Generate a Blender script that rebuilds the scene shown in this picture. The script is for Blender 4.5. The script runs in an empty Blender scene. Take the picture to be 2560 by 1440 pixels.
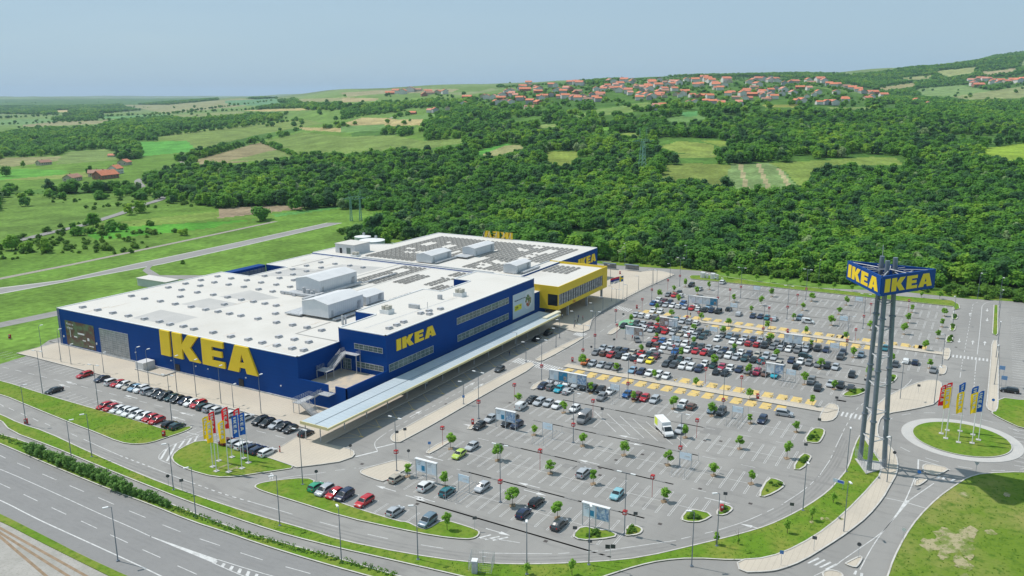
import bpy, bmesh, math, random
import numpy as np
from mathutils import Vector, Matrix, noise as mnoise
from mathutils.geometry import tessellate_polygon
R = math.radians
random.seed(7); rng = np.random.default_rng(7)
scene = bpy.context.scene
COL = scene.collection

# ------------------------------------------------------------------ camera
CF, CP, CR, CH, HC = 2065.09, 0.22632877, -0.00444381, 0.528196, 76.7   # focal px, pitch, roll, heading, height
def cam_axes():
    F = np.array([math.cos(CH)*math.cos(CP), math.sin(CH)*math.cos(CP), -math.sin(CP)])
    Rt = np.array([math.sin(CH), -math.cos(CH), 0.])
    U = np.cross(Rt, F)
    c, s = math.cos(CR), math.sin(CR)
    return np.array([c*Rt+s*U, -(-s*Rt+c*U), F])
MC = cam_axes()
cd = bpy.data.cameras.new('camera'); cam = bpy.data.objects.new('camera', cd); COL.objects.link(cam)
cd.sensor_width = 36; cd.lens = 36*CF/2560; cd.clip_start = 1; cd.clip_end = 40000
cam.matrix_world = Matrix(((MC[0][0], -MC[1][0], -MC[2][0], 0), (MC[0][1], -MC[1][1], -MC[2][1], 0),
                           (MC[0][2], -MC[1][2], -MC[2][2], HC), (0, 0, 0, 1)))
scene.camera = cam
scene.render.resolution_x, scene.render.resolution_y = 1024, 576
# ------------------------------------------------------------------ sky, sun, exposure
SUN = Vector((-0.09, 0.62, 1.0)).normalized()
elev = math.asin(SUN.z); srot = math.atan2(SUN.x, SUN.y)
w = bpy.data.worlds.new('World'); scene.world = w; w.use_nodes = True
nt = w.node_tree; bg = nt.nodes['Background']
sky = nt.nodes.new('ShaderNodeTexSky'); sky.sky_type = 'NISHITA'; sky.sun_disc = False
sky.sun_elevation = elev; sky.sun_rotation = srot; sky.air_density = 1.0; sky.dust_density = .8; sky.ozone_density = 1.6
# thin high cloud veil
tc = nt.nodes.new('ShaderNodeTexCoord'); mp = nt.nodes.new('ShaderNodeMapping'); mp.inputs['Scale'].default_value = (1.1, 1.1, 9)
nz = nt.nodes.new('ShaderNodeTexNoise'); nz.inputs['Scale'].default_value = 2.2; nz.inputs['Detail'].default_value = 6
cr = nt.nodes.new('ShaderNodeValToRGB'); cr.color_ramp.elements[0].position = .12; cr.color_ramp.elements[1].position = .7
mx = nt.nodes.new('ShaderNodeMix'); mx.data_type = 'RGBA'
mx.inputs[7].default_value = (3.4, 4.75, 5.75, 1)
ml = nt.nodes.new('ShaderNodeMath'); ml.operation = 'MULTIPLY_ADD'; ml.inputs[1].default_value = .3; ml.inputs[2].default_value = .68
nt.links.new(tc.outputs['Generated'], mp.inputs[0]); nt.links.new(mp.outputs[0], nz.inputs['Vector'])
nt.links.new(nz.outputs['Fac'], cr.inputs[0]); nt.links.new(cr.outputs[0], ml.inputs[0]); nt.links.new(ml.outputs[0], mx.inputs[0])
nt.links.new(sky.outputs[0], mx.inputs[6]); nt.links.new(mx.outputs[2], bg.inputs[0])
bg.inputs[1].default_value = 0.12
sl = bpy.data.lights.new('sun', 'SUN'); sl.energy = 4.0; sl.angle = R(.53); sl.color = (1, .955, .9)
so = bpy.data.objects.new('sun', sl); COL.objects.link(so); so.rotation_euler = SUN.to_track_quat('Z', 'Y').to_euler()
scene.view_settings.view_transform = 'Standard'; scene.view_settings.look = 'None'
scene.view_settings.exposure = 0.0; scene.view_settings.gamma = 1
scene.cycles.max_bounces = 5; scene.cycles.diffuse_bounces = 2; scene.cycles.glossy_bounces = 2
scene.cycles.transparent_max_bounces = 6; scene.cycles.volume_bounces = 0

# ------------------------------------------------------------------ geometry of the survey: pixel of the 2560x1440 photo -> point on a level
def ray(x, y): return MC.T @ np.array([(x-1280)/CF, (y-720)/CF, 1.])
def G(x, y, z=0.):
    d = ray(x, y); t = (z-HC)/d[2]; return (d[0]*t, d[1]*t)
def proj(P):
    P = np.asarray(P, float); c = (P-np.array([0, 0, HC])) @ MC.T
    return 1280+CF*c[..., 0]/c[..., 2], 720+CF*c[..., 1]/c[..., 2], c[..., 2]
def hgt(xb, yb, yt):
    X, Y = G(xb, yb); lo, hi = 0, 90
    for _ in range(40):
        m = (lo+hi)/2
        if proj((X, Y, m))[1] > yt: lo = m
        else: hi = m
    return lo

# ------------------------------------------------------------------ terrain
DR = np.array([10, 320, 400, 500, 600, 750, 950, 1150, 1350, 1600, 2000, 2600, 3500, 5000, 8000, 12000, 20000], float)
PXC = np.array([-3500, -600, 0, 300, 640, 900, 1200, 1450, 1700, 2000, 2300, 2560, 3000, 5500], float)
FL = None
TY = [  # apparent ground row (photo y) at each distance beyond 320 m, per column; FL = level ground
 [FL, FL, FL, FL, FL, FL, FL, FL, FL, FL, FL, FL, 262, 248, 241],
 [FL, FL, FL, FL, FL, FL, FL, FL, FL, 326, 304, 285, 264, 248, 240],
 [FL, FL, FL, FL, FL, FL, 386, 366, 346, 322, 298, 279, 262, 247, 238.5],
 [FL, FL, FL, FL, FL, 414, 384, 357, 331, 309, 291, 274, 260, 246, 239],
 [FL, FL, FL, 513, 457, 404, 370, 345, 322, 295, 270, 252, 243, 240, 239],
 [FL, FL, FL, 511, 449, 394, 350, 319, 291, 262, 236, 221, 223, 230, 236],
 [FL, FL, 563, 500, 430, 370, 326, 296, 268, 241, 218, 211, 216, 225, 236],
 [FL, FL, 558, 489, 415, 350, 305, 275, 246, 224, 207, 206, 212, 225, 236],
 [FL, FL, 550, 476, 400, 335, 290, 262, 236, 213, 203, 193, 205, 225, 236],
 [FL, 642, 545, 470, 398, 340, 296, 262, 236, 212, 204, 189, 205, 225, 236],
 [FL, 640, 538, 464, 398, 346, 306, 286, 277, 264, 236, 172, 190, 225, 236],
 [FL, 638, 530, 440, 388, 348, 324, 304, 287, 260, 215, 150, 134, 200, 236],
 [FL, 636, 520, 436, 385, 348, 324, 304, 287, 260, 200, 130, 118, 190, 236],
 [FL, FL, FL, FL, FL, FL, FL, FL, FL, FL, 300, 260, 240, 240, 240]]
def z_of(D, y):
    if y is None: return 0.0
    return HC - D*math.tan(CP+math.atan((y-720)/CF))
TZ = np.zeros((len(PXC), len(DR)))
for i, row in enumerate(TY):
    for j, y in enumerate(row): TZ[i, j+1] = z_of(DR[j+1], y)
    TZ[i, -1] = TZ[i, -2]+8
def smooth(t): return t*t*(3-2*t)
def vnoise(x, y, s, seed=0):
    x = x/s+seed*17.3; y = y/s+seed*9.1
    xi, yi = np.floor(x), np.floor(y); fx, fy = smooth(x-xi), smooth(y-yi)
    def h(a, b):
        v = np.sin(a*127.1+b*311.7+seed*74.7)*43758.5453; return v-np.floor(v)
    return (h(xi, yi)*(1-fx)+h(xi+1, yi)*fx)*(1-fy)+(h(xi, yi+1)*(1-fx)+h(xi+1, yi+1)*fx)*fy
def DL(X, Y):
    D = X*math.cos(CH)+Y*math.sin(CH); L = X*math.sin(CH)-Y*math.cos(CH); return D, L
def TERR(X, Y):
    X = np.asarray(X, float); Y = np.asarray(Y, float)
    D, L = DL(X, Y); Dc = np.clip(D, 11, 19999)
    px = np.clip(1280+2119*L/Dc, -3499, 5499)
    j = np.clip(np.searchsorted(DR, Dc)-1, 0, len(DR)-2); i = np.clip(np.searchsorted(PXC, px)-1, 0, len(PXC)-2)
    fd = (Dc-DR[j])/(DR[j+1]-DR[j]); fp = smooth((px-PXC[i])/(PXC[i+1]-PXC[i]))
    z = (TZ[i, j]*(1-fd)+TZ[i, j+1]*fd)*(1-fp)+(TZ[i+1, j]*(1-fd)+TZ[i+1, j+1]*fd)*fp
    amp = np.clip((D-430)/1500, 0, 1)
    z = z + amp*(vnoise(X, Y, 170, 1)-.5)*9 + amp*(vnoise(X, Y, 420, 2)-.5)*10 + np.clip((D-7000)/3000, 0, 1)*(vnoise(X, Y, 1500, 4)-.4)*75
    return z
def TP(x, y):       # photo pixel -> point on the terrain
    d = ray(x, y); k = 1/math.hypot(d[0], d[1])
    t = np.concatenate([np.arange(120, 1500, 3), np.arange(1500, 14000, 12)])*k
    X, Y, Z = d[0]*t, d[1]*t, HC+d[2]*t
    g = Z-TERR(X, Y); idx = np.where(g < 0)[0]
    if len(idx) == 0: return None
    i = idx[0]; a = 0 if i == 0 else g[i-1]/(g[i-1]-g[i]); i0 = max(i-1, 0)
    X1 = X[i0]+(X[i]-X[i0])*a; Y1 = Y[i0]+(Y[i]-Y[i0])*a
    return (float(X1), float(Y1), float(TERR(X1, Y1)))

# ------------------------------------------------------------------ materials
def mat(name, col, rough=.7, metal=0., n1=None, n2=None, spec=None, bump=None):
    """n1 = (scale, other colour, low, high): broad mottling; n2 the same on top of it"""
    m = bpy.data.materials.new(name); m.use_nodes = True; t = m.node_tree; b = t.nodes['Principled BSDF']
    b.inputs['Roughness'].default_value = rough; b.inputs['Metallic'].default_value = metal
    if spec is None and rough >= .85: spec = .12
    if spec is not None: b.inputs['Specular IOR Level'].default_value = spec
    c4 = (*col, 1)
    b.inputs['Base Color'].default_value = c4
    last = None
    for nn in (n1, n2):
        if not nn: continue
        g = t.nodes.new('ShaderNodeNewGeometry'); n = t.nodes.new('ShaderNodeTexNoise')
        mpn = t.nodes.new('ShaderNodeMapping'); s = nn[0]
        mpn.inputs['Scale'].default_value = s if isinstance(s, tuple) else (s, s, s)
        n.inputs['Scale'].default_value = 1; n.inputs['Detail'].default_value = 5; n.inputs['Roughness'].default_value = .6
        r = t.nodes.new('ShaderNodeMapRange'); r.inputs[1].default_value = nn[2]; r.inputs[2].default_value = nn[3]
        mxx = t.nodes.new('ShaderNodeMix'); mxx.data_type = 'RGBA'
        t.links.new(g.outputs['Position'], mpn.inputs[0]); t.links.new(mpn.outputs[0], n.inputs['Vector'])
        t.links.new(n.outputs['Fac'], r.inputs[0]); t.links.new(r.outputs[0], mxx.inputs[0])
        if last: t.links.new(last, mxx.inputs[6])
        else: mxx.inputs[6].default_value = c4
        mxx.inputs[7].default_value = (*nn[1], 1); last = mxx.outputs[2]
    if last: t.links.new(last, b.inputs['Base Color'])
    if bump:
        g = t.nodes.new('ShaderNodeNewGeometry'); n = t.nodes.new('ShaderNodeTexNoise'); n.inputs['Scale'].default_value = bump[0]
        t.links.new(g.outputs['Position'], n.inputs['Vector'])
        bp = t.nodes.new('ShaderNodeBump'); bp.inputs['Strength'].default_value = bump[1]; bp.inputs['Distance'].default_value = bump[2]
        t.links.new(n.outputs['Fac'], bp.inputs['Height']); t.links.new(bp.outputs[0], b.inputs['Normal'])
    return m
def stripes(m, axis, period, dark, width=.06, strength=1.0):
    """thin joints along one world axis, as in sheeting or paving"""
    t = m.node_tree; b = t.nodes['Principled BSDF']; g = t.nodes.new('ShaderNodeNewGeometry'); s = t.nodes.new('ShaderNodeSeparateXYZ')
    t.links.new(g.outputs['Position'], s.inputs[0])
    d = t.nodes.new('ShaderNodeMath'); d.operation = 'DIVIDE'; d.inputs[1].default_value = period
    f = t.nodes.new('ShaderNodeMath'); f.operation = 'FRACT'; c = t.nodes.new('ShaderNodeMath'); c.operation = 'LESS_THAN'; c.inputs[1].default_value = width
    k = t.nodes.new('ShaderNodeMath'); k.operation = 'MULTIPLY'; k.inputs[1].default_value = strength
    t.links.new(s.outputs[axis], d.inputs[0]); t.links.new(d.outputs[0], f.inputs[0]); t.links.new(f.outputs[0], c.inputs[0]); t.links.new(c.outputs[0], k.inputs[0])
    mxx = t.nodes.new('ShaderNodeMix'); mxx.data_type = 'RGBA'; mxx.inputs[7].default_value = (*dark, 1)
    if b.inputs['Base Color'].links: t.links.new(b.inputs['Base Color'].links[0].from_socket, mxx.inputs[6])
    else: mxx.inputs[6].default_value = b.inputs['Base Color'].default_value
    t.links.new(k.outputs[0], mxx.inputs[0]); t.links.new(mxx.outputs[2], b.inputs['Base Color'])
    return m
M = {}
M['asphalt'] = mat('asphalt', (.252, .244, .230), .9, n1=((.02, .09, .05), (.30, .29, .272), .38, .66), n2=((.5, .12, .3), (.205, .198, .188), .52, .8), bump=(3, .15, .02))
M['asphalt_dark'] = mat('asphalt_dark', (.235, .231, .226), .9, n1=((.02, .25, .1), (.245, .24, .233), .35, .7), n2=(.8, (.21, .207, .2), .5, .8))
M['track'] = mat('track_gravel', (.36, .33, .28), .95, n1=(1.2, (.22, .2, .17), .4, .7))
M['paver'] = stripes(mat('paver', (.52, .46, .375), .9, n1=(.08, (.46, .41, .34), .4, .7), n2=(1.5, (.40, .355, .295), .55, .9)), 1, 1.0, (.36, .31, .25), .09, .45)
M['kerb'] = mat('kerb_concrete', (.55, .53, .49), .9, n1=(.7, (.42, .4, .37), .4, .7))
M['kerb_paver'] = mat('white_concrete', (.45, .44, .42), .9, n1=(.5, (.5, .48, .45), .4, .7))
M['white_line'] = mat('white_line', (.58, .575, .56), .8, n1=(.9, (.38, .375, .36), .45, .7))
M['yellow_line'] = mat('yellow_line', (.66, .46, .14), .8, n1=(.9, (.48, .38, .2), .42, .68))
M['grass'] = mat('lawn', (.115, .215, .018), .95, n1=(.13, (.205, .235, .042), .42, .66), n2=(.9, (.075, .14, .014), .48, .72), bump=(2.5, .5, .12))
M['grass_dry'] = mat('rough_grass', (.125, .20, .022), .95, n1=(.05, (.25, .245, .075), .45, .64), n2=(.55, (.065, .135, .014), .5, .72), bump=(2, .6, .2))
M['blue'] = stripes(mat('blue_cladding', (.002, .046, .215), .5, n1=(.15, (.002, .054, .245), .3, .7), spec=.08), 2, 1.0, (.002, .034, .17), .05, .6)
M['blue_plain'] = mat('blue_panel', (.002, .048, .23), .5, n1=(.4, (.002, .058, .26), .3, .7), spec=.2)
M['yellow'] = mat('yellow_panel', (.78, .545, .018), .5, n1=(.3, (.72, .50, .02), .35, .7))
M['yellow_letter'] = mat('yellow_letter', (.86, .60, .012), .5, n1=(.5, (.80, .55, .012), .35, .7))
M['roof'] = stripes(mat('roof_membrane', (.60, .575, .53), .85, n1=(.035, (.53, .505, .46), .5, .72), n2=(.25, (.54, .48, .39), .6, .85)), 1, 2.0, (.50, .475, .43), .05, .5)
M['roof_grey'] = mat('roof_grey_membrane', (.43, .42, .40), .85, n1=(.12, (.49, .475, .45), .4, .7))
M['metal_grey'] = mat('galvanised', (.50, .51, .52), .55, .15, n1=(1, (.34, .35, .36), .4, .7))
M['pole'] = mat('pole_grey', (.19, .23, .27), .45, .3, n1=(.6, (.15, .18, .22), .4, .7))
M['hvac'] = stripes(mat('unit_cladding', (.62, .63, .64), .5, 0, n1=(.5, (.56, .58, .60), .4, .7)), 0, .9, (.42, .43, .45), .06)
M['hvac_roof'] = mat('unit_roof', (.60, .60, .60), .6, n1=(.3, (.54, .54, .54), .4, .7))
M['glass'] = mat('window_glass', (.09, .13, .125), .1, 0, n1=(.35, (.22, .27, .24), .45, .75))
M['glass_light'] = mat('pale_glass', (.20, .22, .23), .12, n1=((.5, .5, .9), (.34, .35, .36), .4, .7))  # paler glass with a mottled grey tone
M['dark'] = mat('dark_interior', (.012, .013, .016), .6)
M['white'] = mat('white_paint', (.75, .75, .74), .5, n1=(.8, (.66, .66, .66), .4, .7))
M['canopy'] = stripes(mat('canopy_sheet', (.50, .56, .59), .4, .1, n1=(.1, (.42, .49, .53), .4, .7)), 0, 1.6, (.36, .41, .44), .1, .6)
M['red'] = mat('red_sign', (.42, .02, .02), .5, n1=(2, (.36, .02, .02), .4, .7))
M['solar'] = mat('solar_rack', (.17, .16, .145), .6, n1=(1, (.24, .225, .2), .4, .7))
M['solar_lip'] = mat('solar_lip', (.62, .60, .56), .6)
M['soil'] = mat('soil', (.30, .22, .15), .95, n1=(.6, (.22, .16, .1), .4, .7))
M['bark'] = mat('bark', (.11, .085, .06), .95, n1=(3, (.07, .05, .035), .4, .7))
M['tyre'] = mat('tyre', (.018, .018, .02), .8)
M['rim'] = mat('rim', (.42, .42, .43), .35, .7)
M['lamp_glass'] = mat('headlight', (.7, .72, .74), .15)
M['tail'] = mat('tail_light', (.35, .01, .01), .25)
M['carglass'] = mat('car_glass', (.022, .03, .034), .06)
M['green_metal'] = mat('green_steel', (.20, .38, .30), .6, .2)
M['skin'] = mat('skin', (.52, .33, .24), .6)
M['hair'] = mat('hair', (.04, .025, .018), .7)
M['gravel'] = mat('gravel', (.38, .36, .33), .95, n1=(.25, (.29, .28, .25), .4, .7), n2=(2.2, (.26, .25, .22), .5, .75))
M['rust'] = mat('rail', (.16, .13, .11), .6, .3)
def paint_mat():
    m = mat('car_paint', (.5, .5, .5), .22, .0); t = m.node_tree; b = t.nodes['Principled BSDF']
    o = t.nodes.new('ShaderNodeObjectInfo'); t.links.new(o.outputs['Color'], b.inputs['Base Color'])
    b.inputs['Coat Weight'].default_value = .6; b.inputs['Coat Roughness'].default_value = .06
    return m
M['paint'] = paint_mat()
def leaf_mat(name, a, b_, c_, scale=.35):
    """foliage: per-tree hue plus per-clump variation"""
    m = mat(name, a, .75, 0); t = m.node_tree; b = t.nodes['Principled BSDF']; b.inputs['Specular IOR Level'].default_value = .25
    o = t.nodes.new('ShaderNodeObjectInfo'); g = t.nodes.new('ShaderNodeNewGeometry'); n = t.nodes.new('ShaderNodeTexNoise'); n.inputs['Scale'].default_value = scale; n.inputs['Detail'].default_value = 3
    r1 = t.nodes.new('ShaderNodeValToRGB'); e = r1.color_ramp.elements; e[0].color = (*b_, 1); e[1].color = (*a, 1); e[0].position = 0; e[1].position = .55
    k = e.new(1.0); k.color = (*c_, 1)
    ad = t.nodes.new('ShaderNodeMath'); ad.operation = 'MULTIPLY_ADD'; ad.inputs[1].default_value = .5
    n3 = t.nodes.new('ShaderNodeTexNoise'); n3.inputs['Scale'].default_value = .011; n3.inputs['Detail'].default_value = 2; m3 = t.nodes.new('ShaderNodeMapRange'); m3.inputs[1].default_value = .35; m3.inputs[2].default_value = .65; m3.inputs[3].default_value = -.12; m3.inputs[4].default_value = .3
    a3 = t.nodes.new('ShaderNodeMath'); a3.operation = 'ADD'; t.links.new(g.outputs['Position'], n3.inputs['Vector']); t.links.new(n3.outputs['Fac'], m3.inputs[0]); t.links.new(m3.outputs[0], a3.inputs[1])
    mr = t.nodes.new('ShaderNodeMapRange'); mr.inputs[1].default_value = .3; mr.inputs[2].default_value = .7; mr.inputs[4].default_value = .3
    t.links.new(g.outputs['Position'], n.inputs['Vector']); t.links.new(n.outputs['Fac'], mr.inputs[0])
    t.links.new(o.outputs['Random'], ad.inputs[0]); t.links.new(mr.outputs[0], ad.inputs[2]); t.links.new(ad.outputs[0], a3.inputs[0]); t.links.new(a3.outputs[0], r1.inputs[0])
    t.links.new(r1.outputs[0], b.inputs['Base Color'])
    tr_ = t.nodes.new('ShaderNodeBsdfTranslucent'); ms = t.nodes.new('ShaderNodeMixShader'); ms.inputs[0].default_value = .45
    t.links.new(r1.outputs[0], tr_.inputs[0]); t.links.new(b.outputs[0], ms.inputs[1]); t.links.new(tr_.outputs[0], ms.inputs[2]); t.links.new(ms.outputs[0], t.nodes['Material Output'].inputs['Surface'])
    return m
def cloth_mat(name, col):
    m = mat(name, col, .7); t = m.node_tree; b = t.nodes['Principled BSDF']; tr_ = t.nodes.new('ShaderNodeBsdfTranslucent'); tr_.inputs[0].default_value = (*col, 1)
    ms = t.nodes.new('ShaderNodeMixShader'); ms.inputs[0].default_value = .5; t.links.new(b.outputs[0], ms.inputs[1]); t.links.new(tr_.outputs[0], ms.inputs[2]); t.links.new(ms.outputs[0], t.nodes['Material Output'].inputs['Surface']); return m
M['leaf'] = leaf_mat('woodland_leaf', (.16, .37, .045), (.06, .19, .042), (.36, .54, .055))
M['tyre_track'] = mat('tyre_track', (.225, .218, .207), .9, n1=((.3, .3, .3), (.255, .247, .235), .4, .6))
M['patch'] = mat('asphalt_patch', (.228, .221, .21), .9, n1=(.8, (.25, .242, .23), .4, .7))
M['leaf_young'] = leaf_mat('young_leaf', (.27, .50, .06), (.20, .41, .05), (.36, .58, .08), 2)
M['leaf_shrub'] = leaf_mat('shrub_leaf', (.13, .27, .035), (.08, .19, .025), (.21, .34, .05), 1)

# ------------------------------------------------------------------ object helpers
def tag(o, label=None, cat=None, group=None, kind=None):
    if label:
        n = len(label.split()); assert 4 <= n <= 16, (n, label)
        o['label'] = label
    if cat: o['category'] = cat
    if group: o['group'] = group
    if kind: o['kind'] = kind
    return o
def empty(name, loc=(0, 0, 0), rz=0, label=None, cat=None, group=None):
    o = bpy.data.objects.new(name, None); COL.objects.link(o); o.location = loc; o.rotation_euler.z = rz
    o.empty_display_size = .5
    return tag(o, label, cat, group)
class MB:
    """collects vertices and faces, builds ONE mesh object"""
    def __init__(s): s.v = []; s.f = []; s.m = []
    def add(s, vs, fs, mi=0):
        n = len(s.v); s.v += [tuple(map(float, v)) for v in vs]; s.f += [tuple(i+n for i in f) for f in fs]; s.m += [mi]*len(fs); return s
    def box(s, x0, x1, y0, y1, z0, z1, mi=0):
        v = [(x, y, z) for z in (z0, z1) for x, y in ((x0, y0), (x1, y0), (x1, y1), (x0, y1))]
        return s.add(v, [(3, 2, 1, 0), (4, 5, 6, 7), (0, 1, 5, 4), (1, 2, 6, 5), (2, 3, 7, 6), (3, 0, 4, 7)], mi)
    def tube(s, a, b, r0, r1=None, n=8, mi=0, cap=True):
        a = Vector(a); b = Vector(b); r1 = r0 if r1 is None else r1
        d = (b-a).normalized(); u = d.orthogonal().normalized(); w_ = d.cross(u)
        v = []
        for p, r in ((a, r0), (b, r1)):
            for k in range(n):
                t = 2*math.pi*k/n; v.append(p+u*math.cos(t)*r+w_*math.sin(t)*r)
        f = [(k, (k+1) % n, n+(k+1) % n, n+k) for k in range(n)]
        if cap: f += [tuple(range(n-1, -1, -1)), tuple(range(n, 2*n))]
        return s.add(v, f, mi)
    def quad(s, a, b, c, d, mi=0): return s.add([a, b, c, d], [(0, 1, 2, 3)], mi)
    def poly(s, pts, z, mi=0):
        pts = [(p[0], p[1]) for p in pts]
        tr = tessellate_polygon([[Vector((p[0], p[1], 0)) for p in pts]])
        fs = []
        for t in tr:
            a, b, c = (pts[i] for i in t)
            cr_ = (b[0]-a[0])*(c[1]-a[1])-(b[1]-a[1])*(c[0]-a[0])
            fs.append(tuple(t) if cr_ > 0 else (t[0], t[2], t[1]))
        return s.add([(p[0], p[1], z) for p in pts], fs, mi)
    def prism(s, pts, z0, z1, mi=0, side=None):
        s.poly(pts, z1, mi); n = len(pts)
        area = sum(pts[i][0]*pts[(i+1) % n][1]-pts[(i+1) % n][0]*pts[i][1] for i in range(n))
        v = [(p[0], p[1], z0) for p in pts]+[(p[0], p[1], z1) for p in pts]
        f = [(i, (i+1) % n, n+(i+1) % n, n+i) for i in range(n)]
        if area < 0: f = [tuple(reversed(q)) for q in f]
        return s.add(v, f, mi if side is None else side)
    def ribbon(s, pts, wd, z, mi=0, closed=False):
        n = len(pts); P = [Vector((p[0], p[1])) for p in pts]; L = []; Rr = []
        for i in range(n):
            a = P[i-1] if (i > 0 or closed) else P[i]; b = P[(i+1) % n] if (i < n-1 or closed) else P[i]
            d = (b-a); d = d.normalized() if d.length > 1e-6 else Vector((1, 0)); nn = Vector((-d.y, d.x))*wd/2
            L.append(P[i]+nn); Rr.append(P[i]-nn)
        rngi = range(n) if closed else range(n-1)
        for i in rngi:
            j = (i+1) % n
            s.add([(Rr[i].x, Rr[i].y, z), (Rr[j].x, Rr[j].y, z), (L[j].x, L[j].y, z), (L[i].x, L[i].y, z)], [(0, 1, 2, 3)], mi)
        return s
    def build(s, name, mats, parent=None, smooth_=False, link=True):
        me = bpy.data.meshes.new(name); me.from_pydata(s.v, [], s.f)
        for m_ in (mats if isinstance(mats, (list, tuple)) else [mats]): me.materials.append(m_)
        if any(s.m): me.polygons.foreach_set('material_index', s.m)
        if smooth_: me.polygons.foreach_set('use_smooth', [True]*len(s.f))
        me.update()
        o = bpy.data.objects.new(name, me)
        if link: COL.objects.link(o)
        if parent: o.parent = parent
        return o
def struct(o): o['kind'] = 'structure'; return o
def chaikin(pts, it=2, closed=True):
    P = [tuple(p[:2]) for p in pts]
    for _ in range(it):
        Q = []; n = len(P)
        for i in range(n if closed else n-1):
            a = P[i]; b = P[(i+1) % n]
            Q += [(a[0]*.75+b[0]*.25, a[1]*.75+b[1]*.25), (a[0]*.25+b[0]*.75, a[1]*.25+b[1]*.75)]
        if not closed: Q = [P[0]]+Q+[P[-1]]
        P = Q
    return P
def GL(pp, z=0.): return [G(x, y, z) for x, y in pp]
def copy_tree(o, parent=None):
    c = o.copy(); COL.objects.link(c)
    if parent: c.parent = parent
    for ch in list(o.children): copy_tree(ch, c)
    return c
ORD = ['first', 'second', 'third', 'fourth', 'fifth', 'sixth', 'seventh', 'eighth', 'ninth', 'tenth', 'eleventh', 'twelfth', 'thirteenth', 'fourteenth', 'fifteenth', 'sixteenth', 'seventeenth', 'eighteenth', 'nineteenth', 'twentieth'] + ['%dth' % k for k in range(21, 60)]
# ------------------------------------------------------------------ land cover (fields and woods seen in the photo, as outlines on the ground)
def inpoly(px, py, poly):
    px = np.asarray(px, float); py = np.asarray(py, float); c = np.zeros(px.shape, bool); n = len(poly)
    for i in range(n):
        x1, y1 = poly[i]; x2, y2 = poly[(i+1) % n]
        if y1 == y2: continue
        c ^= ((y1 > py) != (y2 > py)) & (px < (x2-x1)*(py-y1)/(y2-y1)+x1)
    return c
WOOD = [
 [(1240,214),(1450,202),(1700,188),(2000,182),(2110,184),(2110,200),(1950,200),(1700,199),(1450,211),(1300,221)],
 [(790,520),(853,507),(905,507),(1000,520),(985,545),(925,556),(868,585),(900,600),(1085,600),(1200,590),(1500,645),(1920,690),(2145,712),(2420,742),(2560,750),(3600,800),(3600,200),(2560,240),(2300,232),(2150,235),(2000,212),(1700,200),(1450,212),(1300,225),(1100,255),(1060,300),(1060,372),(960,378),(853,382),(780,388),(700,397),(640,407),(560,412),(480,414),(400,427),(362,442),(380,472),(430,482),(420,497),(470,492),(550,507),(640,514),(700,505)],
 [(-900,330),(0,335),(60,322),(130,318),(240,318),(290,300),(350,292),(440,292),(520,290),(600,285),(700,278),(710,300),(640,308),(590,315),(520,322),(440,330),(400,345),(350,357),(352,388),(300,392),(250,372),(170,380),(0,392),(-900,400)],
 [(430,395),(490,378),(560,360),(610,342),(640,333),(760,313),(772,322),(650,350),(560,378),(500,397)],
 [(-600,470),(0,478),(60,478),(150,468),(240,460),(340,460),(350,478),(240,490),(110,502),(0,512),(-600,520)],
 [(-900,255),(0,248),(430,246),(545,245),(545,256),(420,268),(200,284),(0,282),(-900,290)],
 [(120,300),(150,290),(230,283),(300,290),(240,298),(140,304)], [(60,345),(110,338),(130,345),(100,352)],
 [(600,246),(640,243),(692,243),(692,250),(610,252)], [(692,250),(740,246),(800,252),(830,262),(700,258)],
 [(640,262),(760,258),(853,258),(853,270),(700,275),(640,272)],
 [(1780,205),(2100,190),(2300,165),(2560,128),(2900,110),(3600,100),(3600,260),(2560,250),(2200,235),(2000,212),(1800,212)],
 [(875,335),(905,320),(980,312),(1040,318),(1030,328),(940,345),(880,350)],
 [(853,262),(1060,250),(1100,245),(1110,262),(1000,275),(870,285),(853,280)]]
SHRUB = [[(1040,372),(1160,362),(1180,385),(1120,412),(1020,402)], [(1380,393),(1470,383),(1500,410),(1400,427)], [(1900,382),(2260,388),(2320,420),(2270,445),(2060,432),(2000,408)], [(1160,332),(1300,322),(1290,346),(1160,352)], [(1700,298),(1900,272),(1950,282),(1780,322)], [(2340,252),(2560,246),(2560,264),(2380,264)],
         [(1640,345),(1840,345),(1960,372),(1960,392),(1640,392)], [(1380,262),(1640,250),(1700,300),(1560,318),(1420,300)], [(2020,262),(2300,262),(2320,285),(2060,285)], [(2250,345),(2560,330),(2560,352),(2440,372),(2330,372)], [(1180,300),(1380,290),(1400,312),(1200,318)]]
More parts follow.
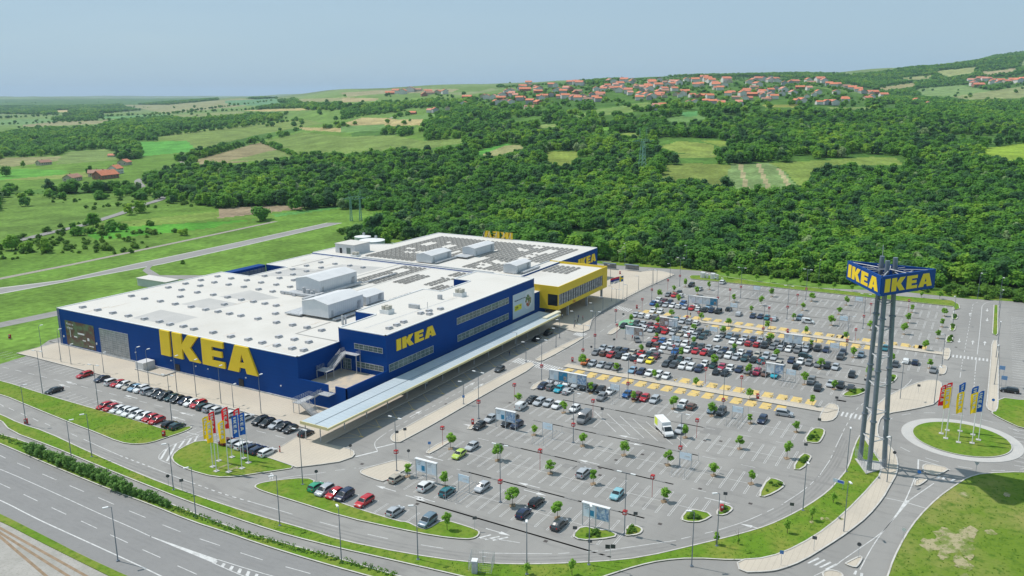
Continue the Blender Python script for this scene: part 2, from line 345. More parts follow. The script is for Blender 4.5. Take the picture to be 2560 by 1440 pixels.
FIELDS = [  # outline, colour, kind(0 plain 1 rows)
 ([(1650,415),(1725,408),(1830,412),(1815,440),(1810,470),(1740,452),(1650,452)], (.17,.22,.05), 0),
 ([(1828,410),(1925,408),(1962,430),(1999,473),(1925,480),(1812,475),(1818,440)], (.17,.25,.09), 1),
 ([(1925,408),(2070,400),(2180,392),(2240,395),(2260,414),(2140,412),(2045,424),(2025,445),(2004,475),(1965,430)], (.17,.235,.05), 0),
 ([(1645,368),(1700,352),(1780,360),(1790,380),(1700,382)], (.22,.28,.06), 0), ([(1745,350),(1810,352),(1830,362),(1800,366)], (.2,.27,.05), 0),
 ([(1172,385),(1262,358),(1275,362),(1200,387)], (.09,.27,.04), 0), ([(1200,387),(1270,362),(1335,364),(1240,390)], (.28,.28,.12), 0),
 ([(1350,394),(1375,378),(1450,378),(1442,407),(1400,417)], (.20,.26,.05), 0), ([(1475,320),(1520,318),(1530,326),(1480,328)], (.14,.3,.04), 0),
 ([(2450,372),(2560,358),(2900,350),(2900,405),(2560,405),(2480,402)], (.23,.34,.04), 0),
 ([(1905,262),(1995,262),(1992,269),(1915,269)], (.24,.26,.06), 0),
 ([(2190,220),(2290,206),(2287,216),(2215,226)], (.34,.30,.14), 0), ([(2290,222),(2400,212),(2480,228),(2420,242),(2310,240)], (.18,.27,.09), 0),
 ([(2380,242),(2560,215),(2800,210),(2800,238),(2420,249)], (.24,.27,.11), 0), ([(2340,178),(2440,168),(2435,181),(2370,192)], (.28,.31,.12), 0),
 ([(2455,180),(2545,170),(2530,179),(2465,188)], (.36,.31,.17), 0), ([(2250,195),(2330,188),(2320,197),(2280,200)], (.3,.31,.13), 0),
 ([(2560,140),(2600,140),(2620,160),(2550,165)], (.2,.27,.1), 0),
 ([(1480,292),(1560,262),(1620,255),(1700,262),(1600,277)], (.16,.24,.06), 0), ([(1650,297),(1740,283),(1765,296),(1700,312)], (.14,.25,.07), 0),
 ([(1706,280),(1742,278),(1745,290),(1708,292)], (.10,.27,.08), 0),
 ([(853,313),(870,305),(905,294),(1060,296),(1058,312),(1000,315)], (.40,.33,.15), 0), ([(853,315),(965,311),(950,326),(853,332)], (.14,.25,.07), 0),
 ([(975,292),(1090,284),(1085,297),(985,299)], (.15,.26,.07), 0), ([(853,342),(980,338),(1062,352),(1172,345),(1150,359),(1060,372),(960,377),(870,384),(853,384)], (.17,.24,.06), 0),
 ([(1400,300),(1500,272),(1590,262),(1480,294)], (.17,.26,.07), 0), ([(1690,385),(1780,378),(1800,392),(1700,396)], (.2,.26,.06), 0), ([(1330,315),(1400,308),(1405,316),(1340,322)], (.2,.27,.08), 0), ([(2070,268),(2200,268),(2190,274),(2080,274)], (.2,.27,.08), 0), ([(1540,335),(1600,330),(1605,338),(1548,342)], (.2,.27,.06), 0),
 ([(853,243),(945,246),(940,252),(853,256)], (.37,.31,.16), 0), ([(1100,233),(1200,228),(1230,220),(1250,224),(1160,240)], (.22,.27,.12), 0),
 ([(850,232),(1000,222),(1150,222),(1130,230),(960,234),(870,242)], (.30,.28,.15), 0),
 ([(350,355),(470,352),(492,372),(478,379),(355,391)], (.10,.30,.05), 0), ([(380,348),(440,331),(560,318),(640,308),(760,298),(810,308),(640,338),(490,374),(470,353)], (.17,.235,.06), 0),
 ([(490,400),(640,358),(655,356),(705,372),(720,392),(600,406),(500,413)], (.27,.23,.12), 0), ([(650,356),(760,330),(853,340),(853,378),(760,388),(720,390),(705,372)], (.16,.23,.055), 0),
 ([(745,318),(853,320),(853,330),(760,325)], (.36,.30,.13), 0), ([(560,405),(700,372),(722,392),(640,403)], (.18,.24,.07), 0),
 ([(0,395),(60,393),(170,390),(170,400),(100,408),(0,420)], (.25,.25,.11), 0), ([(170,380),(260,372),(295,382),(290,400),(140,412),(150,395)], (.17,.24,.07), 0),
 ([(0,425),(60,422),(175,426),(160,436),(30,448),(0,450)], (.11,.29,.04), 0), ([(0,450),(160,436),(260,425),(270,440),(120,448)], (.22,.27,.07), 0),
 ([(60,318),(240,310),(300,296),(240,302),(60,305)], (.27,.26,.13), 0), ([(0,300),(120,296),(140,304),(60,312),(0,312)], (.15,.26,.09), 0),
 ([(230,292),(300,290),(440,285),(280,299)], (.13,.27,.09), 0), ([(140,276),(178,275),(175,280),(142,281)], (.44,.36,.17), 0),
 ([(300,262),(420,262),(600,246),(700,252),(640,262),(420,284)], (.26,.265,.13), 0), ([(560,252),(690,246),(700,258),(640,264),(570,262)], (.13,.255,.12), 0),
 ([(607,276),(700,272),(780,270),(776,275),(660,279)], (.42,.35,.15), 0), ([(420,288),(600,278),(620,283),(470,294)], (.22,.26,.1), 0),
 ([(740,248),(853,244),(853,252),(760,256)], (.27,.27,.13), 0),
 ([(545,520),(765,510),(755,522),(545,546)], (.30,.235,.15), 0), ([(230,562),(545,528),(545,546),(430,560),(320,568)], (.17,.25,.05), 0),
 ([(290,568),(650,548),(660,555),(440,580),(240,600),(215,585)], (.085,.27,.028), 0), ([(680,535),(853,514),(853,525),(700,552)], (.10,.26,.06), 0),
 ([(0,490),(60,486),(200,486),(330,480),(410,490),(340,530),(180,570),(40,600),(0,600)], (.125,.215,.04), 0),
 ([(-300,640),(330,640),(560,560),(853,520),(853,545),(330,652),(0,715),(-300,760)], (.12,.225,.035), 0)]
def landcolour(px, py, X, Y, D):
    n = len(px); c = np.tile(np.array([.125, .225, .036]), (n, 1))
    v = vnoise(X, Y, 60, 3)[:, None]; c = c*(.86+.28*v)
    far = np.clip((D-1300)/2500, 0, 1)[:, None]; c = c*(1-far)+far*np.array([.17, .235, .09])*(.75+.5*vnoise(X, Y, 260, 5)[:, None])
    w_ = np.zeros(n, bool)
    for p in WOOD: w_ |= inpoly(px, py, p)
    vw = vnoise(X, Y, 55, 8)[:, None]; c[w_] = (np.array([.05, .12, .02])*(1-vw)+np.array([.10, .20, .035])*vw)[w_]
    for p, k, kind in FIELDS:
        m_ = inpoly(px, py, p)
        if not m_.any(): continue
        cc = np.tile(np.array(k), (m_.sum(), 1))*(.9+.2*vnoise(X[m_], Y[m_], 35, 6)[:, None])
        if kind:
            s_ = np.sin((X[m_]*.3-Y[m_]*.95)*.42)[:, None]; cc = np.where(s_ > .72, np.array([.33, .30, .16]), cc)
        c[m_] = cc; w_ = w_ & ~m_
    return c, w_
def terrain():
    pxs = np.concatenate([np.linspace(-3400, -320, 45), np.arange(-300, 2860, 6.5), np.linspace(2880, 5400, 45)])
    Ds = [25.]
    while Ds[-1] < 290: Ds.append(Ds[-1]*1.08)
    while Ds[-1] < 15500: Ds.append(Ds[-1]*1.0088)
    Ds = np.array(Ds); PX, DD = np.meshgrid(pxs, Ds); L = (PX-1280)/2119*DD
    X = DD*math.cos(CH)+L*math.sin(CH); Y = DD*math.sin(CH)-L*math.cos(CH)
    Z = TERR(X, Y)-.06
    v = np.stack([X, Y, Z], -1).reshape(-1, 3); nr, nc = X.shape
    i = np.arange(nr*nc).reshape(nr, nc)
    f = np.stack([i[:-1, :-1], i[:-1, 1:], i[1:, 1:], i[1:, :-1]], -1).reshape(-1, 4)
    # sheet behind and below the camera
    nb = len(v); back = [(-4500*math.cos(CH)+s*9000*math.sin(CH), -4500*math.sin(CH)-s*9000*math.cos(CH), -.06) for s in (-1, 1)]
    v = np.concatenate([v, np.array(back)]); f = np.concatenate([f, np.array([[nb, nb+1, nc-1, 0]])])
    me = bpy.data.meshes.new('ground'); me.from_pydata(v.tolist(), [], f.tolist())
    cen = v[f[:-1]].mean(1); px, py, _ = proj(cen); D, _l = DL(cen[:, 0], cen[:, 1])
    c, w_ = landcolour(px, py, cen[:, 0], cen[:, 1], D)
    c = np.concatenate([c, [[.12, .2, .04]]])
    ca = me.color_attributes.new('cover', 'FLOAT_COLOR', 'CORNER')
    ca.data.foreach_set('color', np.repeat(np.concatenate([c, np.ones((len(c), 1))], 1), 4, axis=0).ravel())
    m = bpy.data.materials.new('land'); m.use_nodes = True; t = m.node_tree; b = t.nodes['Principled BSDF']
    b.inputs['Roughness'].default_value = .95; b.inputs['Specular IOR Level'].default_value = .1
    a = t.nodes.new('ShaderNodeAttribute'); a.attribute_name = 'cover'
    g = t.nodes.new('ShaderNodeNewGeometry'); last = a.outputs['Color']
    for sc, lo, hi, a0, a1 in ((.045, .35, .65, .8, 1.22), (.35, .35, .7, .72, 1.2)):
        n = t.nodes.new('ShaderNodeTexNoise'); n.inputs['Scale'].default_value = sc; n.inputs['Detail'].default_value = 6
        r = t.nodes.new('ShaderNodeMapRange'); r.inputs[1].default_value = lo; r.inputs[2].default_value = hi; r.inputs[3].default_value = a0; r.inputs[4].default_value = a1
        q = t.nodes.new('ShaderNodeVectorMath'); q.operation = 'SCALE'
        t.links.new(g.outputs['Position'], n.inputs['Vector']); t.links.new(n.outputs['Fac'], r.inputs[0]); t.links.new(last, q.inputs[0]); t.links.new(r.outputs[0], q.inputs['Scale'])
        last = q.outputs[0]
    t.links.new(last, b.inputs['Base Color'])
    me.materials.append(m); me.polygons.foreach_set('use_smooth', [True]*len(f)); me.update()
    o = bpy.data.objects.new('ground', me); COL.objects.link(o); struct(o)
terrain()

# ------------------------------------------------------------------ asphalt, verges, pavements, kerbs
mb = MB(); mb.poly([G(-500,1040), G(-1500,1990), G(3900,1990), G(3300,1100), G(2900,775), G(2560,755), G(2420,747), G(2145,717), G(1920,696), G(1750,677), G(1500,650), (352,160), (352,240), (300,262), (148,262), G(62,892), G(0,910)], 0)
struct(mb.build('asphalt', M['asphalt']))
HU = [(-160,1040),(0,1107),(45,1126),(145,1169),(285,1226),(375,1259),(475,1300),(575,1332),(640,1355),(752,1390),(827,1412),(935,1442),(1100,1486),(1400,1560)]
HL = [(-160,1210),(0,1282),(125,1345),(200,1384),(322,1440),(560,1540),(800,1640)]
mb = MB(); mb.poly(chaikin(GL(HU), 2, False)+chaikin(GL(HL), 2, False)[::-1], .004); struct(mb.build('highway', M['asphalt_dark']))
kerb = MB()
NR = [0]
def raised(name, pp, m, h=.13, sm=2, world=False, kerbw=.28, kmat=0, z0=-.02):
    NR[0] += 1; h = h+.0021*(NR[0] % 23)
    P = pp if world else GL(pp)
    P = chaikin(P, sm) if sm else P
    o = MB().prism(P, z0, h).build(name, m); struct(o)
    if kerbw: kerb.ribbon(P, kerbw, h+.05+.0007*NR[0], kmat, True)
    return o
C_strip = [(-160,985),(0,1048),(27,1080),(125,1115),(250,1167),(400,1227),(512,1270),(640,1314),(727,1341),(850,1372),(940,1392),(1040,1415),(1147,1440),(1280,1472),(1440,1466),(1517,1440),(1592,1416),(1655,1402),(1730,1396),(1840,1402),(1920,1397),(1995,1367),(2070,1320),(2145,1252),(2213,1174),(2186,1134),(2165,1104),(2153,1083),(2137,1112),(2120,1172),(2095,1202),(2070,1230),(2020,1265),(1970,1292),(1920,1315),(1855,1335),(1755,1360),(1605,1395),(1505,1405),(1380,1411),(1280,1412),(1165,1407),(1015,1385),(852,1352),(765,1324),(640,1289),(475,1235),(350,1187),(225,1132),(115,1080),(50,1060),(0,1036),(-160,975)]
raised('grass_verge', C_strip, M['grass'], sm=1)
HB = [(-160,1030),(0,1087),(50,1100),(175,1151),(375,1241),(575,1319),(640,1340),(750,1370),(852,1399),(990,1440),(1130,1478)]
raised('grass_verge', HB+[(x, y+3) for x, y in HU[:13]][::-1], M['grass'], sm=1)
raised('grass_verge', [(-200,905),(0,951),(125,991),(250,1027),(367,1060),(425,1079),(470,1066),(482,1069),(462,1080),(425,1092),(375,1109),(337,1112),(300,1107),(235,1080),(182,1060),(100,1027),(0,985),(-200,930)], M['grass'], sm=1)
raised('grass_verge', [(500,1100),(547,1111),(584,1121),(640,1137),(663,1143),(700,1155),(742,1170),(690,1178),(640,1185),(590,1193),(537,1194),(475,1177),(437,1160),(428,1142),(450,1122)], M['grass'], sm=1)
raised('grass_verge', [(637,1216),(650,1209),(690,1202),(765,1195),(792,1205),(764,1228),(815,1245),(890,1272),(997,1305),(1018,1306),(1045,1320),(1067,1326),(1107,1300),(1140,1309),(1190,1325),(1200,1333),(1190,1346),(1165,1350),(1090,1342),(990,1322),(865,1295),(740,1255),(665,1232),(640,1222)], M['grass'], sm=1)
ISL = [[(1430,1340),(1455,1315),(1500,1327),(1520,1326),(1547,1341),(1505,1349),(1450,1352)], [(1560,1338),(1573,1311),(1602,1320),(1606,1328),(1597,1337),(1568,1341)], [(1700,1300),(1722,1272),(1785,1287),(1755,1305),(1725,1307)], [(1787,1287),(1808,1262),(1828,1268),(1831,1276),(1810,1290)], [(1895,1242),(1920,1196),(1945,1200),(1961,1210),(1955,1222),(1915,1243)], [(1980,1175),(2005,1134),(2025,1139),(2028,1146),(2005,1175)], [(2008,1105),(2030,1072),(2055,1072),(2063,1080),(2050,1106),(2040,1109)], [(2103,990),(2118,979),(2142,970),(2172,977),(2135,993)], [(2216,957),(2222,937),(2240,937),(2243,945),(2228,960)], [(2380,799),(2381,786),(2391,786),(2394,790),(2392,799)], [(2374,827),(2377,811),(2386,812),(2389,815),(2386,828)], [(2363,856),(2369,840),(2380,840),(2382,844),(2380,857)]]
for p in ISL: raised('grass_island', p, M['grass'], sm=1, kerbw=.35)
TOPG = [G(1728,698), G(1722,693), G(1728,689), G(1790,689), G(1880,703), G(1920,708), G(2145,732), G(2380,752), G(2397,762), G(2399,772), G(2387,775)]+[(340.9, G(2383,767)[1]), (340.9, 76)]
raised('grass_verge', TOPG, M['grass'], sm=0, world=True)
raised('grass_verge', [(2495,994),(2492,1028),(2475,1033),(2505,1050),(2560,1075),(2900,1130),(2900,1015),(2560,1002)], M['grass'], sm=1)
raised('grass_verge', [(2485,763),(2495,764),(2494,835),(2490,839),(2481,835)], M['grass'], sm=0)
GR = [(2150,1700),(2190,1520),(2220,1440),(2232,1402),(2262,1342),(2295,1295),(2345,1245),(2395,1210),(2420,1195),(2457,1185),(2560,1181),(2900,1195),(3300,1300),(3900,1990),(2600,1990)]
raised('rough_meadow', GR, M['grass_dry'], sm=1)
# strip of mown grass between the back road and the wood
mb = MB(); mb.poly([(352.5,300),(352.5,150)]+[tuple(G(x, y)) for x, y in ((1750,677),(1920,696),(2145,717),(2420,747),(2560,755),(2900,775))]+[tuple(G(x, y)) for x, y in ((2900,757),(2560,737),(2420,730),(2145,705),(1920,686),(1750,668))]+[(358,160),(358,300)], .03); struct(mb.build('grass_verge', M['grass']))
# roundabout
rc = G(2408,1105); rc2 = G(2408,1093)
def ringp(c, rx, n=64): return [(c[0]+rx*math.cos(2*math.pi*k/n), c[1]+rx*math.sin(2*math.pi*k/n)) for k in range(n)]
ca = G(2292,1098); cb = G(2513,1098); RC = ((ca[0]+cb[0])/2, (ca[1]+cb[1])/2); rr = math.hypot(ca[0]-cb[0], ca[1]-cb[1])/2
struct(MB().prism(ringp(RC, rr*1.235), -.02, .08).build('roundabout_apron', M['kerb_paver']))
o = MB().prism(ringp(RC, rr), .0, .22).build('grass_island', M['grass']); struct(o)
kerb.ribbon(ringp(RC, rr), .25, .226, 1, True)
# pavements
SW = [(1841,1402),(1920,1397),(1995,1367),(2070,1320),(2145,1252),(2215,1172),(2187,1131),(2166,1101),(2155,1082),(2162,1060),(2171,1045),(2200,1003),(2250,975),(2310,952),(2343,951),(2356,962),(2348,1009),(2282,1025),(2212,1036),(2195,1055),(2193,1095),(2215,1110),(2232,1125),(2245,1155),(2242,1185),(2222,1220),(2207,1247),(2170,1292),(2120,1332),(2070,1365),(2005,1405),(1952,1425),(1920,1431),(1850,1433)]
raised('pavement', SW, M['paver'], .14, 1)
for p in ([(2045,1050),(2067,1009),(2092,1012),(2098,1025),(2087,1050),(2060,1056)], [(900,1180),(910,1174),(952,1162),(990,1152),(1010,1152),(1035,1162),(962,1206),(940,1200),(905,1187)], [(1066,1131),(1072,1125),(1102,1107),(1140,1096),(1075,1136),(1067,1134)], [(1165,1073),(1190,1055),(1208,1058),(1180,1075)], [(1325,973),(1337,960),(1367,948),(1372,951),(1335,976)], [(2349,912),(2366,915),(2366,926),(2361,937),(2346,936)], [(2358,870),(2377,872),(2372,901),(2357,899)], [(1515,836),(1540,818),(1556,814),(1550,822),(1530,838)],
          [(977,1099),(985,1107),(1004,1107),(1240,971),(1338,917),(1330,906),(1312,909),(1240,947),(990,1082),(978,1091)], [(1337,898),(1345,904),(1360,902),(1460,846),(1456,841),(1400,866)],
          [(2480,852),(2495,852),(2495.6,1000),(2492,1030),(2476,1030),(2465,1018),(2468,1000),(2477,900)], [(2308,1182),(2306,1166),(2318,1161),(2375,1172),(2354,1185),(2338,1190)], [(2286,1212),(2290,1200),(2322,1197),(2300,1214),(2288,1216)], [(2112,1412),(2118,1408),(2150,1392),(2156,1397),(2145,1415),(2138,1421)], [(2055,1432),(2075,1427),(2100,1432),(2110,1445),(2060,1450)]):
    raised('pavement', p, M['paver'], .14, 1)
# store front pavement, plaza under the canopy and the entrance square
XP = G(300,952)[0]
PV = [G(42,884), G(97,897), (134.6,245), (134.6,134.5), G(663,1143), G(742,1170), G(800,1163), G(848,1156), G(880,1145), G(886,1138), G(884,1130), G(872,1124), (130,125.4), (236,125.4), G(1385,816), G(1435,830), G(1456,832), G(1473,825), G(1475,816), G(1480,800), G(1504,780), G(1572,742), G(1615,720), G(1687,687), G(1662,680), G(1637,676), G(1602,680), G(1500,670), (330,150), (240,150), (160,152), (147,260), G(145,857)]
raised('pavement', PV, M['paver'], .14, 0, world=True)
y0 = G(1445,908)[1]; y1 = G(2060,1045)[1]
raised('walkway', [(206.0,103),(209.2,103),(209.2,y1-2),(206,y1)], M['paver'], .14, 0, world=True)
yA = G(1650,765)[1]; yB = G(2372,880)[1]
raised('walkway', [(272.7,104),(275.8,104),(275.8,yB),(272.7,yB)], M['paver'], .14, 0, world=True)
struct(kerb.build('kerb', [M['kerb'], M['kerb_paver']]))
# outlying roads left of the store
def band(name, up, lo, m, z=-.02):
    struct(MB().poly(GL(up)+GL(lo)[::-1], z).build(name, m))
band('road', [(-300,770),(0,719),(155,700),(333,660),(600,604),(853,549),(925,538)], [(-300,790),(0,735),(190,700),(407,660),(600,617),(853,558),(925,542)], M['kerb_paver'], -.025)
band('road', [(-300,772),(0,721),(155,701.5),(333,661.5),(600,605),(853,550),(925,538.5)], [(-300,787),(0,733),(190,698.5),(407,658.5),(600,615.5),(853,557),(925,541.5)], M['asphalt'], -.018)
band('road', [(-300,845),(0,806),(140,777),(230,760)], [(-300,865),(0,819),(140,790),(230,775)], M['asphalt'])
band('road', [(375,652),(395,650),(374,672),(400,688),(560,688)], [(362,664),(375,660),(356,676),(385,698),(560,698)], M['asphalt'], -.012)
band('road', [(940,601),(965,600),(1045,598),(1110,600)], [(940,605),(965,607),(1045,604),(1110,608)], M['asphalt'])
band('track', [(-200,735),(0,694),(180,659),(467,599),(700,549.5),(853,522),(1000,505)], [(-200,740),(0,699),(180,663),(467,602.5),(700,552.5),(853,525),(1000,508)], M['track'])
def draped(name, pp, wd, m, dz=.22):
    P = [TP(x, y) for x, y in pp]; P = chaikin([p for p in P if p], 3, False)
    Q = []
    for a, b in zip(P[:-1], P[1:]):
        k = max(1, int(math.dist(a, b)/6))
        Q += [(a[0]+(b[0]-a[0])*i/k, a[1]+(b[1]-a[1])*i/k) for i in range(k)]
    Q.append(P[-1]); o = MB().ribbon(Q, wd, 0); o.v = [(x, y, float(TERR(x, y))+dz) for x, y, z in o.v]
    struct(o.build(name, m))
dm_ = mat('bare_earth', (.36, .32, .19), .95, n1=(.5, (.16, .21, .05), .44, .56), n2=(2.5, (.22, .2, .1), .5, .7)); rq = random.Random(12)
def bare(cx, cy, n, sx, sy, s0, s1, z):
    for _ in range(n):
        X, Y = G(cx+rq.gauss(0, sx), cy+rq.gauss(0, sy)); s_ = rq.uniform(s0, s1); m_ = 16; e_ = rq.uniform(.4, .9)
        struct(MB().poly([(X+math.cos(6.283*i/m_)*s_*rq.uniform(.6, 1.3), Y+math.sin(6.283*i/m_)*s_*e_*rq.uniform(.6, 1.3)) for i in range(m_)], z+_*.0011).build('bare_earth', dm_))
bare(2370, 1360, 12, 34, 16, 1.0, 3.6, .19); bare(2440, 1335, 6, 30, 6, .8, 2.4, .21); bare(2410, 1410, 7, 16, 18, .7, 2.0, .225)
bare(570, 1168, 6, 18, 6, .4, 1.1, .19); bare(2070, 1300, 6, 22, 12, .3, .8, .19); bare(2450, 1240, 2, 40, 10, .6, 1.5, .235)
draped('road', [(20,606),(43,603),(133,580),(213,563),(260,547),(307,533),(353,513),(393,503),(413,493),(407,483),(367,473),(350,463),(343,453),(353,447)], 6.5, M['asphalt'])
draped('road', [(390,438),(410,435),(450,420),(462,412),(452,404)], 5, M['track'])
draped('track', [(975,296),(990,290),(1000,284)], 5, M['track'])
# railway strip in the bottom left corner
RW = [G(-400,1330), G(0,1300), G(100,1352), G(200,1402), G(290,1445), G(420,1500), G(400,1990), G(-900,1990)]
struct(MB().poly(RW, .010).build('gravel_bed', M['gravel']))
raised('grass_verge', [(-200,1195),(0,1285),(125,1348),(200,1387),(330,1447),(480,1510),(440,1512),(285,1447),(200,1405),(100,1355),(0,1303),(-200,1215)], M['grass'], .1, 1, kerbw=0)
for a, b in (((0,1320),(215,1440)), ((0,1332),(170,1440)), ((0,1342),(115,1440))):
    P = [G(a[0]-(b[0]-a[0]), a[1]-(b[1]-a[1])), G(*a), G(*b), G(2*b[0]-a[0], 2*b[1]-a[1])]
    struct(MB().ribbon(P, .5, .03).build('rail_channel', M['soil']))
# ------------------------------------------------------------------ painted markings
WL = MB(); YL = MB(); ZM = .008
def solid(pp, wd=.14, z=ZM, it=2): WL.ribbon(chaikin(GL(pp), it, False) if len(pp) > 2 else GL(pp), wd, z)
def dashes(pp, on, off, wd=.14, z=ZM):
    P = chaikin(GL(pp), 2, False) if len(pp) > 2 else GL(pp); s = 0; cur = []; on_ = True; rem = on
    for a, b in zip(P[:-1], P[1:]):
        l = math.dist(a, b); t = 0
        while l-t > 1e-6:
            st = min(rem, l-t); p = (a[0]+(b[0]-a[0])*t/l, a[1]+(b[1]-a[1])*t/l); t += st
            q = (a[0]+(b[0]-a[0])*t/l, a[1]+(b[1]-a[1])*t/l)
            if on_: WL.ribbon([p, q], wd, z)
            rem -= st
            if rem < 1e-6: on_ = not on_; rem = on if on_ else off
ZH = .014
solid([(-160,1185),(0,1249),(87,1295),(175,1335),(342,1411),(420,1449),(560,1512)], .25, ZH)
solid([(-160,1112),(0,1172),(125,1227),(250,1285),(325,1317),(378,1342)], .16, ZH)
solid([(-160,1042),(0,1109),(45,1128),(145,1171),(285,1228),(375,1261),(475,1302),(575,1334),(640,1357),(752,1392),(935,1444)], .25, ZH)
WL.poly(GL([(375,1340),(545,1399),(532,1407),(376,1342)]), ZH)
solid([(545,1399),(640,1429),(760,1462)], .16, ZH); solid([(532,1407),(607,1440),(700,1475)], .16, ZH)
for k in range(9):
    x = 537+k*20.5; WL.poly(GL([(x, 1401+k*6.6), (x+7, 1403+k*6.6), (x+2, 1410+k*8.0), (x-6, 1408+k*7.6)]), ZH-.003)
for a in [((0,1138.5),(14,1145.5)), ((43,1157.5),(75,1171)), ((106,1185),(141,1200)), ((174,1214),(209.5,1229)), ((246,1244),(285,1261)), ((322.5,1277),(364,1294)), ((406,1312),(451,1329.5)), ((499,1347),(550,1364)), ((601,1382),(657,1400)), ((714,1417),(776,1434)),
          ((0,1209),(26,1221)), ((59,1236),(94,1252.5)), ((129,1269),(165.5,1286)), ((202.5,1302.5),(242.5,1321)), ((276,1337),(319.5,1357)), ((356,1374),(401,1394)), ((444,1414.5),(492,1436))]: solid(a, .15, ZH, 0)
# ring road
solid([(209,1098),(250,1117),(300,1139)], .15); dashes([(300,1139),(375,1167)], 1.0, 1.0, .25); solid([(375,1167),(420,1185),(480,1207)], .15); dashes([(480,1207),(560,1236),(625,1254)], 1.0, 1.0, .25); solid([(625,1254),(690,1273)], .15)
dashes([(690,1273),(715,1281),(810,1308),(900,1332),(1020,1357),(1140,1376),(1232,1383)], 4.2, 6.5)
solid([(1232,1383),(1380,1384.5)], .14); dashes([(1395,1384),(1500,1377)], 2, 3); solid([(1512,1377),(1600,1364),(1690,1351)], .14); dashes([(1703,1347),(1785,1328)], 2, 3)
solid([(1796,1325),(1860,1305),(1905,1285)], .14); dashes([(1918,1279),(1958,1260)], 2, 2.5); solid([(1961,1257),(2000,1232),(2018,1218)], .14); dashes([(2025,1212),(2048,1190)], 2, 2.5); solid([(2050,1187),(2075,1150)], .14); dashes([(2077,1146),(2085,1127)], 2, 2); solid([(2089,1118),(2106,1083)], .14); dashes([(2108,1078),(2135,1028),(2163,1004)], 2, 2)
solid([(2209,987),(2238,981)]); solid([(2258,970),(2275,955),(2279,948)]); solid([(-100,990),(0,1036)], .12)
for p in (((0,1010),(9,1016)), ((22,1020),(35,1026)), ((52,1033),(66,1039)), ((82,1046),(96,1053)), ((112,1058),(125,1064)), ((177,1084),(193,1091))): solid(p, .15, ZM, 0)
# road past the store front
dashes([(1004,1092),(1020,1082),(1110,1035),(1320,927),(1475,840)], 6, 3.2); solid([(680,1200),(735,1190),(790,1185)], .13); dashes([(790,1184),(840,1176),(890,1170)], 2, 2); solid([(897,1171),(940,1163),(985,1150)], .13)
solid([(966,1082),(938,1102),(936,1115),(944,1127)], .16); solid([(888,1142),(944,1128)], .5); solid([(941,1120),(986,1109)], .4)
dashes([(972,1078),(1000,1062),(1100,1006),(1240,930),(1290,902)], 1.5, 1.5); dashes([(1008,1042),(1100,992),(1180,950),(1240,918)], 1.5, 1.5); dashes([(1340,870),(1400,838),(1440,815)], 1.5, 1.5)
dashes([(1500,830),(1560,790),(1640,745),(1690,712)], 4, 3)
# back road and right hand avenue
dashes([(1640,680),(1760,694),(1920,706),(2145,726),(2400,748)], 4, 8, .12)
solid([(2455,766),(2449,835),(2443,886)], .16); dashes([(2432,762),(2418,842),(2410,884)], 2.2, 2.2); solid([(2441,900),(2438,927)], .16); dashes([(2438,930),(2434,980)], 1.6, 1.6); solid([(2402,930),(2400,944)], .16); dashes([(2407,898),(2402,928)], 1.6, 1.6)
solid([(2455,766),(2460,759),(2475,754)], .12); dashes([(2432,762),(2440,756),(2462,751)], 2, 2)
def arrow(pt, rz, s=1., bent=0):
    X, Y = G(*pt); c, s_ = math.cos(rz), math.sin(rz)
    def q(a, b): return (X+(a*c-b*s_)*s, Y+(a*s_+b*c)*s)
    WL.poly([q(-2.6,-.12), q(.4,-.12), q(.4,-.5), q(2.6,0), q(.4,.5), q(.4,.12), q(-2.6,.12)], ZM+.001)
for p, a in (((1041,1246),-1.57), ((1060,1247),1.57), ((964,1221),1.57), ((1083,1145),1.57), ((1322,1213),1.57), ((1338,1232),-1.57), ((1471,1155),1.57), ((1571,1093),1.57), ((1582,1109),-1.57), ((1794,1252),-1.57), ((1885,1330-12),1.57), ((1245,1330),-1.57), ((960,1030),3.14), ((1040,1034),0), ((1062,1042),0), ((1175,962),0), ((1197,965),0), ((178,957),1.57), ((160,964),1.57), ((328,992),1.57), ((290,1003),1.57), ((465,1035),1.57), ((445,1046),1.57), ((2385,781),0), ((2425,786),0), ((2468,775),3.14), ((2468,799),3.14), ((2398,852),3.14), ((2432,856),0), ((2462,858),0), ((1180,1065),1.57), ((1618,847),0), ((2452,992),0)):
    arrow(p, a)
# roundabout lines and the approach road
def arc(r, a0, a1, wd=.15): WL.ribbon([(RC[0]+r*math.cos(a0+(a1-a0)*k/8), RC[1]+r*math.sin(a0+(a1-a0)*k/8)) for k in range(9)], wd, ZM)
for k in range(16): arc(rr*1.62, k*.3927, k*.3927+.17)
solid([(2296,1148),(2295,1173)], .3); solid([(2296,1149),(2340,1161),(2376,1175)], .2); solid([(2287,1194),(2272,1232),(2258,1262)], .2); solid([(2335,1208),(2300,1232),(2262,1258)], .2); solid([(2258,1262),(2225,1308),(2200,1336),(2150,1370),(2098,1406)], .16); solid([(2275,1250),(2245,1285),(2210,1325),(2190,1352),(2170,1385),(2150,1424)], .16)
WL.poly(GL([(2262,1250),(2272,1252),(2240,1293),(2236,1293)]), ZM+.001); solid([(2100,1406),(2060,1428),(2035,1440)], .14)
for q in ([(2017,1408),(2045,1393),(2049,1397),(2022,1409)], [(2033,1413),(2060,1398),(2064,1401),(2040,1414)], [(2047,1418),(2075,1404),(2079,1407),(2054,1419)], [(2062,1423),(2089,1409),(2095,1412),(2068,1425)], [(2133,1435),(2138,1426),(2143,1427),(2140,1437)], [(2150,1441),(2151,1432),(2158,1433),(2157,1442)]): WL.poly(GL(q), ZM+.001)
for q in (((2343,1195),(2350,1190)), ((2357,1198),(2362,1193)), ((2378,1204),(2386,1198))): solid(q, .5, ZM, 0)
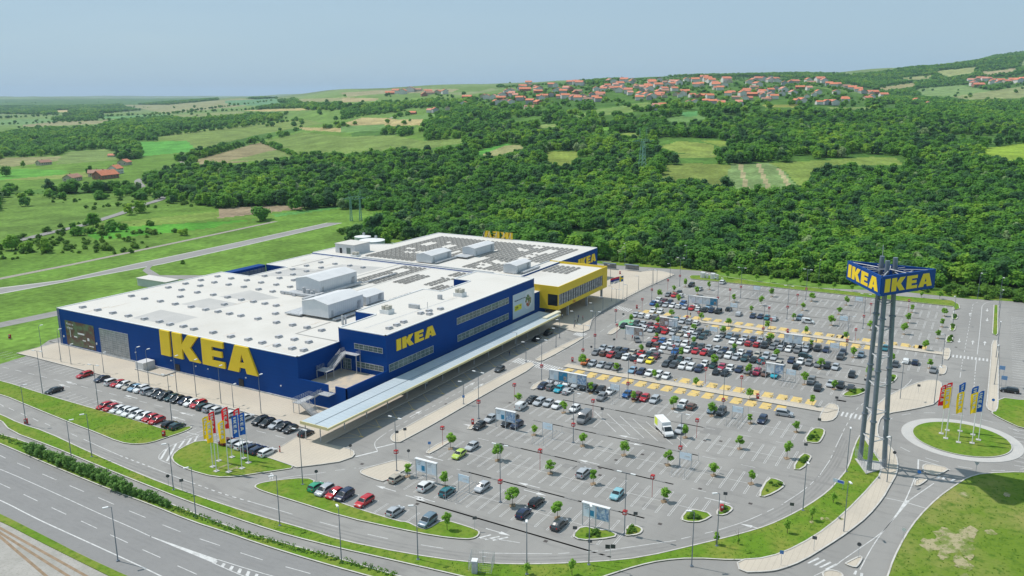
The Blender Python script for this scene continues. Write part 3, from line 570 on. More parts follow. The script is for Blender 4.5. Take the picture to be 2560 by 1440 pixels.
solid([(2209,1244),(2260,1254),(2315,1271)], .2, ZM)
# hatched nose by the flag island
solid([(398,1138),(396,1147),(410,1154),(425,1160)], .15); solid([(398,1138),(415,1120),(440,1108),(498,1088)], .15)
for a, b in (((402,1148),(420,1117)), ((417,1153),(441,1108)), ((447,1120),(463,1098)), ((467,1112),(479,1094)), ((486,1105),(494,1089))): solid([a, b], .45, ZM, 0)
solid([(463,1080),(498,1088)], .2); solid([(1192,1345),(1245,1348),(1300,1357)], .13)
for a, b in (((1196,1345),(1227,1337)), ((1212,1349),(1249,1341)), ((1232,1351),(1270,1343))): solid([a, b], .35, ZM, 0)
solid([(675,1199),(676,1184),(680,1181),(681,1198)], .14)
TT = MB()
for X in (118.5, 134, 150, 166, 182, 232.9, 248.9, 299.9, 316, 331.5):
    y0_, y1_ = (G(1700,1300)[1], 95) if X < 200 else (10, 100)
    for s in (-2.2, -.9, 1.0, 2.3): TT.ribbon([(X, y0_+6), (X, y1_-4)], .42, .0035)
ra = chaikin(GL([(209,1110),(420,1190),(640,1262),(810,1316),(1020,1365),(1232,1392),(1400,1393),(1600,1372),(1785,1336),(1905,1293),(2000,1240),(2075,1160),(2106,1090)]), 3, False)
for dx in (-5.2, -3.6, -1.6, 0): TT.ribbon([(p[0]+dx*.55, p[1]+dx*.35) for p in ra], .4, .0036)
struct(TT.build('tyre_tracks', M['tyre_track']))
hu_ = chaikin(GL(HU[:12]), 2, False); hl_ = chaikin(GL([(-160,1185),(0,1249),(87,1295),(175,1335),(342,1411),(420,1449),(560,1512)]), 2, False)
HT = MB()
def lerpline(f):
    out = []
    for k in range(30):
        t = k/29; a = hu_[min(int(t*(len(hu_)-1)), len(hu_)-1)]; b = hl_[min(int(t*(len(hl_)-1)), len(hl_)-1)]; out.append((a[0]+(b[0]-a[0])*f, a[1]+(b[1]-a[1])*f))
    return out
for f in (.09, .16, .32, .39, .58, .65, .82, .89): HT.ribbon(lerpline(f), .55, .0085)
struct(HT.build('tyre_tracks', mat('highway_track', (.222, .218, .213), .9, n1=(.2, (.245, .24, .234), .4, .6))))
rp = random.Random(21)
for k in range(26):
    X, Y = (rp.uniform(112, 330), rp.uniform(10, 95)); a_, b_ = rp.choice(((1.2, 3.5), (.5, 6), (2.2, 2.0), (.9, 1.4)))
    struct(MB().poly([(X-a_, Y-b_), (X+a_, Y-b_), (X+a_, Y+b_), (X-a_, Y+b_)], .0045).build('asphalt_patch', M['patch']))
# zebra crossings: stripes run along the store front
def zebra(p0, p1, half, n, along=True):
    a = G(*p0); b = G(*p1)
    for k in range(n):
        x = a[0]+(b[0]-a[0])*k/(n-1); y = a[1]+(b[1]-a[1])*k/(n-1)
        WL.poly([(x-half, y-.22), (x+half, y-.22), (x+half, y+.22), (x-half, y+.22)], ZM+.002)
zebra((1290,900),(1398,925),2.2,19); zebra((1538,767),(1574,776),2.2,8); zebra((1440,833),(1461,838),2.0,6); zebra((2095,1033),(2161,1045),1.6,7); zebra((2383,890),(2468,900),1.5,10)
struct(MB().poly(GL([(1541,822),(1549,804),(1566,798),(1590,801),(1583,812),(1570,824)]), .006).build('green_bay_paint', mat('green_paint', (.16, .42, .22), .8, n1=(.8, (.25, .4, .28), .4, .7))))
# left car park (beside the big letters)
for k in range(54):
    y = 131.2+k*2.5
    if 131 < y < 262: WL.ribbon([(129.4, y), (134.4, y)], .13, ZM)
    xv = G(0,951)[0]
    if 140 < y < 275: WL.ribbon([(116.8, y), (121.8, y)], .13, ZM)
dashes([(-60,905),(24,920),(760,1107)], 3, 3)
# big car park
ROWS = []   # centre X, double?, y of right end, y of left end, line phase
CARS = []
PHASE = {112.2: 0, 126: 0}
def yx(p, X):  # Y where the sight line through p meets the row X
    a = G(*p); return a[1]
SPEC = [(112.2, 0, (1107,1300), (764,1228)), (126, 1, (1560,1332), (958,1206)), (142, 1, (1785,1285), (1072,1134)), (158, 1, (1900,1238), (1172,1074)), (174, 1, (1988,1174), (1230,1030)), (190, 1, (2015,1102), (1328,974)),
        (211.8, 0, (2085,1000), (1455,912)), (224.9, 1, (2105,988), (1478,885)), (240.9, 1, (2218,955), (1560,862)), (257, 1, (2352,918), (1540,825)), (270.2, 0, (2360,890), (1588,792)), (278.4, 0, (2362,870), (1622,778)), (291.8, 1, (2368,852), (1628,766)), (308, 1, (2376,822), (1652,742)), (324, 1, (2382,796), (1690,722)), (338.2, 0, (2383,768), (1724,703))]
# ------------------------------------------------------------------ cars: positions read as photo pixels, set on their bays
RAW = "1355,964,navy,h,f;1377,968,grey,h,a;1398,971,cyan,h,f;1421,977,silver,s,a;1373,952,silver,h,f;1392,956,silver,h,f;1414,960,white,h,f;1436,966,silver,h,f;1456,970,black,h,f;1482,970,black,h,f;1504,970,black,h,f;1506,989,grey,u,f;1522,975,white,s,f;1569,982,blue,h,f;1594,984,maroon,e,f;1612,993,red,h,f;1636,994,silver,e,f;1704,1008,white,u,f;1328,999,black,s,f;1348,1003,silver,e,f;1369,1007,silver,h,f;1391,1011,white,h,f;1301,1015,white,v,a;1436,1021,white,h,f;1462,1041,grey,V,f;1298,1056,navy,h,f;1282,1046,black,h,f;1455,905,orange,h,f;1480,907,silver,h,f;1502,911,silver,s,f;1524,915,grey,h,f;1546,918,grey,h,f;1572,924,lightblue,h,f;1597,928,navy,h,f;1621,930,white,h,f;1648,936,white,e,f;1670,938,white,h,f;1557,812,black,h,f;1576,815,green,h,f;1590,806,darkgrey,h,f;1594,818,darkgrey,h,f;1606,808,silver,h,f;1613,821,white,h,f;1622,810,maroon,h,f;1629,822,silver,h,f;1641,812,red,h,f;1645,824,black,h,f;1660,813,red,h,f;1664,829,red,h,f;1672,821,white,h,f;1682,830,silver,h,f;1689,822,darkgrey,h,f;1700,833,beige,h,f;1713,822,silver,e,f;1718,836,white,h,f;1729,826,white,h,f;1737,838,silver,h,f;1747,826,darkgrey,u,f;1757,840,darkteal,h,f;1768,831,darkteal,h,f;1639,849,red,h,f;1622,860,darkgrey,h,a;1644,862,brown,u,a;1659,850,blue,e,f;1676,852,white,h,f;1664,864,white,h,f;1683,865,silver,h,f;1696,854,silver,h,f;1715,859,white,u,f;1735,861,darkteal,h,f;1754,865,darkgrey,h,f;1719,873,white,h,f;1739,876,red,h,f;1759,879,red,h,f;1508,866,silver,h,f;1490,878,grey,h,f;1508,881,brown,h,a;1527,885,red,h,f;1549,887,black,h,f;1566,891,white,h,f;1587,893,black,h,f;1607,894,white,m,f;1626,900,yellow,h,f;1640,889,maroon,h,f;1623,882,darkteal,h,f;1602,881,red,h,f;1584,880,beige,h,f;1571,874,navy,h,f;1540,875,darkgrey,h,f;1521,871,silver,h,f;1689,877,blue,h,f;1681,892,black,u,f;1701,897,darkteal,h,f;1666,906,darkgrey,h,f;1685,910,darkgrey,e,f;1704,915,white,u,f;1726,904,silver,h,f;1729,918,white,u,f;1751,922,navy,u,f;1761,907,white,h,f;1783,912,darkteal,h,f;1806,914,crimson,h,f;1824,921,white,h,f;1845,924,navy,h,f;1790,930,black,h,f;1812,934,black,h,f;1869,926,grey,h,f;1894,928,crimson,u,f;1914,936,brown,h,f;1936,940,cyan,h,f;1780,882,black,h,f;1799,886,grey,h,f;1819,889,white,u,f;1842,893,silver,h,f;1862,894,darkteal,h,f;1883,899,black,h,f;1905,904,teal,h,f;1775,867,silver,h,f;1792,870,silver,h,f;1811,874,navy,h,f;1830,877,darkteal,h,f;1850,880,white,h,f;1872,882,navy,h,f;1893,885,beige,h,f;1914,890,silver,m,f;1935,894,silver,h,f;1793,846,white,h,f;1807,837,grey,h,f;1824,839,bluegrey,e,f;1846,840,darkgrey,h,f;1864,845,silver,h,f;1882,846,navy,h,f;1831,851,white,h,f;1851,854,white,h,f;1874,856,red,h,a;1892,861,red,h,a;1904,849,silver,h,f;1924,852,darkgrey,h,f;1941,855,grey,h,f;1911,865,black,u,f;1931,866,grey,h,f;1951,869,silver,h,a;1974,870,white,h,f;1992,876,grey,u,f;1965,861,black,h,f;1985,865,darkgrey,h,f;2003,865,white,u,f;2015,872,silver,h,f;2021,866,black,h,f;2042,869,black,u,f;2064,871,navy,h,f;1951,909,beige,u,a;1979,901,navy,h,f;1999,901,white,h,f;1991,914,black,h,a;2020,906,grey,h,f;2046,910,grey,h,f;2076,915,black,h,f;2097,919,silver,h,f;2102,890,darkgrey,u,f;2113,878,navy,h,f;2150,885,bluegrey,h,f;2130,935,black,h,f;2029,950,grey,u,f;2045,969,black,h,f;2075,959,silver,h,f;2101,962,black,h,f;2127,967,darkgrey,s,a;2239,911,darkgrey,h,f;2268,900,white,s,a;2294,903,navy,h,a;2337,922,grey,s,f;2209,869,teal,h,f;1729,711,black,u,f;1751,720,silver,s,f;1669,735,grey,h,f;1686,737,red,h,f;1704,730,darkgrey,h,f;1701,738,white,h,f;1750,744,bluegrey,s,a;1646,749,white,u,f;1632,757,blue,h,f;1661,751,maroon,h,f;1678,751,navy,h,f;1651,759,grey,h,f;1663,761,silver,h,f;1679,762,white,h,f;1696,765,white,h,a;1713,766,silver,h,f;1709,756,blue,u,f;1730,769,red,h,f;1740,762,white,h,f;1746,771,white,h,a;1761,774,black,h,f;1779,777,navy,h,f;1797,779,black,u,f;1776,767,lightblue,v,f;1823,771,black,h,a;1632,774,white,h,f;1656,777,white,h,f;1589,784,silver,s,f;1608,787,white,u,a;1627,790,white,s,a;1646,790,grey,v,a;1667,796,black,h,f;1687,799,teal,h,f;1709,798,silver,e,f;1729,804,silver,u,a;1751,806,white,h,a;1849,785,silver,s,a;1882,788,navy,h,f;1900,791,navy,h,f;1918,792,teal,h,f;1936,794,silver,s,a;1998,794,bluegrey,m,f;1807,704,white,m,a;1735,1015,brown,h,a;1776,1024,bluegrey,h,f;1805,1025,darkgrey,u,f;1907,1050,navy,e,f;1709,1077,silver,h,f;219,935,red,e,f;263,946,navy,s,f;280,954,white,m,a;299,957,red,h,f;312,961,white,h,f;326,964,beige,h,f;342,967,lightblue,h,f;349,974,white,u,f;369,976,silver,m,a;384,981,grey,h,f;399,984,black,h,f;420,986,darkgrey,m,f;434,992,darkteal,h,f;441,997,black,h,f;460,1001,navy,h,f;476,1004,white,h,f;497,1008,red,e,f;510,1014,darkteal,e,a;529,1016,silver,e,a;546,1022,white,h,a;590,1031,white,h,a;621,1040,white,e,a;649,1051,black,u,f;666,1055,black,u,f;690,1057,silver,h,f;705,1066,black,h,f;728,1069,black,h,f;761,1082,black,h,a;262,1012,red,h,f;281,1017,red,h,f;297,1021,white,h,f;309,1026,white,h,f;327,1030,white,e,f;344,1035,white,h,f;357,1040,white,h,f;377,1044,red,h,f;391,1048,red,h,f;425,1060,black,h,a;442,1065,darkteal,h,a;555,1102,maroon,h,a;580,1106,silver,h,a;602,1110,white,e,a;625,1117,navy,e,a;644,1124,navy,e,a;665,1129,white,e,a;139,976,black,s,f;785,1216,green,h,a;812,1219,silver,m,f;837,1230,red,h,f;861,1239,navy,m,f;911,1251,red,e,f;991,1280,silver,h,a;1067,1304,bluegrey,m,f;992,1192,beige,h,a;1065,1212,white,u,a;1120,1230,teal,h,a;1199,1220,silver,h,f;1149,1132,lime,h,f;1179,1114,silver,h,f;1227,1042,silver,h,f;1202,1060,black,h,f;1265,1057,black,h,f;1455,1181,silver,e,a;1545,1236,lightteal,h,f;1334,1256,black,h,a;1306,1282,navy,h,a;1396,1311,darkgrey,s,a;"
CENT = []   # (row centre, car centres)
for X, dbl, pr, pl in SPEC: CENT += ([X-2.55, X+2.6] if dbl else [X])
LEFTROWS = [119.4, 131.7]
slots = {}
for rec in RAW.strip(';').split(';'):
    x, y, c, t, fa = rec.split(','); X, Y = G(float(x), float(y), .75)
    left = Y > 120 and X < 136
    cand = LEFTROWS if left else CENT
    b = min(cand, key=lambda q: abs(q-X))
    if abs(b-X) > 1.9 or (X, Y) == (0, 0): b = None
    CARS.append([X, Y, c, t, fa, b, left])
def phase(ys):
    a = np.array(ys)/2.5*2*math.pi; return math.atan2(np.sin(a).mean(), np.cos(a).mean())/(2*math.pi)*2.5
phs = {}
for X, dbl, pr, pl in SPEC:
    cs = [X-2.55, X+2.6] if dbl else [X]
    ys = [c[1] for c in CARS if c[5] in cs]
    phs[X] = phase(ys) if ys else 0
for cs in LEFTROWS: phs[cs] = phase([c[1] for c in CARS if c[5] == cs])
def rowkey(b):
    if b in LEFTROWS: return b
    for X, dbl, *_ in SPEC:
        if b in ((X-2.55, X+2.6) if dbl else (X,)): return X
used = {}
for c in sorted(CARS, key=lambda q: q[1]):
    if c[5] is None: continue
    ph = phs[rowkey(c[5])]; k = round((c[1]-ph)/2.5); u = used.setdefault(c[5], set())
    if k in u:
        alt = [k+1, k-1]; alt.sort(key=lambda q: abs(c[1]-ph-q*2.5)); k = next((q for q in alt if q not in u), k+1)
        while k in u: k += 1
    u.add(k); c[1] = ph+k*2.5+random.uniform(-.13, .13); c[0] = c[5]+random.uniform(-.25, .25)
for X, dbl, pr, pl in SPEC:
    ya, yb = G(*pr)[1], G(*pl)[1]; ph = phs[X]+1.25; x0, x1 = (X-4.9, X+4.9) if dbl else (X-2.5, X+2.5)
    if dbl: WL.ribbon([(X, ya+.5), (X, yb-.5)], .09, ZM)
    k = math.ceil((ya-ph)/2.5)
    while ph+k*2.5 <= yb+.3:
        y = ph+k*2.5; k += 1
        if X == 174 and G(1712,1100)[1] < y < G(1500,1050)[1]: continue
        for s in (-.17, .17): WL.ribbon([(x0, y+s), (x1, y+s)], .085, ZM+.001)
        for xe in (x0, x1): WL.ribbon([(xe, y-.22), (xe, y+.22)], .1, ZM+.001)
    if dbl and X < 330:   # aisle centre dashes
        WLy = ya+4
        while WLy < yb-3: WL.ribbon([(X+8.05, WLy), (X+8.05, WLy+3)], .11, ZM); WLy += 8.5
solid([(1525,1097),(1570,1072)] and [(1486,1028),(1540,1080)], .14); solid([(1518,1034),(1575,1088)], .14); solid([(1550,1040),(1610,1095)], .14); solid([(1582,1047),(1645,1103)], .14); solid([(1615,1054),(1682,1111)], .14); solid([(1690,1090),(1718,1118)], .14); solid([(1484,1068),(1505,1050)], .14)
YSQ = [(203.5, [(1421,926),(1446,932),(1480,936),(1509,942),(1539,948),(1571,953),(1602,959),(1633,966),(1666,972),(1699,978),(1735,982),(1769,989),(1805,995),(1840,1002),(1875,1010),(1913,1015),(1954,1017)]),
       (211.7, [(1712,951),(1745,957),(1779,964),(1812,970),(1845,976),(1884,981),(1917,989),(1954,994),(1990,1000),(2026,1007)]),
       (270.2, [(1787,816),(1815,820),(1843,823),(1871,827),(1899,831),(1927,834),(1957,839),(1987,842),(2014,848),(2047,850),(2077,855),(2109,859),(2140,862),(2172,867)]),
       (278.4, [(1622,775),(1646,780),(1672,784),(1719,790),(1742,794),(1769,797),(1795,801),(1820,805),(1846,809),(1874,811),(1901,815),(1930,819),(1957,823),(1986,826),(2014,831),(2045,835),(2075,839),(2100,842),(2112,844),(2166,850),(2231,859),(2262,864),(2296,867),(2306,868)])]
for X, L_ in YSQ:
    for p in L_:
        y = G(*p)[1]; YL.poly([(X-2.3, y-1.15), (X+2.3, y-1.15), (X+2.3, y+1.15), (X-2.3, y+1.15)], .011)
        # faint family-bay sign between the yellow squares
        for dx, dy, sx, sy in ((-.6, 2.4, .9, .16), (-.1, 2.6, .16, .5), (.3, 2.3, .5, .14), (-1.1, 2.3, .3, .3)):
            YL.poly([(X+dx-sx, y+dy-sy), (X+dx+sx, y+dy-sy), (X+dx+sx, y+dy+sy), (X+dx-sx, y+dy+sy)], .011)
YL.box(0, .001, 0, .001, -3, -2.99)
for k in range(16):       # worn yellow arrows of the loading lane beside the canopy
    X = 134+k*6.6
    YL.ribbon([(X, 125.0), (X+3.4, 120.8), (X+6.8, 125.0)], .13, .011); YL.ribbon([(X+3.4, 120.4), (X+3.4, 121.4)], .5, .011); YL.ribbon([(X+3.4, 125.0), (X+3.4, 120.8)], .1, .0105)
struct(WL.build('white_markings', M['white_line'])); struct(YL.build('yellow_markings', M['yellow_line']))
# right hand lot: parallel bays
mb = MB()
for k in range(64):
    X = 352-k*2.5; yl = G(2503, 800)[1]
    if 190 < X < 336: mb.ribbon([(X, -10.2), (X, -15.2)], .14, ZM)
struct(mb.build('white_markings', M['white_line']))

RGB = dict(white=(.70, .70, .69), silver=(.40, .42, .44), grey=(.17, .175, .18), darkgrey=(.045, .05, .055), black=(.008, .009, .011), navy=(.012, .022, .06), blue=(.01, .085, .26), lightblue=(.22, .36, .48), bluegrey=(.13, .19, .24), red=(.45, .012, .018), maroon=(.14, .015, .025), crimson=(.36, .01, .05), teal=(.02, .14, .17), darkteal=(.015, .05, .055), green=(.03, .30, .16), lime=(.42, .56, .08), yellow=(.80, .66, .02), orange=(.55, .15, .03), brown=(.13, .065, .045), cyan=(.02, .34, .44), lightteal=(.22, .45, .50), beige=(.42, .38, .31))
CN = dict(darkgrey='dark grey', lightblue='light blue', bluegrey='blue grey', darkteal='dark teal', lightteal='pale teal', navy='navy blue')
# body types: length, width, height, list of stations (x from nose as fraction, top height)
TYPES = {
 'h': (4.15, 1.74, 1.48, [(0, .52), (.03, .68), (.10, .80), (.26, .95), (.44, 1.40), (.56, 1.48), (.78, 1.45), (.87, 1.36), (.965, .98), (.99, .80), (1, .55)]),
 's': (4.55, 1.76, 1.44, [(0, .50), (.03, .66), (.10, .80), (.27, .93), (.42, 1.36), (.52, 1.44), (.68, 1.41), (.75, 1.33), (.86, 1.04), (.96, .99), (.99, .82), (1, .5)]),
 'e': (4.65, 1.80, 1.50, [(0, .52), (.03, .68), (.10, .82), (.25, .95), (.40, 1.40), (.50, 1.50), (.80, 1.48), (.91, 1.40), (.975, 1.0), (.99, .8), (1, .5)]),
 'm': (4.45, 1.86, 1.70, [(0, .55), (.03, .74), (.08, .88), (.19, 1.05), (.38, 1.60), (.50, 1.70), (.82, 1.68), (.92, 1.58), (.98, 1.05), (.995, .8), (1, .5)]),
 'u': (4.45, 1.86, 1.68, [(0, .62), (.02, .82), (.08, .98), (.25, 1.08), (.39, 1.56), (.50, 1.68), (.80, 1.66), (.90, 1.56), (.975, 1.08), (.99, .9), (1, .6)]),
 'v': (4.35, 1.80, 1.84, [(0, .55), (.03, .74), (.10, .90), (.20, 1.05), (.33, 1.60), (.42, 1.80), (.70, 1.84), (.95, 1.82), (.995, 1.6), (.998, .8), (1, .5)]),
 'V': (5.6, 2.05, 2.45, [(0, .65), (.02, .95), (.07, 1.1), (.15, 1.25), (.26, 2.1), (.33, 2.4), (.55, 2.45), (.96, 2.42), (.99, 2.2), (.995, .9), (1, .5)])}
def car_meshes(t):
    Lc, W, H, st = TYPES[t]; belt = .90 if t not in 'umvV' else 1.0
    if t == 'V': belt = 1.25
    S = []
    for fx, zt in st:
        x = Lc*(.5-fx); e = min(fx, 1-fx); wf = 1-.16*max(0, 1-e/.1)**2; w = W/2*wf
        cab = zt > belt+.12; zb = min(belt, zt-.03)
        wr = (w*.80 if cab else w*.90) if t not in 'vV' else (w*.90 if cab else w*.92)
        lo = .24 if 0 < fx < 1 else .32
        S.append((x, [(w*.9, lo), (w, .42), (w, zb*.8), (w*.97, zb), (wr, zt-.05 if cab else zt-.02), (wr*.62, zt), (0, zt+.015)], cab))
    def ring(s): x, p, _ = s; return [(x, a, b) for a, b in p]+[(x, -a, b) for a, b in p[-2::-1]]
    body = MB(); n = 13; vs = [v for s in S for v in ring(s)]; fs = []
    for i in range(len(S)-1):
        for k in range(n-1): fs.append((i*n+k, i*n+k+1, (i+1)*n+k+1, (i+1)*n+k))
        fs.append((i*n+n-1, i*n, (i+1)*n, (i+1)*n+n-1))
    m = (len(S)-1)*n
    fs.append(tuple(range(n-1, -1, -1))); fs.append(tuple(range(m, m+n)))
    body.add(vs, fs)
    for sy in (-1, 1):   # mirrors
        xm = Lc*(.5-st[3][0])-.25; body.box(xm-.1, xm+.08, sy*W/2*.98-.09, sy*W/2*.98+.09, belt-.02, belt+.12)
    body.box(-Lc/2-.02, -Lc/2+.03, -.26, .26, .55, .68); body.box(Lc/2-.03, Lc/2+.02, -.26, .26, .38, .50)
    win = MB()
    def q(p, a=.012):
        P = [Vector(v) for v in p]; c = sum(P, Vector())/4; nn = (P[1]-P[0]).cross(P[3]-P[0])
        if nn.length < 1e-9: return
        nn.normalize()
        if nn.dot(c-Vector((0, 0, .6))) < 0: nn = -nn
        win.add([v+(c-v)*.10+nn*a for v in P], [(0, 1, 2, 3)])
    cabs = [i for i, s in enumerate(S) if s[2]]
    i0, i1 = cabs[0], cabs[-1]
    def pt(i, k, sy=1): x, p, _ = S[i]; return Vector((x, sy*p[k][0], p[k][1]))
    # side glass: one long strip per side, split at the door pillar
    for sy in (-1, 1):
        last = i1-1 if t == 'v' or t == 'V' else i1
        seq = [i0-1]+list(range(i0, (i0+2 if t in 'vV' else i1)+1))
        for a, b in zip(seq[:-1], seq[1:]):
            if a == i0-1:
                A = pt(a, 3, sy); B = pt(b, 3, sy); Cc = pt(b, 4, sy); win.add([(A*.8+B*.2)+Vector((0, sy*.012, .02)), B+Vector((0, sy*.012, .02)), Cc+Vector((0, sy*.012, -.06)), (A*.8+B*.2)*.6+Cc*.4+Vector((0, sy*.012, 0))], [(0, 1, 2, 3)])
            else:
                A = pt(a, 3, sy); B = pt(b, 3, sy); Cc = pt(b, 4, sy); Dd = pt(a, 4, sy)
                k = .03; off = Vector((0, sy*.014, 0))
                win.add([A+(Dd-A)*.06+off, B+(Cc-B)*.06+off, B+(Cc-B)*.86+off, A+(Dd-A)*.86+off], [(0, 1, 2, 3)])
    def screen(ia, ib, lowk=5):
        a, b = S[ia], S[ib]
        P = [Vector((a[0], a[1][4][0]*.93, a[1][4][1]+.01)), Vector((a[0], -a[1][4][0]*.93, a[1][4][1]+.01)), Vector((b[0], -b[1][4][0]*.93, b[1][4][1]+.02)), Vector((b[0], b[1][4][0]*.93, b[1][4][1]+.02))]
        M1 = [Vector((a[0], 0, a[1][6][1])), Vector((b[0], 0, b[1][6][1]))]
        up = Vector((.02 if b[0] < a[0] else -.02, 0, .03))
        if t in 'vV' and ia > ib: return
        for s_ in (0, 1):
            e = [P[0] if s_ == 0 else P[1], M1[0], M1[1], P[3] if s_ == 0 else P[2]]
            lo_, hi_ = .06, .93
            win.add([e[0]+(e[3]-e[0])*lo_+up, e[1]+(e[2]-e[1])*lo_+up, e[1]+(e[2]-e[1])*hi_+up, e[0]+(e[3]-e[0])*hi_+up], [(0, 1, 2, 3)])
    screen(i0-1, i0); screen(i1+1, i1)
    if t in 'vV': pass
    r = .31 if t in 'hs' else .34
    wh = MB(); wh.tube((0, -.10, 0), (0, .10, 0), r, n=14, mi=0); wh.tube((0, -.108, 0), (0, .108, 0), r*.62, n=10, mi=1)
    hl = MB(); hl.box(-.09, .05, -.19, .19, -.07, .07); tl = MB(); tl.box(-.04, .05, -.12, .12, -.13, .13)
    return dict(body=body, window=win, wheel=wh, headlight=hl, tail_light=tl, L=Lc, W=W, r=r, st=st, belt=belt)
CM = {}
def me_of(mb, name, mats, sm=False): o = mb.build(name, mats, smooth_=sm, link=False); return o.data
for t in TYPES:
    d = car_meshes(t)
    CM[t] = dict(body=me_of(d['body'], 'body', M['paint']), window=me_of(d['window'], 'window', M['carglass']), wheel=me_of(d['wheel'], 'wheel', [M['tyre'], M['rim']]), hl=me_of(d['headlight'], 'headlight', M['lamp_glass']), tl=me_of(d['tail_light'], 'tail_light', M['tail']), d=d)
def child(name, me, parent, loc=(0, 0, 0), col=None):
    o = bpy.data.objects.new(name, me); COL.objects.link(o); o.parent = parent; o.location = loc
    if col: o.color = (*col, 1)
    return o
def make_car(t, col, near=True):
    root = empty('parked_car'); m = CM[t]; d = m['d']; Lc, W, r = d['L'], d['W'], d['r']
    child('body', m['body'], root, col=col); child('window', m['window'], root)
    for sx in (.31, -.30):
        for sy in (-1, 1): child('wheel', m['wheel'], root, (Lc*sx, sy*(W/2-.09), r))
    if near:
        for sy in (-1, 1):
            child('headlight', m['hl'], root, (Lc/2-.13, sy*W*.33, .66 if t in 'hse' else .78)); child('tail_light', m['tl'], root, (-Lc/2+.05, sy*W*.37, .80 if t in 'hse' else .95))
    return root
proto = {}
TN = dict(h='hatchback', s='saloon', e='estate car', m='people carrier', u='off-roader', v='small van', V='panel van')
CELL = {112.2: 'row beside the front grass verge', 126: 'nearest double row', 142: 'second double row from the ring road', 158: 'third double row from the ring road', 174: 'fourth double row from the ring road', 190: 'double row just below the lower walkway',
        211.8: 'row on the far edge of the lower walkway', 224.9: 'first double row beyond the lower walkway', 240.9: 'second double row beyond the lower walkway', 257: 'double row just below the upper walkway', 270.2: 'row on the near edge of the upper walkway',
        278.4: 'row on the far edge of the upper walkway', 291.8: 'first double row beyond the upper walkway', 308: 'second double row beyond the upper walkway', 324: 'far double row near the back road', 338.2: 'last row by the back verge', 119.4: 'left lot verge-side row', 131.7: 'left lot row nearest the store'}
groups = {}
objs = []
for X, Y, c, t, fa, b, left in CARS:
    k = 'free' if b is None else b
    near = X < 200; key = (t, near)
    if key not in proto:
        proto[key] = make_car(t, RGB[c], near); root = proto[key]
    else:
        root = copy_tree(proto[key])
    root.children[0].color = (*RGB[c], 1)
    for ch in root.children:
        if ch.name.startswith('body'): ch.color = (*RGB[c], 1)
    root.location = (X, Y, .01); root.rotation_euler.z = (0 if fa == 'a' else math.pi)+random.uniform(-.03, .03)
    s = random.uniform(.96, 1.03); root.scale = (s, 1, random.uniform(.97, 1.03))
    root['category'] = 'van' if t in 'vV' else 'car'; root['group'] = 'parked cars'
    objs.append((root, c, t, b, X, Y, fa)); groups.setdefault((k, c, t), []).append(len(objs)-1)
FREE = {(1249, 921): 0}
def carname(c, t): return (CN.get(c, c)+' '+TN[t])
for (k, c, t), idx in groups.items():
    idx.sort(key=lambda i: -objs[i][5])
    for n, i in enumerate(idx):
        root, c, t, b, X, Y, fa = objs[i]
        rk = rowkey(b) if b is not None else None
        if rk is not None:
            side = ''
            cellname = CELL[rk]
            if b != rk: side = ' near side' if b < rk else ' far side'
            pre = (ORD[n]+' ' if len(idx) > 1 else '')
            post = ' from left' if len(idx) > 1 else ''
            lab = '%s%s%s,%s %s' % (pre, carname(c, t), post, side+' of' if side else ' in', cellname)
        else: lab = '%s standing loose near %s' % (carname(c, t), 'the upper walkway')
        if len(lab.split()) > 16: lab = lab.replace(' from the ring road', '').replace('people carrier', 'minivan')
        if len(lab.split()) > 16: lab = lab.replace(' just', '').replace('estate car', 'estate')
        tag(root, lab)
loose = [o for o in objs if o[3] is None]
def special(t, c, px, rz, label, near=True, scale=None, z=.75, cat='car'):
    key = (t, near)
    if key not in proto: proto[key] = make_car(t, RGB[c], near); r_ = proto[key]
    else: r_ = copy_tree(proto[key])
    for ch in r_.children:
        if ch.name.startswith('body'): ch.color = (*RGB[c], 1)
    X, Y = G(px[0], px[1], z); r_.location = (X, Y, .01); r_.rotation_euler.z = rz
    if scale: r_.scale = scale
    tag(r_, label, cat, 'parked cars'); return r_
special('e', 'black', (2524, 974), 1.57, 'black estate car broadside in the right hand lot beyond the avenue')
special('m', 'silver', (1961, 1032), -1.5, 'silver minivan driving broadside along the aisle below the yellow walkway bays')
special('h', 'darkteal', (2013, 888), -1.55, 'dark green hatchback broadside in the aisle among the densest rows', False)
special('v', 'white', (2020, 803), -1.5, 'white small van broadside in the sparse rows beyond the upper walkway', False, cat='van')
special('s', 'white', (1638, 876), -1.2, 'white saloon turned across the aisle beside the yellow hatchback', False)
special('h', 'grey', (1593, 848), -2.6, 'grey hatchback alone in the hatched entrance bay with a person beside it', False)
special('h', 'darkgrey', (1249, 921), math.pi, 'dark grey car driving toward the camera past the long canopy')
special('h', 'black', (1341, 846), math.pi, 'black car shaded under the canopy end, nearer of two', False)
special('m', 'black', (1371, 831), math.pi, 'black minivan shaded under the canopy end, farther of two', False)
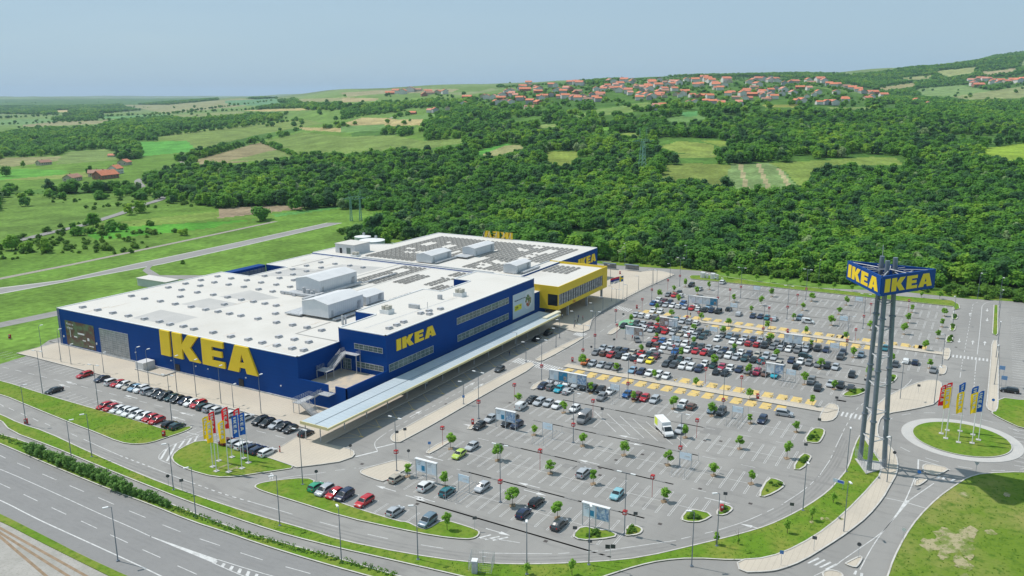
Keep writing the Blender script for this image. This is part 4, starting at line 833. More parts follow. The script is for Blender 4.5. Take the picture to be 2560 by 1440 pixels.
# delivery truck with box body
def truck():
    X, Y = G(1660, 1070, 1.2); r_ = empty('delivery_truck', (X, Y, .01), -2.42, 'white box van with a lime patch on its rear side crossing the hatched bays', 'truck')
    b = MB(); b.box(-3.6, 1.35, -1.08, 1.08, .75, 3.15); b.build('cargo_box', M['white'], r_)
    p = MB(); p.box(-3.3, -1.4, 1.08, 1.10, 1.3, 3.0); p.box(-3.61, -3.60, -.9, .9, 1.0, 2.9); p.box(-3.3, -1.4, -1.10, -1.08, 1.3, 3.0); p.build('lime_patch', mat('lime_patch', (.62, .72, .06), .5), r_)
    c = MB(); pts = [(1.4, .55), (3.55, .55), (3.6, 1.05), (3.3, 1.25), (2.75, 1.45), (2.1, 2.35), (1.4, 2.45)]; n = len(pts)
    v = [(x, -1.0, z) for x, z in pts]+[(x, 1.0, z) for x, z in pts]
    c.add(v, [tuple(range(n)), tuple(range(2*n-1, n-1, -1))]+[(i, n+i, n+(i+1) % n, (i+1) % n) for i in range(n)]); cab = c.build('cab', M['white'], r_)
    g = MB(); g.add([(2.73, -.9, 1.50), (2.73, .9, 1.50), (2.14, .82, 2.34), (2.14, -.82, 2.34)], [(0, 1, 2, 3)]); g.v = [(x+.03, y, z+.02) for x, y, z in g.v]
    for s in (-1, 1): g.add([(1.55, s*1.012, 1.45), (2.6, s*1.012, 1.45), (2.1, s*1.012, 2.2), (1.55, s*1.012, 2.25)], [(0, 1, 2, 3)])
    g.build('window', M['carglass'], cab)
    f = MB(); f.box(-3.5, 3.0, -.5, .5, .45, .76); f.build('chassis', M['tyre'], r_)
    for x in (-2.4, 2.6):
        for s in (-1, 1): MB().tube((x, s*.82, .38), (x, s*1.04, .38), .38, n=14, mi=0).tube((x, s*1.0, .38), (x, s*1.05, .38), .2, n=10, mi=1).build('wheel', [M['tyre'], M['rim']], r_)
    for s in (-1, 1): MB().box(3.5, 3.62, s*.75-.15, s*.75+.15, .8, 1.0).build('headlight', M['lamp_glass'], r_)
truck()
# ------------------------------------------------------------------ lettering
LET = {
 'I': (.38, [(0, 0), (.01, 1), (.39, 1), (.38, 0)]),
 'K': (1.0, [(0, 0), (0, 1), (.36, 1), (.36, .60), (.60, 1), (.99, 1), (.68, .52), (1.02, 0), (.62, 0), (.36, .44), (.36, 0)]),
 'E': (.80, [(0, 0), (0, 1), (.80, 1), (.80, .76), (.38, .76), (.38, .62), (.74, .62), (.74, .40), (.38, .40), (.38, .24), (.82, .24), (.82, 0)]),
 'A': (1.05, [(0, 0), (.30, 1), (.76, 1), (1.06, 0), (.67, 0), (.63, .19), (.43, .19), (.43, .19), (.49, .40), (.57, .40), (.535, .66), (.49, .40), (.43, .19), (.39, 0)])}
def letters(parent, org, u, v, width, height, m, depth=.25, name='letter', mirror=False):
    """IKEA along unit vector u, up v, raised along u x v"""
    u = Vector(u).normalized(); v = Vector(v).normalized(); nrm = u.cross(v); org = Vector(org)
    tot = sum(LET[c][0] for c in 'IKEA')+.12*3+.0; sx = width/tot; x = 0; out = []
    for c in 'IKEA':
        w_, P = LET[c]
        if c == 'A':   # outline and counter as separate strips so the hole is real
            polys = [[(0, 0), (.30, 1), (.53, 1), (.53, .70), (.455, .38), (.455, .38), (.43, .19), (.39, 0)], [(.53, 1), (.76, 1), (1.06, 0), (.67, 0), (.63, .19), (.605, .38), (.53, .70)], [(.43, .19), (.455, .38), (.605, .38), (.63, .19)]]
            polys[0] = [(0, 0), (.30, 1), (.53, 1), (.53, .70), (.455, .38), (.43, .19), (.39, 0)]
        else: polys = [P]
        mb = MB()
        for pl in polys:
            pts = [((x+a)*sx, b*height) for a, b in pl]
            tmp = MB().prism(pts, 0, depth)
            mb.add([org+u*a+v*b+nrm*d for a, b, d in tmp.v], tmp.f)
        out.append(mb.build(name, m, parent)); x += w_+.12
    return out
def onplane(parent, name, m, pts3): mb = MB(); mb.add(pts3, [tuple(range(len(pts3)))]); return mb.build(name, m, parent)
def textobj(parent, body, size, loc, xdir, up, m, name='lettering', sx=1.0):
    cu = bpy.data.curves.new(name, 'FONT'); cu.body = body; cu.size = size; cu.extrude = .01; cu.offset = .0
    o = bpy.data.objects.new(name, cu); dg = None
    COL.objects.link(o); bpy.context.view_layer.update(); me = bpy.data.meshes.new_from_object(o.evaluated_get(bpy.context.evaluated_depsgraph_get()))
    bpy.data.objects.remove(o); me.name = name; me.materials.clear(); me.materials.append(m)
    x = Vector(xdir).normalized()*sx; y = Vector(up).normalized(); z = x.cross(y)
    me.transform(Matrix(((x.x, y.x, z.x, loc[0]), (x.y, y.y, z.y, loc[1]), (x.z, y.z, z.z, loc[2]), (0, 0, 0, 1))))
    o = bpy.data.objects.new(name, me); COL.objects.link(o); o.parent = parent; return o
# ------------------------------------------------------------------ the store
ST = empty('furniture_store', (0, 0, 0), 0, 'large blue furniture store with white roof, giant yellow letters and yellow entrance block', 'building')
ZR = 12.1
W1 = [(147, 149.6), (163.2, 149.6), (163.2, 150), (178.5, 150), (178.5, 157.6), (248, 157.6), (256.6, 157.6), (256.6, 248.6), (230.6, 248.6), (230.6, 237.2), (211.6, 237.2), (211.6, 252.4), (147, 253.6)]
MB().prism(W1, 0, ZR, 0, 1).build('warehouse_block', [M['roof'], M['blue']], ST)
W2 = [(256.6, 146.9), (326, 146.9), (326, 231.6), (290, 231.6), (285, 240), (272, 248.4), (256.6, 248.4)]
MB().prism(W2, 0, ZR+.55, 0, 1).build('rear_block', [M['roof'], M['blue']], ST)
# roof edge flashing and low parapets
fl = MB()
def parapet(P, z, h=.35, wd=.35, closed=True):
    n = len(P)
    for i in range(n if closed else n-1):
        a = Vector(P[i]); b = Vector(P[(i+1) % n]); d = (b-a); L_ = d.length; d.normalize(); nn = Vector((-d.y, d.x))*wd
        q = [a, b, b+nn, a+nn]
        fl.prism([(p.x, p.y) for p in q], z-.02, z+h+(.003*(i % 3)))
parapet(W1, ZR, .18, .45); parapet(W2, ZR+.55, .2, .45)
fl.build('roof_edge', M['white'], ST)
rg = MB()     # patches of newer grey membrane
for pp in ([(330,795),(402,774),(495,793),(425,812)], [(452,760),(522,745),(600,760),(530,775)], [(548,742),(625,725),(700,745),(640,752)], [(640,690),(740,668),(870,684),(790,690)], [(790,675),(855,661),(960,668),(900,684)]):
    MB().poly(GL(pp, ZR+.012), ZR+.012).build('membrane_patch', M['roof_grey'], ST)
stn = mat('rust_stain', (.50, .43, .35), .9, n1=(.7, (.58, .54, .49), .4, .6)); rs_ = random.Random(4)
for k in range(16):
    x, y = rs_.uniform(150, 252), rs_.uniform(160, 245)
    if x > 176 and y < 206: continue
    L_ = rs_.uniform(3, 9); n_ = 14; P = []
    for i in range(n_): a_ = 6.283*i/n_; q = rs_.uniform(.7, 1.25); P.append((x+math.cos(a_)*L_*q*.5, y+math.sin(a_)*q*rs_.uniform(.25, .6)))
    MB().poly(P, ZR+.018).build('roof_stain', stn, ST)
rl = MB()
rl.ribbon([(163.0, 150.5), (163.0, 165.7), (177, 165.7)], .7, ZR+.03); rl.ribbon([(229.6, 201.5), (256.2, 201.8)], .6, ZR+.03); rl.ribbon([(197, 186), (256, 186)], .25, ZR+.03); rl.ribbon([(229.6, 201.5), (229.6, 236)], .5, ZR+.03); rl.ribbon([(232, 236), (256, 236)], .7, ZR+.03); rl.ribbon([(256, 222), (262, 222)], .7, ZR+.58)
rl.build('roof_gutter', mat('gutter', (.30, .29, .27), .8), ST)
gw = MB(); gw.box(256.9, 257.5, 158, 221, ZR+.5, ZR+1.15); gw.build('roof_step_wall', M['metal_grey'], ST)
# fire wall light domes on a regular grid
def dome_mb():
    m = MB(); m.box(-.95, .95, -.62, .62, 0, .42); m.add([(-.95, -.62, .42), (.95, -.62, .42), (.95, .62, .62), (-.95, .62, .62)], [(0, 1, 2, 3)]); m.add([(-.95, .62, .42), (.95, .62, .42), (.95, .62, .62), (-.95, .62, .62)], [(0, 1, 2, 3)], 0); m.box(-.8, .8, -.5, .5, .62, .66); return m
dome = me_of(dome_mb(), 'skylight', mat('dome', (.52, .52, .53), .5, n1=(1, (.42, .42, .44), .4, .7)))
KS = [246.5, 239.2, 231.5, 224.0, 216.7, 209.8, 204.4, 199.2, 194.1, 186.7, 178.7, 172.6, 166.9, 161.3, 156.0, 151.9]
nd = 0
for X, lo in ((151.7, 0), (158, 12), (168.7, 0), (176, 9), (183.3, 0), (190.6, 0), (197, 2), (205, 1), (213.7, 3), (220.8, 2), (228, 3), (236, 3), (244, 3)):
    for j, Y in enumerate(KS):
        if X == 158 and j not in (12, 13, 14): continue
        if X == 176 and j not in (2, 5, 9): continue
        if X > 176 and Y < 190: continue
        if X in (190.6,) and j > 1: continue
        if X > 198 and Y < 206: continue
        if X > 210 and Y > 236: continue
        if X == 168.7 and j > 13: continue
        if nd < 96:
            o = child('skylight', dome, ST, (X+random.uniform(-.3, .3), Y+random.uniform(-.2, .2), ZR+.01)); nd += 1
# solar racks: rows of tilted panels (one part, far more than a hundred)
sp = MB()
def solar(x0, x1, y0, y1, z, skip=()):
    X = x0
    while X < x1:
        Y = y0
        while Y < y1:
            if not any(a < X < b and c < Y < d for a, b, c, d in skip):
                sp.add([(X, Y, z+.12), (X+1.05, Y, z+.12), (X+1.05, Y+1.05, z+.38), (X, Y+1.05, z+.38)], [(0, 1, 2, 3)], 0)
                sp.add([(X, Y+1.05, z+.12), (X+1.05, Y+1.05, z+.12), (X+1.05, Y+1.05, z+.38), (X, Y+1.05, z+.38)], [(3, 2, 1, 0)], 0)
                sp.add([(X+.12, Y+1.15, z+.05), (X+.95, Y+1.15, z+.05), (X+.95, Y+1.65, z+.2), (X+.12, Y+1.65, z+.2)], [(0, 1, 2, 3)], 1)
            Y += 2.3
        X += 1.25 if int(X*10) % 3 else 1.75
def holes(x0, x1, y0, y1, seed, n):
    r_ = random.Random(seed); return [(x, x+r_.uniform(3, 5), y, y+r_.uniform(3, 4.5)) for x, y in ((r_.uniform(x0+2, x1-6), r_.uniform(y0+3, y1-6)) for _ in range(n))]
z2 = ZR+.56
solar(262, 317, 199.5, 223, z2, holes(262, 317, 199, 223, 3, 9)); solar(276, 318, 190, 199, z2, holes(276, 318, 190, 199, 4, 3)+[(281, 299, 180, 192)])
solar(284, 318, 152, 181, z2, holes(284, 318, 152, 181, 5, 8)); solar(262, 284, 158, 176, z2, holes(262, 284, 158, 176, 6, 5)); solar(300, 318, 181, 190, z2)
z1 = ZR+.02
solar(224, 240, 187, 198, z1, [(229, 238, 190, 192.5)]); solar(240, 254.5, 187, 198, z1, [(242, 250, 190.5, 194)]); solar(229, 244, 177.5, 183, z1); solar(243, 255, 159.5, 172, z1, [(243, 247, 166, 172)]); solar(219, 233, 159.5, 165, z1); solar(207, 219, 159.5, 168, z1); solar(231, 243, 167.5, 172, z1); solar(272, 284, 135, 146, 12.2)
o = sp.build('solar_rack', [M['solar'], M['solar_lip']], ST); o['kind'] = 'stuff'
# gabled plant houses
def plant(x0, x1, y0, y1, z, h, ridge, name='roof_plant_house', shade=True, extra=True):
    p = MB(); ym = (y0+y1)/2
    p.box(x0, x1, y0, y1, z, z+h)
    for x in (x0, x1): p.add([(x, y0, z+h), (x, y1, z+h), (x, ym, z+ridge)], [(0, 1, 2)])
    a = p.build(name, M['hvac'], ST)
    r_ = MB(); e = .25
    r_.add([(x0-e, y0-e, z+h-.02), (x1+e, y0-e, z+h-.02), (x1+e, ym, z+ridge+.05), (x0-e, ym, z+ridge+.05)], [(0, 1, 2, 3)]); r_.add([(x0-e, ym, z+ridge+.05), (x1+e, ym, z+ridge+.05), (x1+e, y1+e, z+h-.02), (x0-e, y1+e, z+h-.02)], [(0, 1, 2, 3)])
    r_.build('roof', M['hvac_roof'], a)
    d = MB(); d.box(x0+1.2, x0+2.1, y0-.03, y0, z+.2, z+2.1)
    for k in range(5): d.box(x1-3+.1*k, x1-1.6+.1*k, y0-.25, y0-.02, z+.6+k*.45, z+.85+k*.45)
    d.build('louvre', M['metal_grey'], a)
    return a
plant(201.5, 220.5, 192.6, 203.4, ZR+.5, 4.3, 5.3); plant(177.8, 193.6, 167, 177.5, ZR+.8, 4.2, 5.3); plant(197.5, 206.3, 169, 177.2, ZR+.3, 2.6, 3.4); plant(261.3, 275.2, 189.3, 196.8, z2+.3, 3.0, 3.8); plant(281.8, 297.5, 182.3, 188.2, z2+.3, 3.3, 3.9); plant(260.6, 271.8, 150.2, 155.8, z2+.2, 3.0, 3.6)
ex = MB()
ex.box(176.8, 184, 177.6, 184, ZR+.4, ZR+.8); ex.box(192.2, 221, 190.6, 191.8, ZR+.5, ZR+1.1); ex.box(198, 201, 188, 204, ZR+.3, ZR+.7); ex.box(196.5, 197.3, 186, 206, ZR+.2, ZR+1.0); ex.box(221, 240, 190.2, 190.7, ZR+.4, ZR+.8); ex.box(262, 280, 187.2, 188.2, z2+.3, z2+.8); ex.box(276, 281.5, 182.5, 188.5, z2+.6, z2+.9); ex.box(262, 275, 147.8, 149.2, z2+.3, z2+.9); ex.box(178, 192, 164.4, 165.6, ZR+.4, ZR+.9)
ex.build('duct_platform', M['metal_grey'], ST)
for x, y, hh, r_ in ((199.2, 197.5, 2.6, .5), (199.4, 195.9, 2.0, .65), (199.5, 194.3, 1.5, .5), (199.6, 193.5, 2.1, .4), (177.0, 161.0, 2.8, .25), (176.3, 160.1, 2.8, .25), (176.6, 159.3, 2.8, .25)): MB().tube((x, y, ZR), (x, y, ZR+hh), r_, n=12).build('flue', M['metal_grey'], ST)
def chiller(x, y, z):
    c = MB(); c.box(x-1.4, x+1.4, y-1.6, y+1.6, z, z+1.2); a = c.build('chiller', M['white'], ST)
    for dx, dy in ((-.65, -.7), (.65, -.7), (-.65, .75), (.65, .75)): MB().tube((x+dx, y+dy, z+1.2), (x+dx, y+dy, z+2.3), .58, n=14).build('fan_drum', mat_fan, a)
mat_fan = mat('fan_drum', (.50, .47, .40), .6)
def box_part(name, b, m, par=ST): return MB().box(*b).build(name, m, par)
hut = box_part('stair_hut', (262, 272, 229.5, 240, ZR, ZR+4.4), M['hvac_roof']); box_part('roof', (261.8, 272.2, 229.3, 240.2, ZR+4.4, ZR+4.6), M['roof'], hut); box_part('door', (261.93, 261.99, 236.3, 237.6, ZR+.4, ZR+2.8), M['dark'], hut); box_part('door', (261.93, 261.99, 231.6, 233.8, ZR+.4, ZR+3.2), M['glass'], hut); chiller(259.6, 226.8, ZR)
box_part('low_annex', (281, 300, 232, 250, 0, 9.5), M['hvac_roof'])
# recess court seen over the roof
rc_ = MB(); rc_.box(211.8, 230.4, 248.6, 252.4, 0, ZR-.1); rc_.build('court_wall', M['blue'], ST)
cw = MB()
for k in range(9): cw.box(212.2+k*2, 214.0+k*2, 248.53, 248.58, ZR-3.2, ZR-1.0)
cw.build('court_window', M['glass_light'], ST)
# office block
ZO = 16.0
W3 = [(163, 133.5), (243.9, 133.5), (243.9, 157.2), (229.6, 157.2), (229.6, 150.5), (212.2, 150.5), (212.2, 157.4), (178.8, 157.4), (178.8, 149.8), (163, 149.8)]
MB().prism(W3, 0, ZO, 0, 1).build('office_block', [M['roof'], M['blue']], ST)
fl = MB(); parapet(W3, ZO, .22, .4); fl.build('roof_edge', M['white'], ST)
chiller(182, 148.2, ZO); chiller(210, 141.5, ZO); 
ol = MB(); ol.ribbon([(166, 143.2), (208, 141.2)], .3, ZO+.02)
ol.box(190, 191, 143, 146.5, ZO, ZO+1.2); ol.box(203, 204, 144, 145.2, ZO, ZO+1.4); ol.tube((192, 141, ZO), (192, 141, ZO+2), .08); ol.build('roof_fitting', M['metal_grey'], ST)
for x, y in ((186, 139), (189.5, 138.6), (186.5, 136.3), (176, 137.5), (172.5, 137.2), (169, 137), (193, 137)): child('skylight', dome, ST, (x, y, ZO+.01))
letters(ST, (167.2, 133.48, 10.8), (1, 0, 0), (0, 0, 1), 17.9, 3.1, M['yellow_letter'], .22)
letters(ST, (146.98, 203.2, 4.65), (0, -1, 0), (0, 0, 1), 39.2, 7.5, M['yellow_letter'], .5)
letters(ST, (306.5, 146.88, 7.3), (1, 0, 0), (0, 0, 1), 17.5, 3.4, M['yellow_letter'], .22)
# windows: frame, panes and posts
def band_window(x0, x1, z0, z1, y, n, m=None, name='window', axis='x', rows=2):
    fr = MB(); m = m or M['glass']
    P = (lambda a, b, c, d, e, f: fr.box(a, b, c, d, e, f)) if axis == 'x' else (lambda a, b, c, d, e, f: fr.box(c, d, a, b, e, f))
    s = -1
    P(x0-.1, x1+.1, y-.10, y-.02, z0-.1, z0); P(x0-.1, x1+.1, y-.10, y-.02, z1, z1+.1)
    for k in range(n+1):
        x = x0+(x1-x0)*k/n; P(x-.05, x+.05, y-.11, y-.02, z0+.002, z1-.002)
    for r_ in range(1, rows):
        zz = z0+(z1-z0)*r_/rows; P(x0, x1, y-.09, y-.03, zz-.03, zz+.03)
    f = fr.build(name, M['metal_grey'], ST); g = MB()
    if axis == 'x': g.box(x0, x1, y-.06, y-.005, z0, z1)
    else: g.box(y-.06, y-.005, x0, x1, z0, z1)
    g.build('pane', m, f); return f
band_window(196.2, 226.5, 11.1, 13.0, 133.5, 14); band_window(196.4, 226.4, 5.8, 7.7, 133.5, 14); band_window(163.9, 183.9, 5.9, 7.8, 133.5, 10)
band_window(134.7, 144.3, 11.1, 12.4, 163, 6, axis='y'); band_window(134.7, 143.8, 6.0, 7.4, 163, 6, axis='y'); band_window(145.8, 148.6, 4.9, 7.7, 163, 2, axis='y', rows=3)
gl = band_window(218.6, 232.3, .1, 8.4, 147, 7, M['glass_light'], axis='y', rows=12)
# pictures on the walls
b1 = onplane(ST, 'garden_poster', mat('poster', (.10, .045, .035), .5, n1=((.6, .35, .5), (.10, .16, .08), .45, .62), n2=((1.2, .9, 1.1), (.30, .22, .19), .6, .8)), [(146.93, 249.9, .8), (146.93, 235.1, .8), (146.93, 235.1, 8.8), (146.93, 249.9, 8.8)])
for z, s_, tx in ((7.4, 1.0, 'Mesto za'), (6.2, 1.0, 'uživanje')): textobj(b1, tx, s_, (146.90, 249.2, z), (0, -1, 0), (0, 0, 1), M['white'])
pf = MB()
for y, z, a, c in ((242, 5.2, 1.7, .5), (245, 3.9, .8, .4), (240.7, 3.2, .8, .35), (238.5, 3.9, .5, .9), (247.6, 5, .12, 3.2), (237.2, 1.8, 1.2, .3)): pf.box(146.90, 146.92, y-a, y+a, z-c/2, z+c/2)
pf.build('table_picture', M['white'], b1)
b2 = onplane(ST, 'food_banner', mat('banner_cloth', (.50, .58, .62), .6), [(229.1, 133.40, 4.8), (244.0, 133.40, 4.8), (244.0, 133.40, 13.1), (229.1, 133.40, 13.1)])
tg = MB().box(230.2, 235.0, 133.35, 133.39, 7.3, 9.2).build('price_tag', mat('price_yellow', (.72, .66, .04), .5), b2)
textobj(tg, '299', 1.45, (230.5, 133.33, 7.75), (1, 0, 0), (0, 0, 1), M['dark']); textobj(tg, 'RSD', .55, (233.6, 133.33, 8.5), (1, 0, 0), (0, 0, 1), M['dark'])
textobj(b2, 'Negovano povrće u svitu', .72, (230.2, 133.37, 10.6), (1, 0, 0), (0, 0, 1), M['dark'])
pl = MB(); n = 40; c0 = (239.6, 9.3)
def disc(cx, cz, r0, yy, m_): b = MB(); b.add([(cx, yy, cz)]+[(cx+r0*math.cos(2*math.pi*k/n), yy, cz+r0*1.0*math.sin(2*math.pi*k/n)) for k in range(n)], [(0, k+1, (k+1) % n+1) for k in range(n)]); return b.build('dish_picture', m_, b2)
disc(*c0, 3.1, 133.385, mat('plate', (.62, .66, .68), .5)); fd = MB(); rr_ = random.Random(2); fm = [mat('salad', (.12, .20, .06), .6), mat('tomato', (.45, .10, .05), .6), mat('bread', (.45, .35, .2), .6)]
for k in range(90):
    a = rr_.uniform(0, 6.28); q = math.sqrt(rr_.random())*1.9; x, z = c0[0]+math.cos(a)*q, c0[1]+math.sin(a)*q; s_ = rr_.uniform(.15, .4)
    fd.add([(x-s_, 133.37-k*.0003, z-s_*.6), (x+s_*.6, 133.37-k*.0003, z-s_), (x+s_, 133.37-k*.0003, z+s_*.7), (x-s_*.5, 133.37-k*.0003, z+s_)], [(0, 1, 2, 3)], 1 if (z < c0[1]-.3 and rr_.random() < .6) else rr_.choice((0, 0, 2, 0)))
fd.build('food_picture', fm, b2)
# low link block, yellow entrance hall on columns
MB().prism([(243.9, 133.6), (252.1, 133.6), (252.1, 157), (243.9, 157)], 0, 10.7, 0, 1).build('link_block', [M['roof'], M['blue']], ST)
YH = empty('entrance_hall', parent := (0, 0, 0)) if False else bpy.data.objects.new('entrance_hall', None); COL.objects.link(YH); YH.parent = ST
x0, x1, y0_, y1_, zb, zt = 248.2, 289.7, 126.2, 151.2, 4.7, 13.0
h_ = MB()
def wallx(a, b, y, z0, z1, th=.3): h_.box(a, b, y, y+th, z0, z1)
wallx(x0, x1, y0_, zb, 6.2); wallx(x0, x1, y0_, 10.15, zt); wallx(x0, x0+.15, y0_, 6.2, 10.15); wallx(285.3, x1, y0_, 6.2, 10.15)
h_.box(x0, x0+.3, y0_+.3, 134.6, zb, 6.0); h_.box(x0, x0+.3, y0_+.3, y1_, 10.1, zt); h_.box(x0, x0+.3, 130.4, 134.6, 6.0, 10.1)
h_.box(x1-.3, x1, y0_+.3, y1_, zb, zt); h_.box(x0+.3, x1-.3, y0_+.3, y1_, zb, zb+.3)
h_.build('yellow_wall', M['yellow'], YH)
box_part('hall_roof', (x0+.3, x1-.3, y0_+.3, y1_, 12.0, 12.15), M['roof'], YH)
pb = MB(); pb.box(x0+12, x1-.3, y1_, y1_+.3, 11.8, zt); pb.build('rear_parapet', M['hvac_roof'], YH)
box_part('hall_core', (x0+2.5, x1-2, y0_+3.5, y1_, zb+.3, 12.0), M['glass_light'], YH)
g = MB(); g.box(248.4, 285.3, y0_+.12, y0_+.2, 6.2, 10.15); g.build('glazing', mat('hall_glass', (.30, .31, .31), .12, n1=((.35, .5, 1.2), (.17, .19, .20), .42, .6)), YH)
g = MB()
for k in range(20): g.box(248.4+k*1.94-.05, 248.4+k*1.94+.05, y0_-.02, y0_+.12, 6.2, 10.15)
g.build('mullion', M['tyre'], YH); g = MB(); g.box(x0+.1, x0+.16, y0_+.35, 130.4, 6.0, 10.1); g.build('glazing', mat('corner_glass', (.012, .018, .022), .1), YH)
textobj(YH, 'Ulaz', 1.35, (259.4, y0_-.03, 4.95), (1, 0, 0), (0, 0, 1), M['red'], sx=1.0)
for x in (252, 259.3, 275.3, 291.0-2): MB().box(x-.35, x+.35, 127.8, 128.5, 0, zb).build('column', M['metal_grey'], YH)
box_part('entrance_glazing', (246, 289, 137.2, 137.5, .15, zb+.2), M['glass'], YH)
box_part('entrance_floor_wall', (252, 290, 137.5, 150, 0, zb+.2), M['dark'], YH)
# terrace with low blue walls, stairs
tr = MB(); tr.box(147.3, 163, 133.8, 149.6, 0, 4.55); tr.build('terrace_floor', mat('terrace_paving', (.50, .42, .32), .9, n1=(.5, (.40, .36, .31), .45, .6)), ST)
tw = MB(); tw.box(147, 147.3, 139.6, 149.6, 0, 6.4); tw.box(147, 147.3, 133.5, 137.2, 0, 6.4); tw.box(147, 163, 133.5, 133.8, 0, 6.45); tw.box(147, 147.3, 137.2, 139.6, 0, 4.5); tw.build('terrace_wall', M['blue'], ST)
def stair(parent, a, b, wd, n, name='staircase', rail=1.0, side=(0, 1)):
    """flight from a (low) to b (high), treads across, closed strings, mesh-like side rails"""
    a = Vector(a); b = Vector(b); d = b-a; h = Vector((d.x, d.y, 0)).normalized(); p = Vector((-h.y, h.x, 0))*wd/2
    s = MB()
    for k in range(n):
        c = a+d*((k+.5)/n); t = h*.15; s.add([c-t-p, c+t-p, c+t+p, c-t+p, c-t-p-Vector((0, 0, .05)), c+t-p-Vector((0, 0, .05)), c+t+p-Vector((0, 0, .05)), c-t+p-Vector((0, 0, .05))], [(0, 1, 2, 3), (7, 6, 5, 4), (0, 4, 5, 1), (1, 5, 6, 2), (2, 6, 7, 3), (3, 7, 4, 0)])
    o_ = s.build(name, M['metal_grey'], parent); r_ = MB()
    for sg in (-1, 1):
        q = p*sg; r_.add([a+q-Vector((0, 0, .3)), b+q-Vector((0, 0, .3)), b+q, a+q], [(0, 1, 2, 3)])
        for hgt_ in (.35, .7, 1.05): r_.tube(a+q+Vector((0, 0, hgt_)), b+q+Vector((0, 0, hgt_)), .03, n=4)
        for k in range(0, n+1, 2): c = a+d*(k/n)+q; r_.tube(c, c+Vector((0, 0, 1.05)), .025, n=4)
    r_.build('handrail', M['metal_grey'], o_); return o_
def landing(parent, x0, x1, y0, y1, z, legs=True, gap=(), zl=0):
    m_ = MB(); m_.box(x0, x1, y0, y1, z-.12, z); o_ = m_.build('landing', M['metal_grey'], parent); r_ = MB()
    for nme, (ax, ay), (bx, by) in (('w', (x0, y0), (x0, y1)), ('e', (x1, y0), (x1, y1)), ('s', (x0, y0), (x1, y0)), ('n', (x0, y1), (x1, y1))):
        if nme in gap: continue
        for hh in (.4, .75, 1.1): r_.tube((ax, ay, z+hh), (bx, by, z+hh), .03, n=4)
        k = max(1, int(math.dist((ax, ay), (bx, by))/.6))
        for i in range(k+1): r_.tube((ax+(bx-ax)*i/k, ay+(by-ay)*i/k, z), (ax+(bx-ax)*i/k, ay+(by-ay)*i/k, z+1.1), .025, n=4)
    r_.build('handrail', M['metal_grey'], o_)
    if legs:
        for x, y in ((x0+.1, y0+.1), (x1-.1, y0+.1), (x1-.1, y1-.1), (x0+.1, y1-.1)): MB().tube((x, y, zl), (x, y, z-.1), .09, n=8).build('leg', M['metal_grey'], o_)
    return o_
landing(ST, 144.6, 147, 137.4, 140.9, 4.5, False, ('e', 'n')); stair(ST, (145.3, 143.3, 2.9), (145.3, 140.9, 4.5), 1.4, 9); landing(ST, 140.3, 146.1, 143.3, 145.4, 2.9, True, ('s',)); stair(ST, (141.6, 138.6, .15), (141.6, 143.3, 2.9), 2.0, 17)
landing(ST, 161.2, 163, 142.4, 148.0, 9.7, True, ('w', 'e'), 4.55); stair(ST, (156.2, 147.0, 6.9), (161.2, 147.0, 9.7), 1.9, 18); landing(ST, 153.2, 156.2, 145.8, 149.3, 6.9, True, ('e',), 4.55)
# wall lamps, doors at the foot of the big wall, loading ramp
for y in (251.2, 234.3, 215.5, 199.5, 189, 184, 169, 156): MB().box(146.7, 147, y-.15, y+.15, 3.2 if y < 230 else 2.9, 3.5).build('wall_lamp', M['white'], ST)
for y in (197.0, 171.0): MB().box(146.8, 146.96, y-.9, y+.9, .15, 2.6).build('door', M['dark'], ST)
pls = MB(); pls.box(146.75, 147.02, 149.8, 253.4, 0, .55); pls.build('plinth', M['metal_grey'], ST)
rm = empty('ramp_shelter', (145, 207, 0), 0, 'grey concrete ramp with glass shelter at the foot of the big lettered wall', 'ramp')
MB().box(-2.8, -2.4, -9.2, 3, 0, .5).box(-2.8, 1.5, -9.6, -9.2, 0, .5).build('ramp_wall', M['kerb_paver'], rm); MB().box(-2.4, 1.5, -.5, 3, 0, 2.5).build('shelter', M['hvac_roof'], rm); MB().box(-2.42, 1.5, -9.2, -.5, 0, .16).build('ramp_floor', M['asphalt_dark'], rm)
# cat ladder at the left corner
cl = MB()
for y in (252.9, 252.3): cl.tube((146.8, y, .6), (146.8, y, ZR+.8), .05, n=5)
for k in range(38): cl.tube((146.8, 252.3, .9+k*.31), (146.8, 252.9, .9+k*.31), .03, n=4)
cl.build('ladder', M['metal_grey'], ST)
# canopy along the front
CA = bpy.data.objects.new('canopy', None); COL.objects.link(CA); CA.parent = ST
c = MB(); c.add([(128.8, 123.2, 4.55), (243.5, 123.2, 4.55), (243.5, 131.3, 4.75), (128.8, 131.3, 4.75)], [(0, 1, 2, 3)]); c.box(128.8, 243.5, 123.2, 131.3, 4.25, 4.5)
c.build('sheet_roof', M['canopy'], CA)
e = MB(); e.box(128.6, 243.7, 122.9, 123.18, 4.2, 4.72); e.box(128.6, 128.78, 123.2, 131.4, 4.2, 4.9); e.build('yellow_edge', mat('canopy_edge', (.66, .58, .30), .5), CA)
MB().box(129.2, 243.4, 127.25, 127.35, 4.68, 4.74).build('ridge_line', mat('seam', (.25, .29, .31), .6), CA)
for k in range(14): MB().tube((130.1+8.08*k, 126.7, .14), (130.1+8.08*k, 126.7, 4.3), .13, n=10).build('column', M['metal_grey'], CA)
MB().tube((129.7, 130.9, .14), (129.7, 130.9, 4.3), .13, n=10).build('column', M['metal_grey'], CA)
yp = MB(); yp.box(236, 246.5, 124.4, 126.0, 4.3, 5.0); yp.build('entrance_fin', mat('cream_sheet', (.70, .66, .50), .5), CA)
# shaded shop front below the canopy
box_part('shop_front', (164, 243, 133.38, 133.49, .15, 3.6), M['dark'])
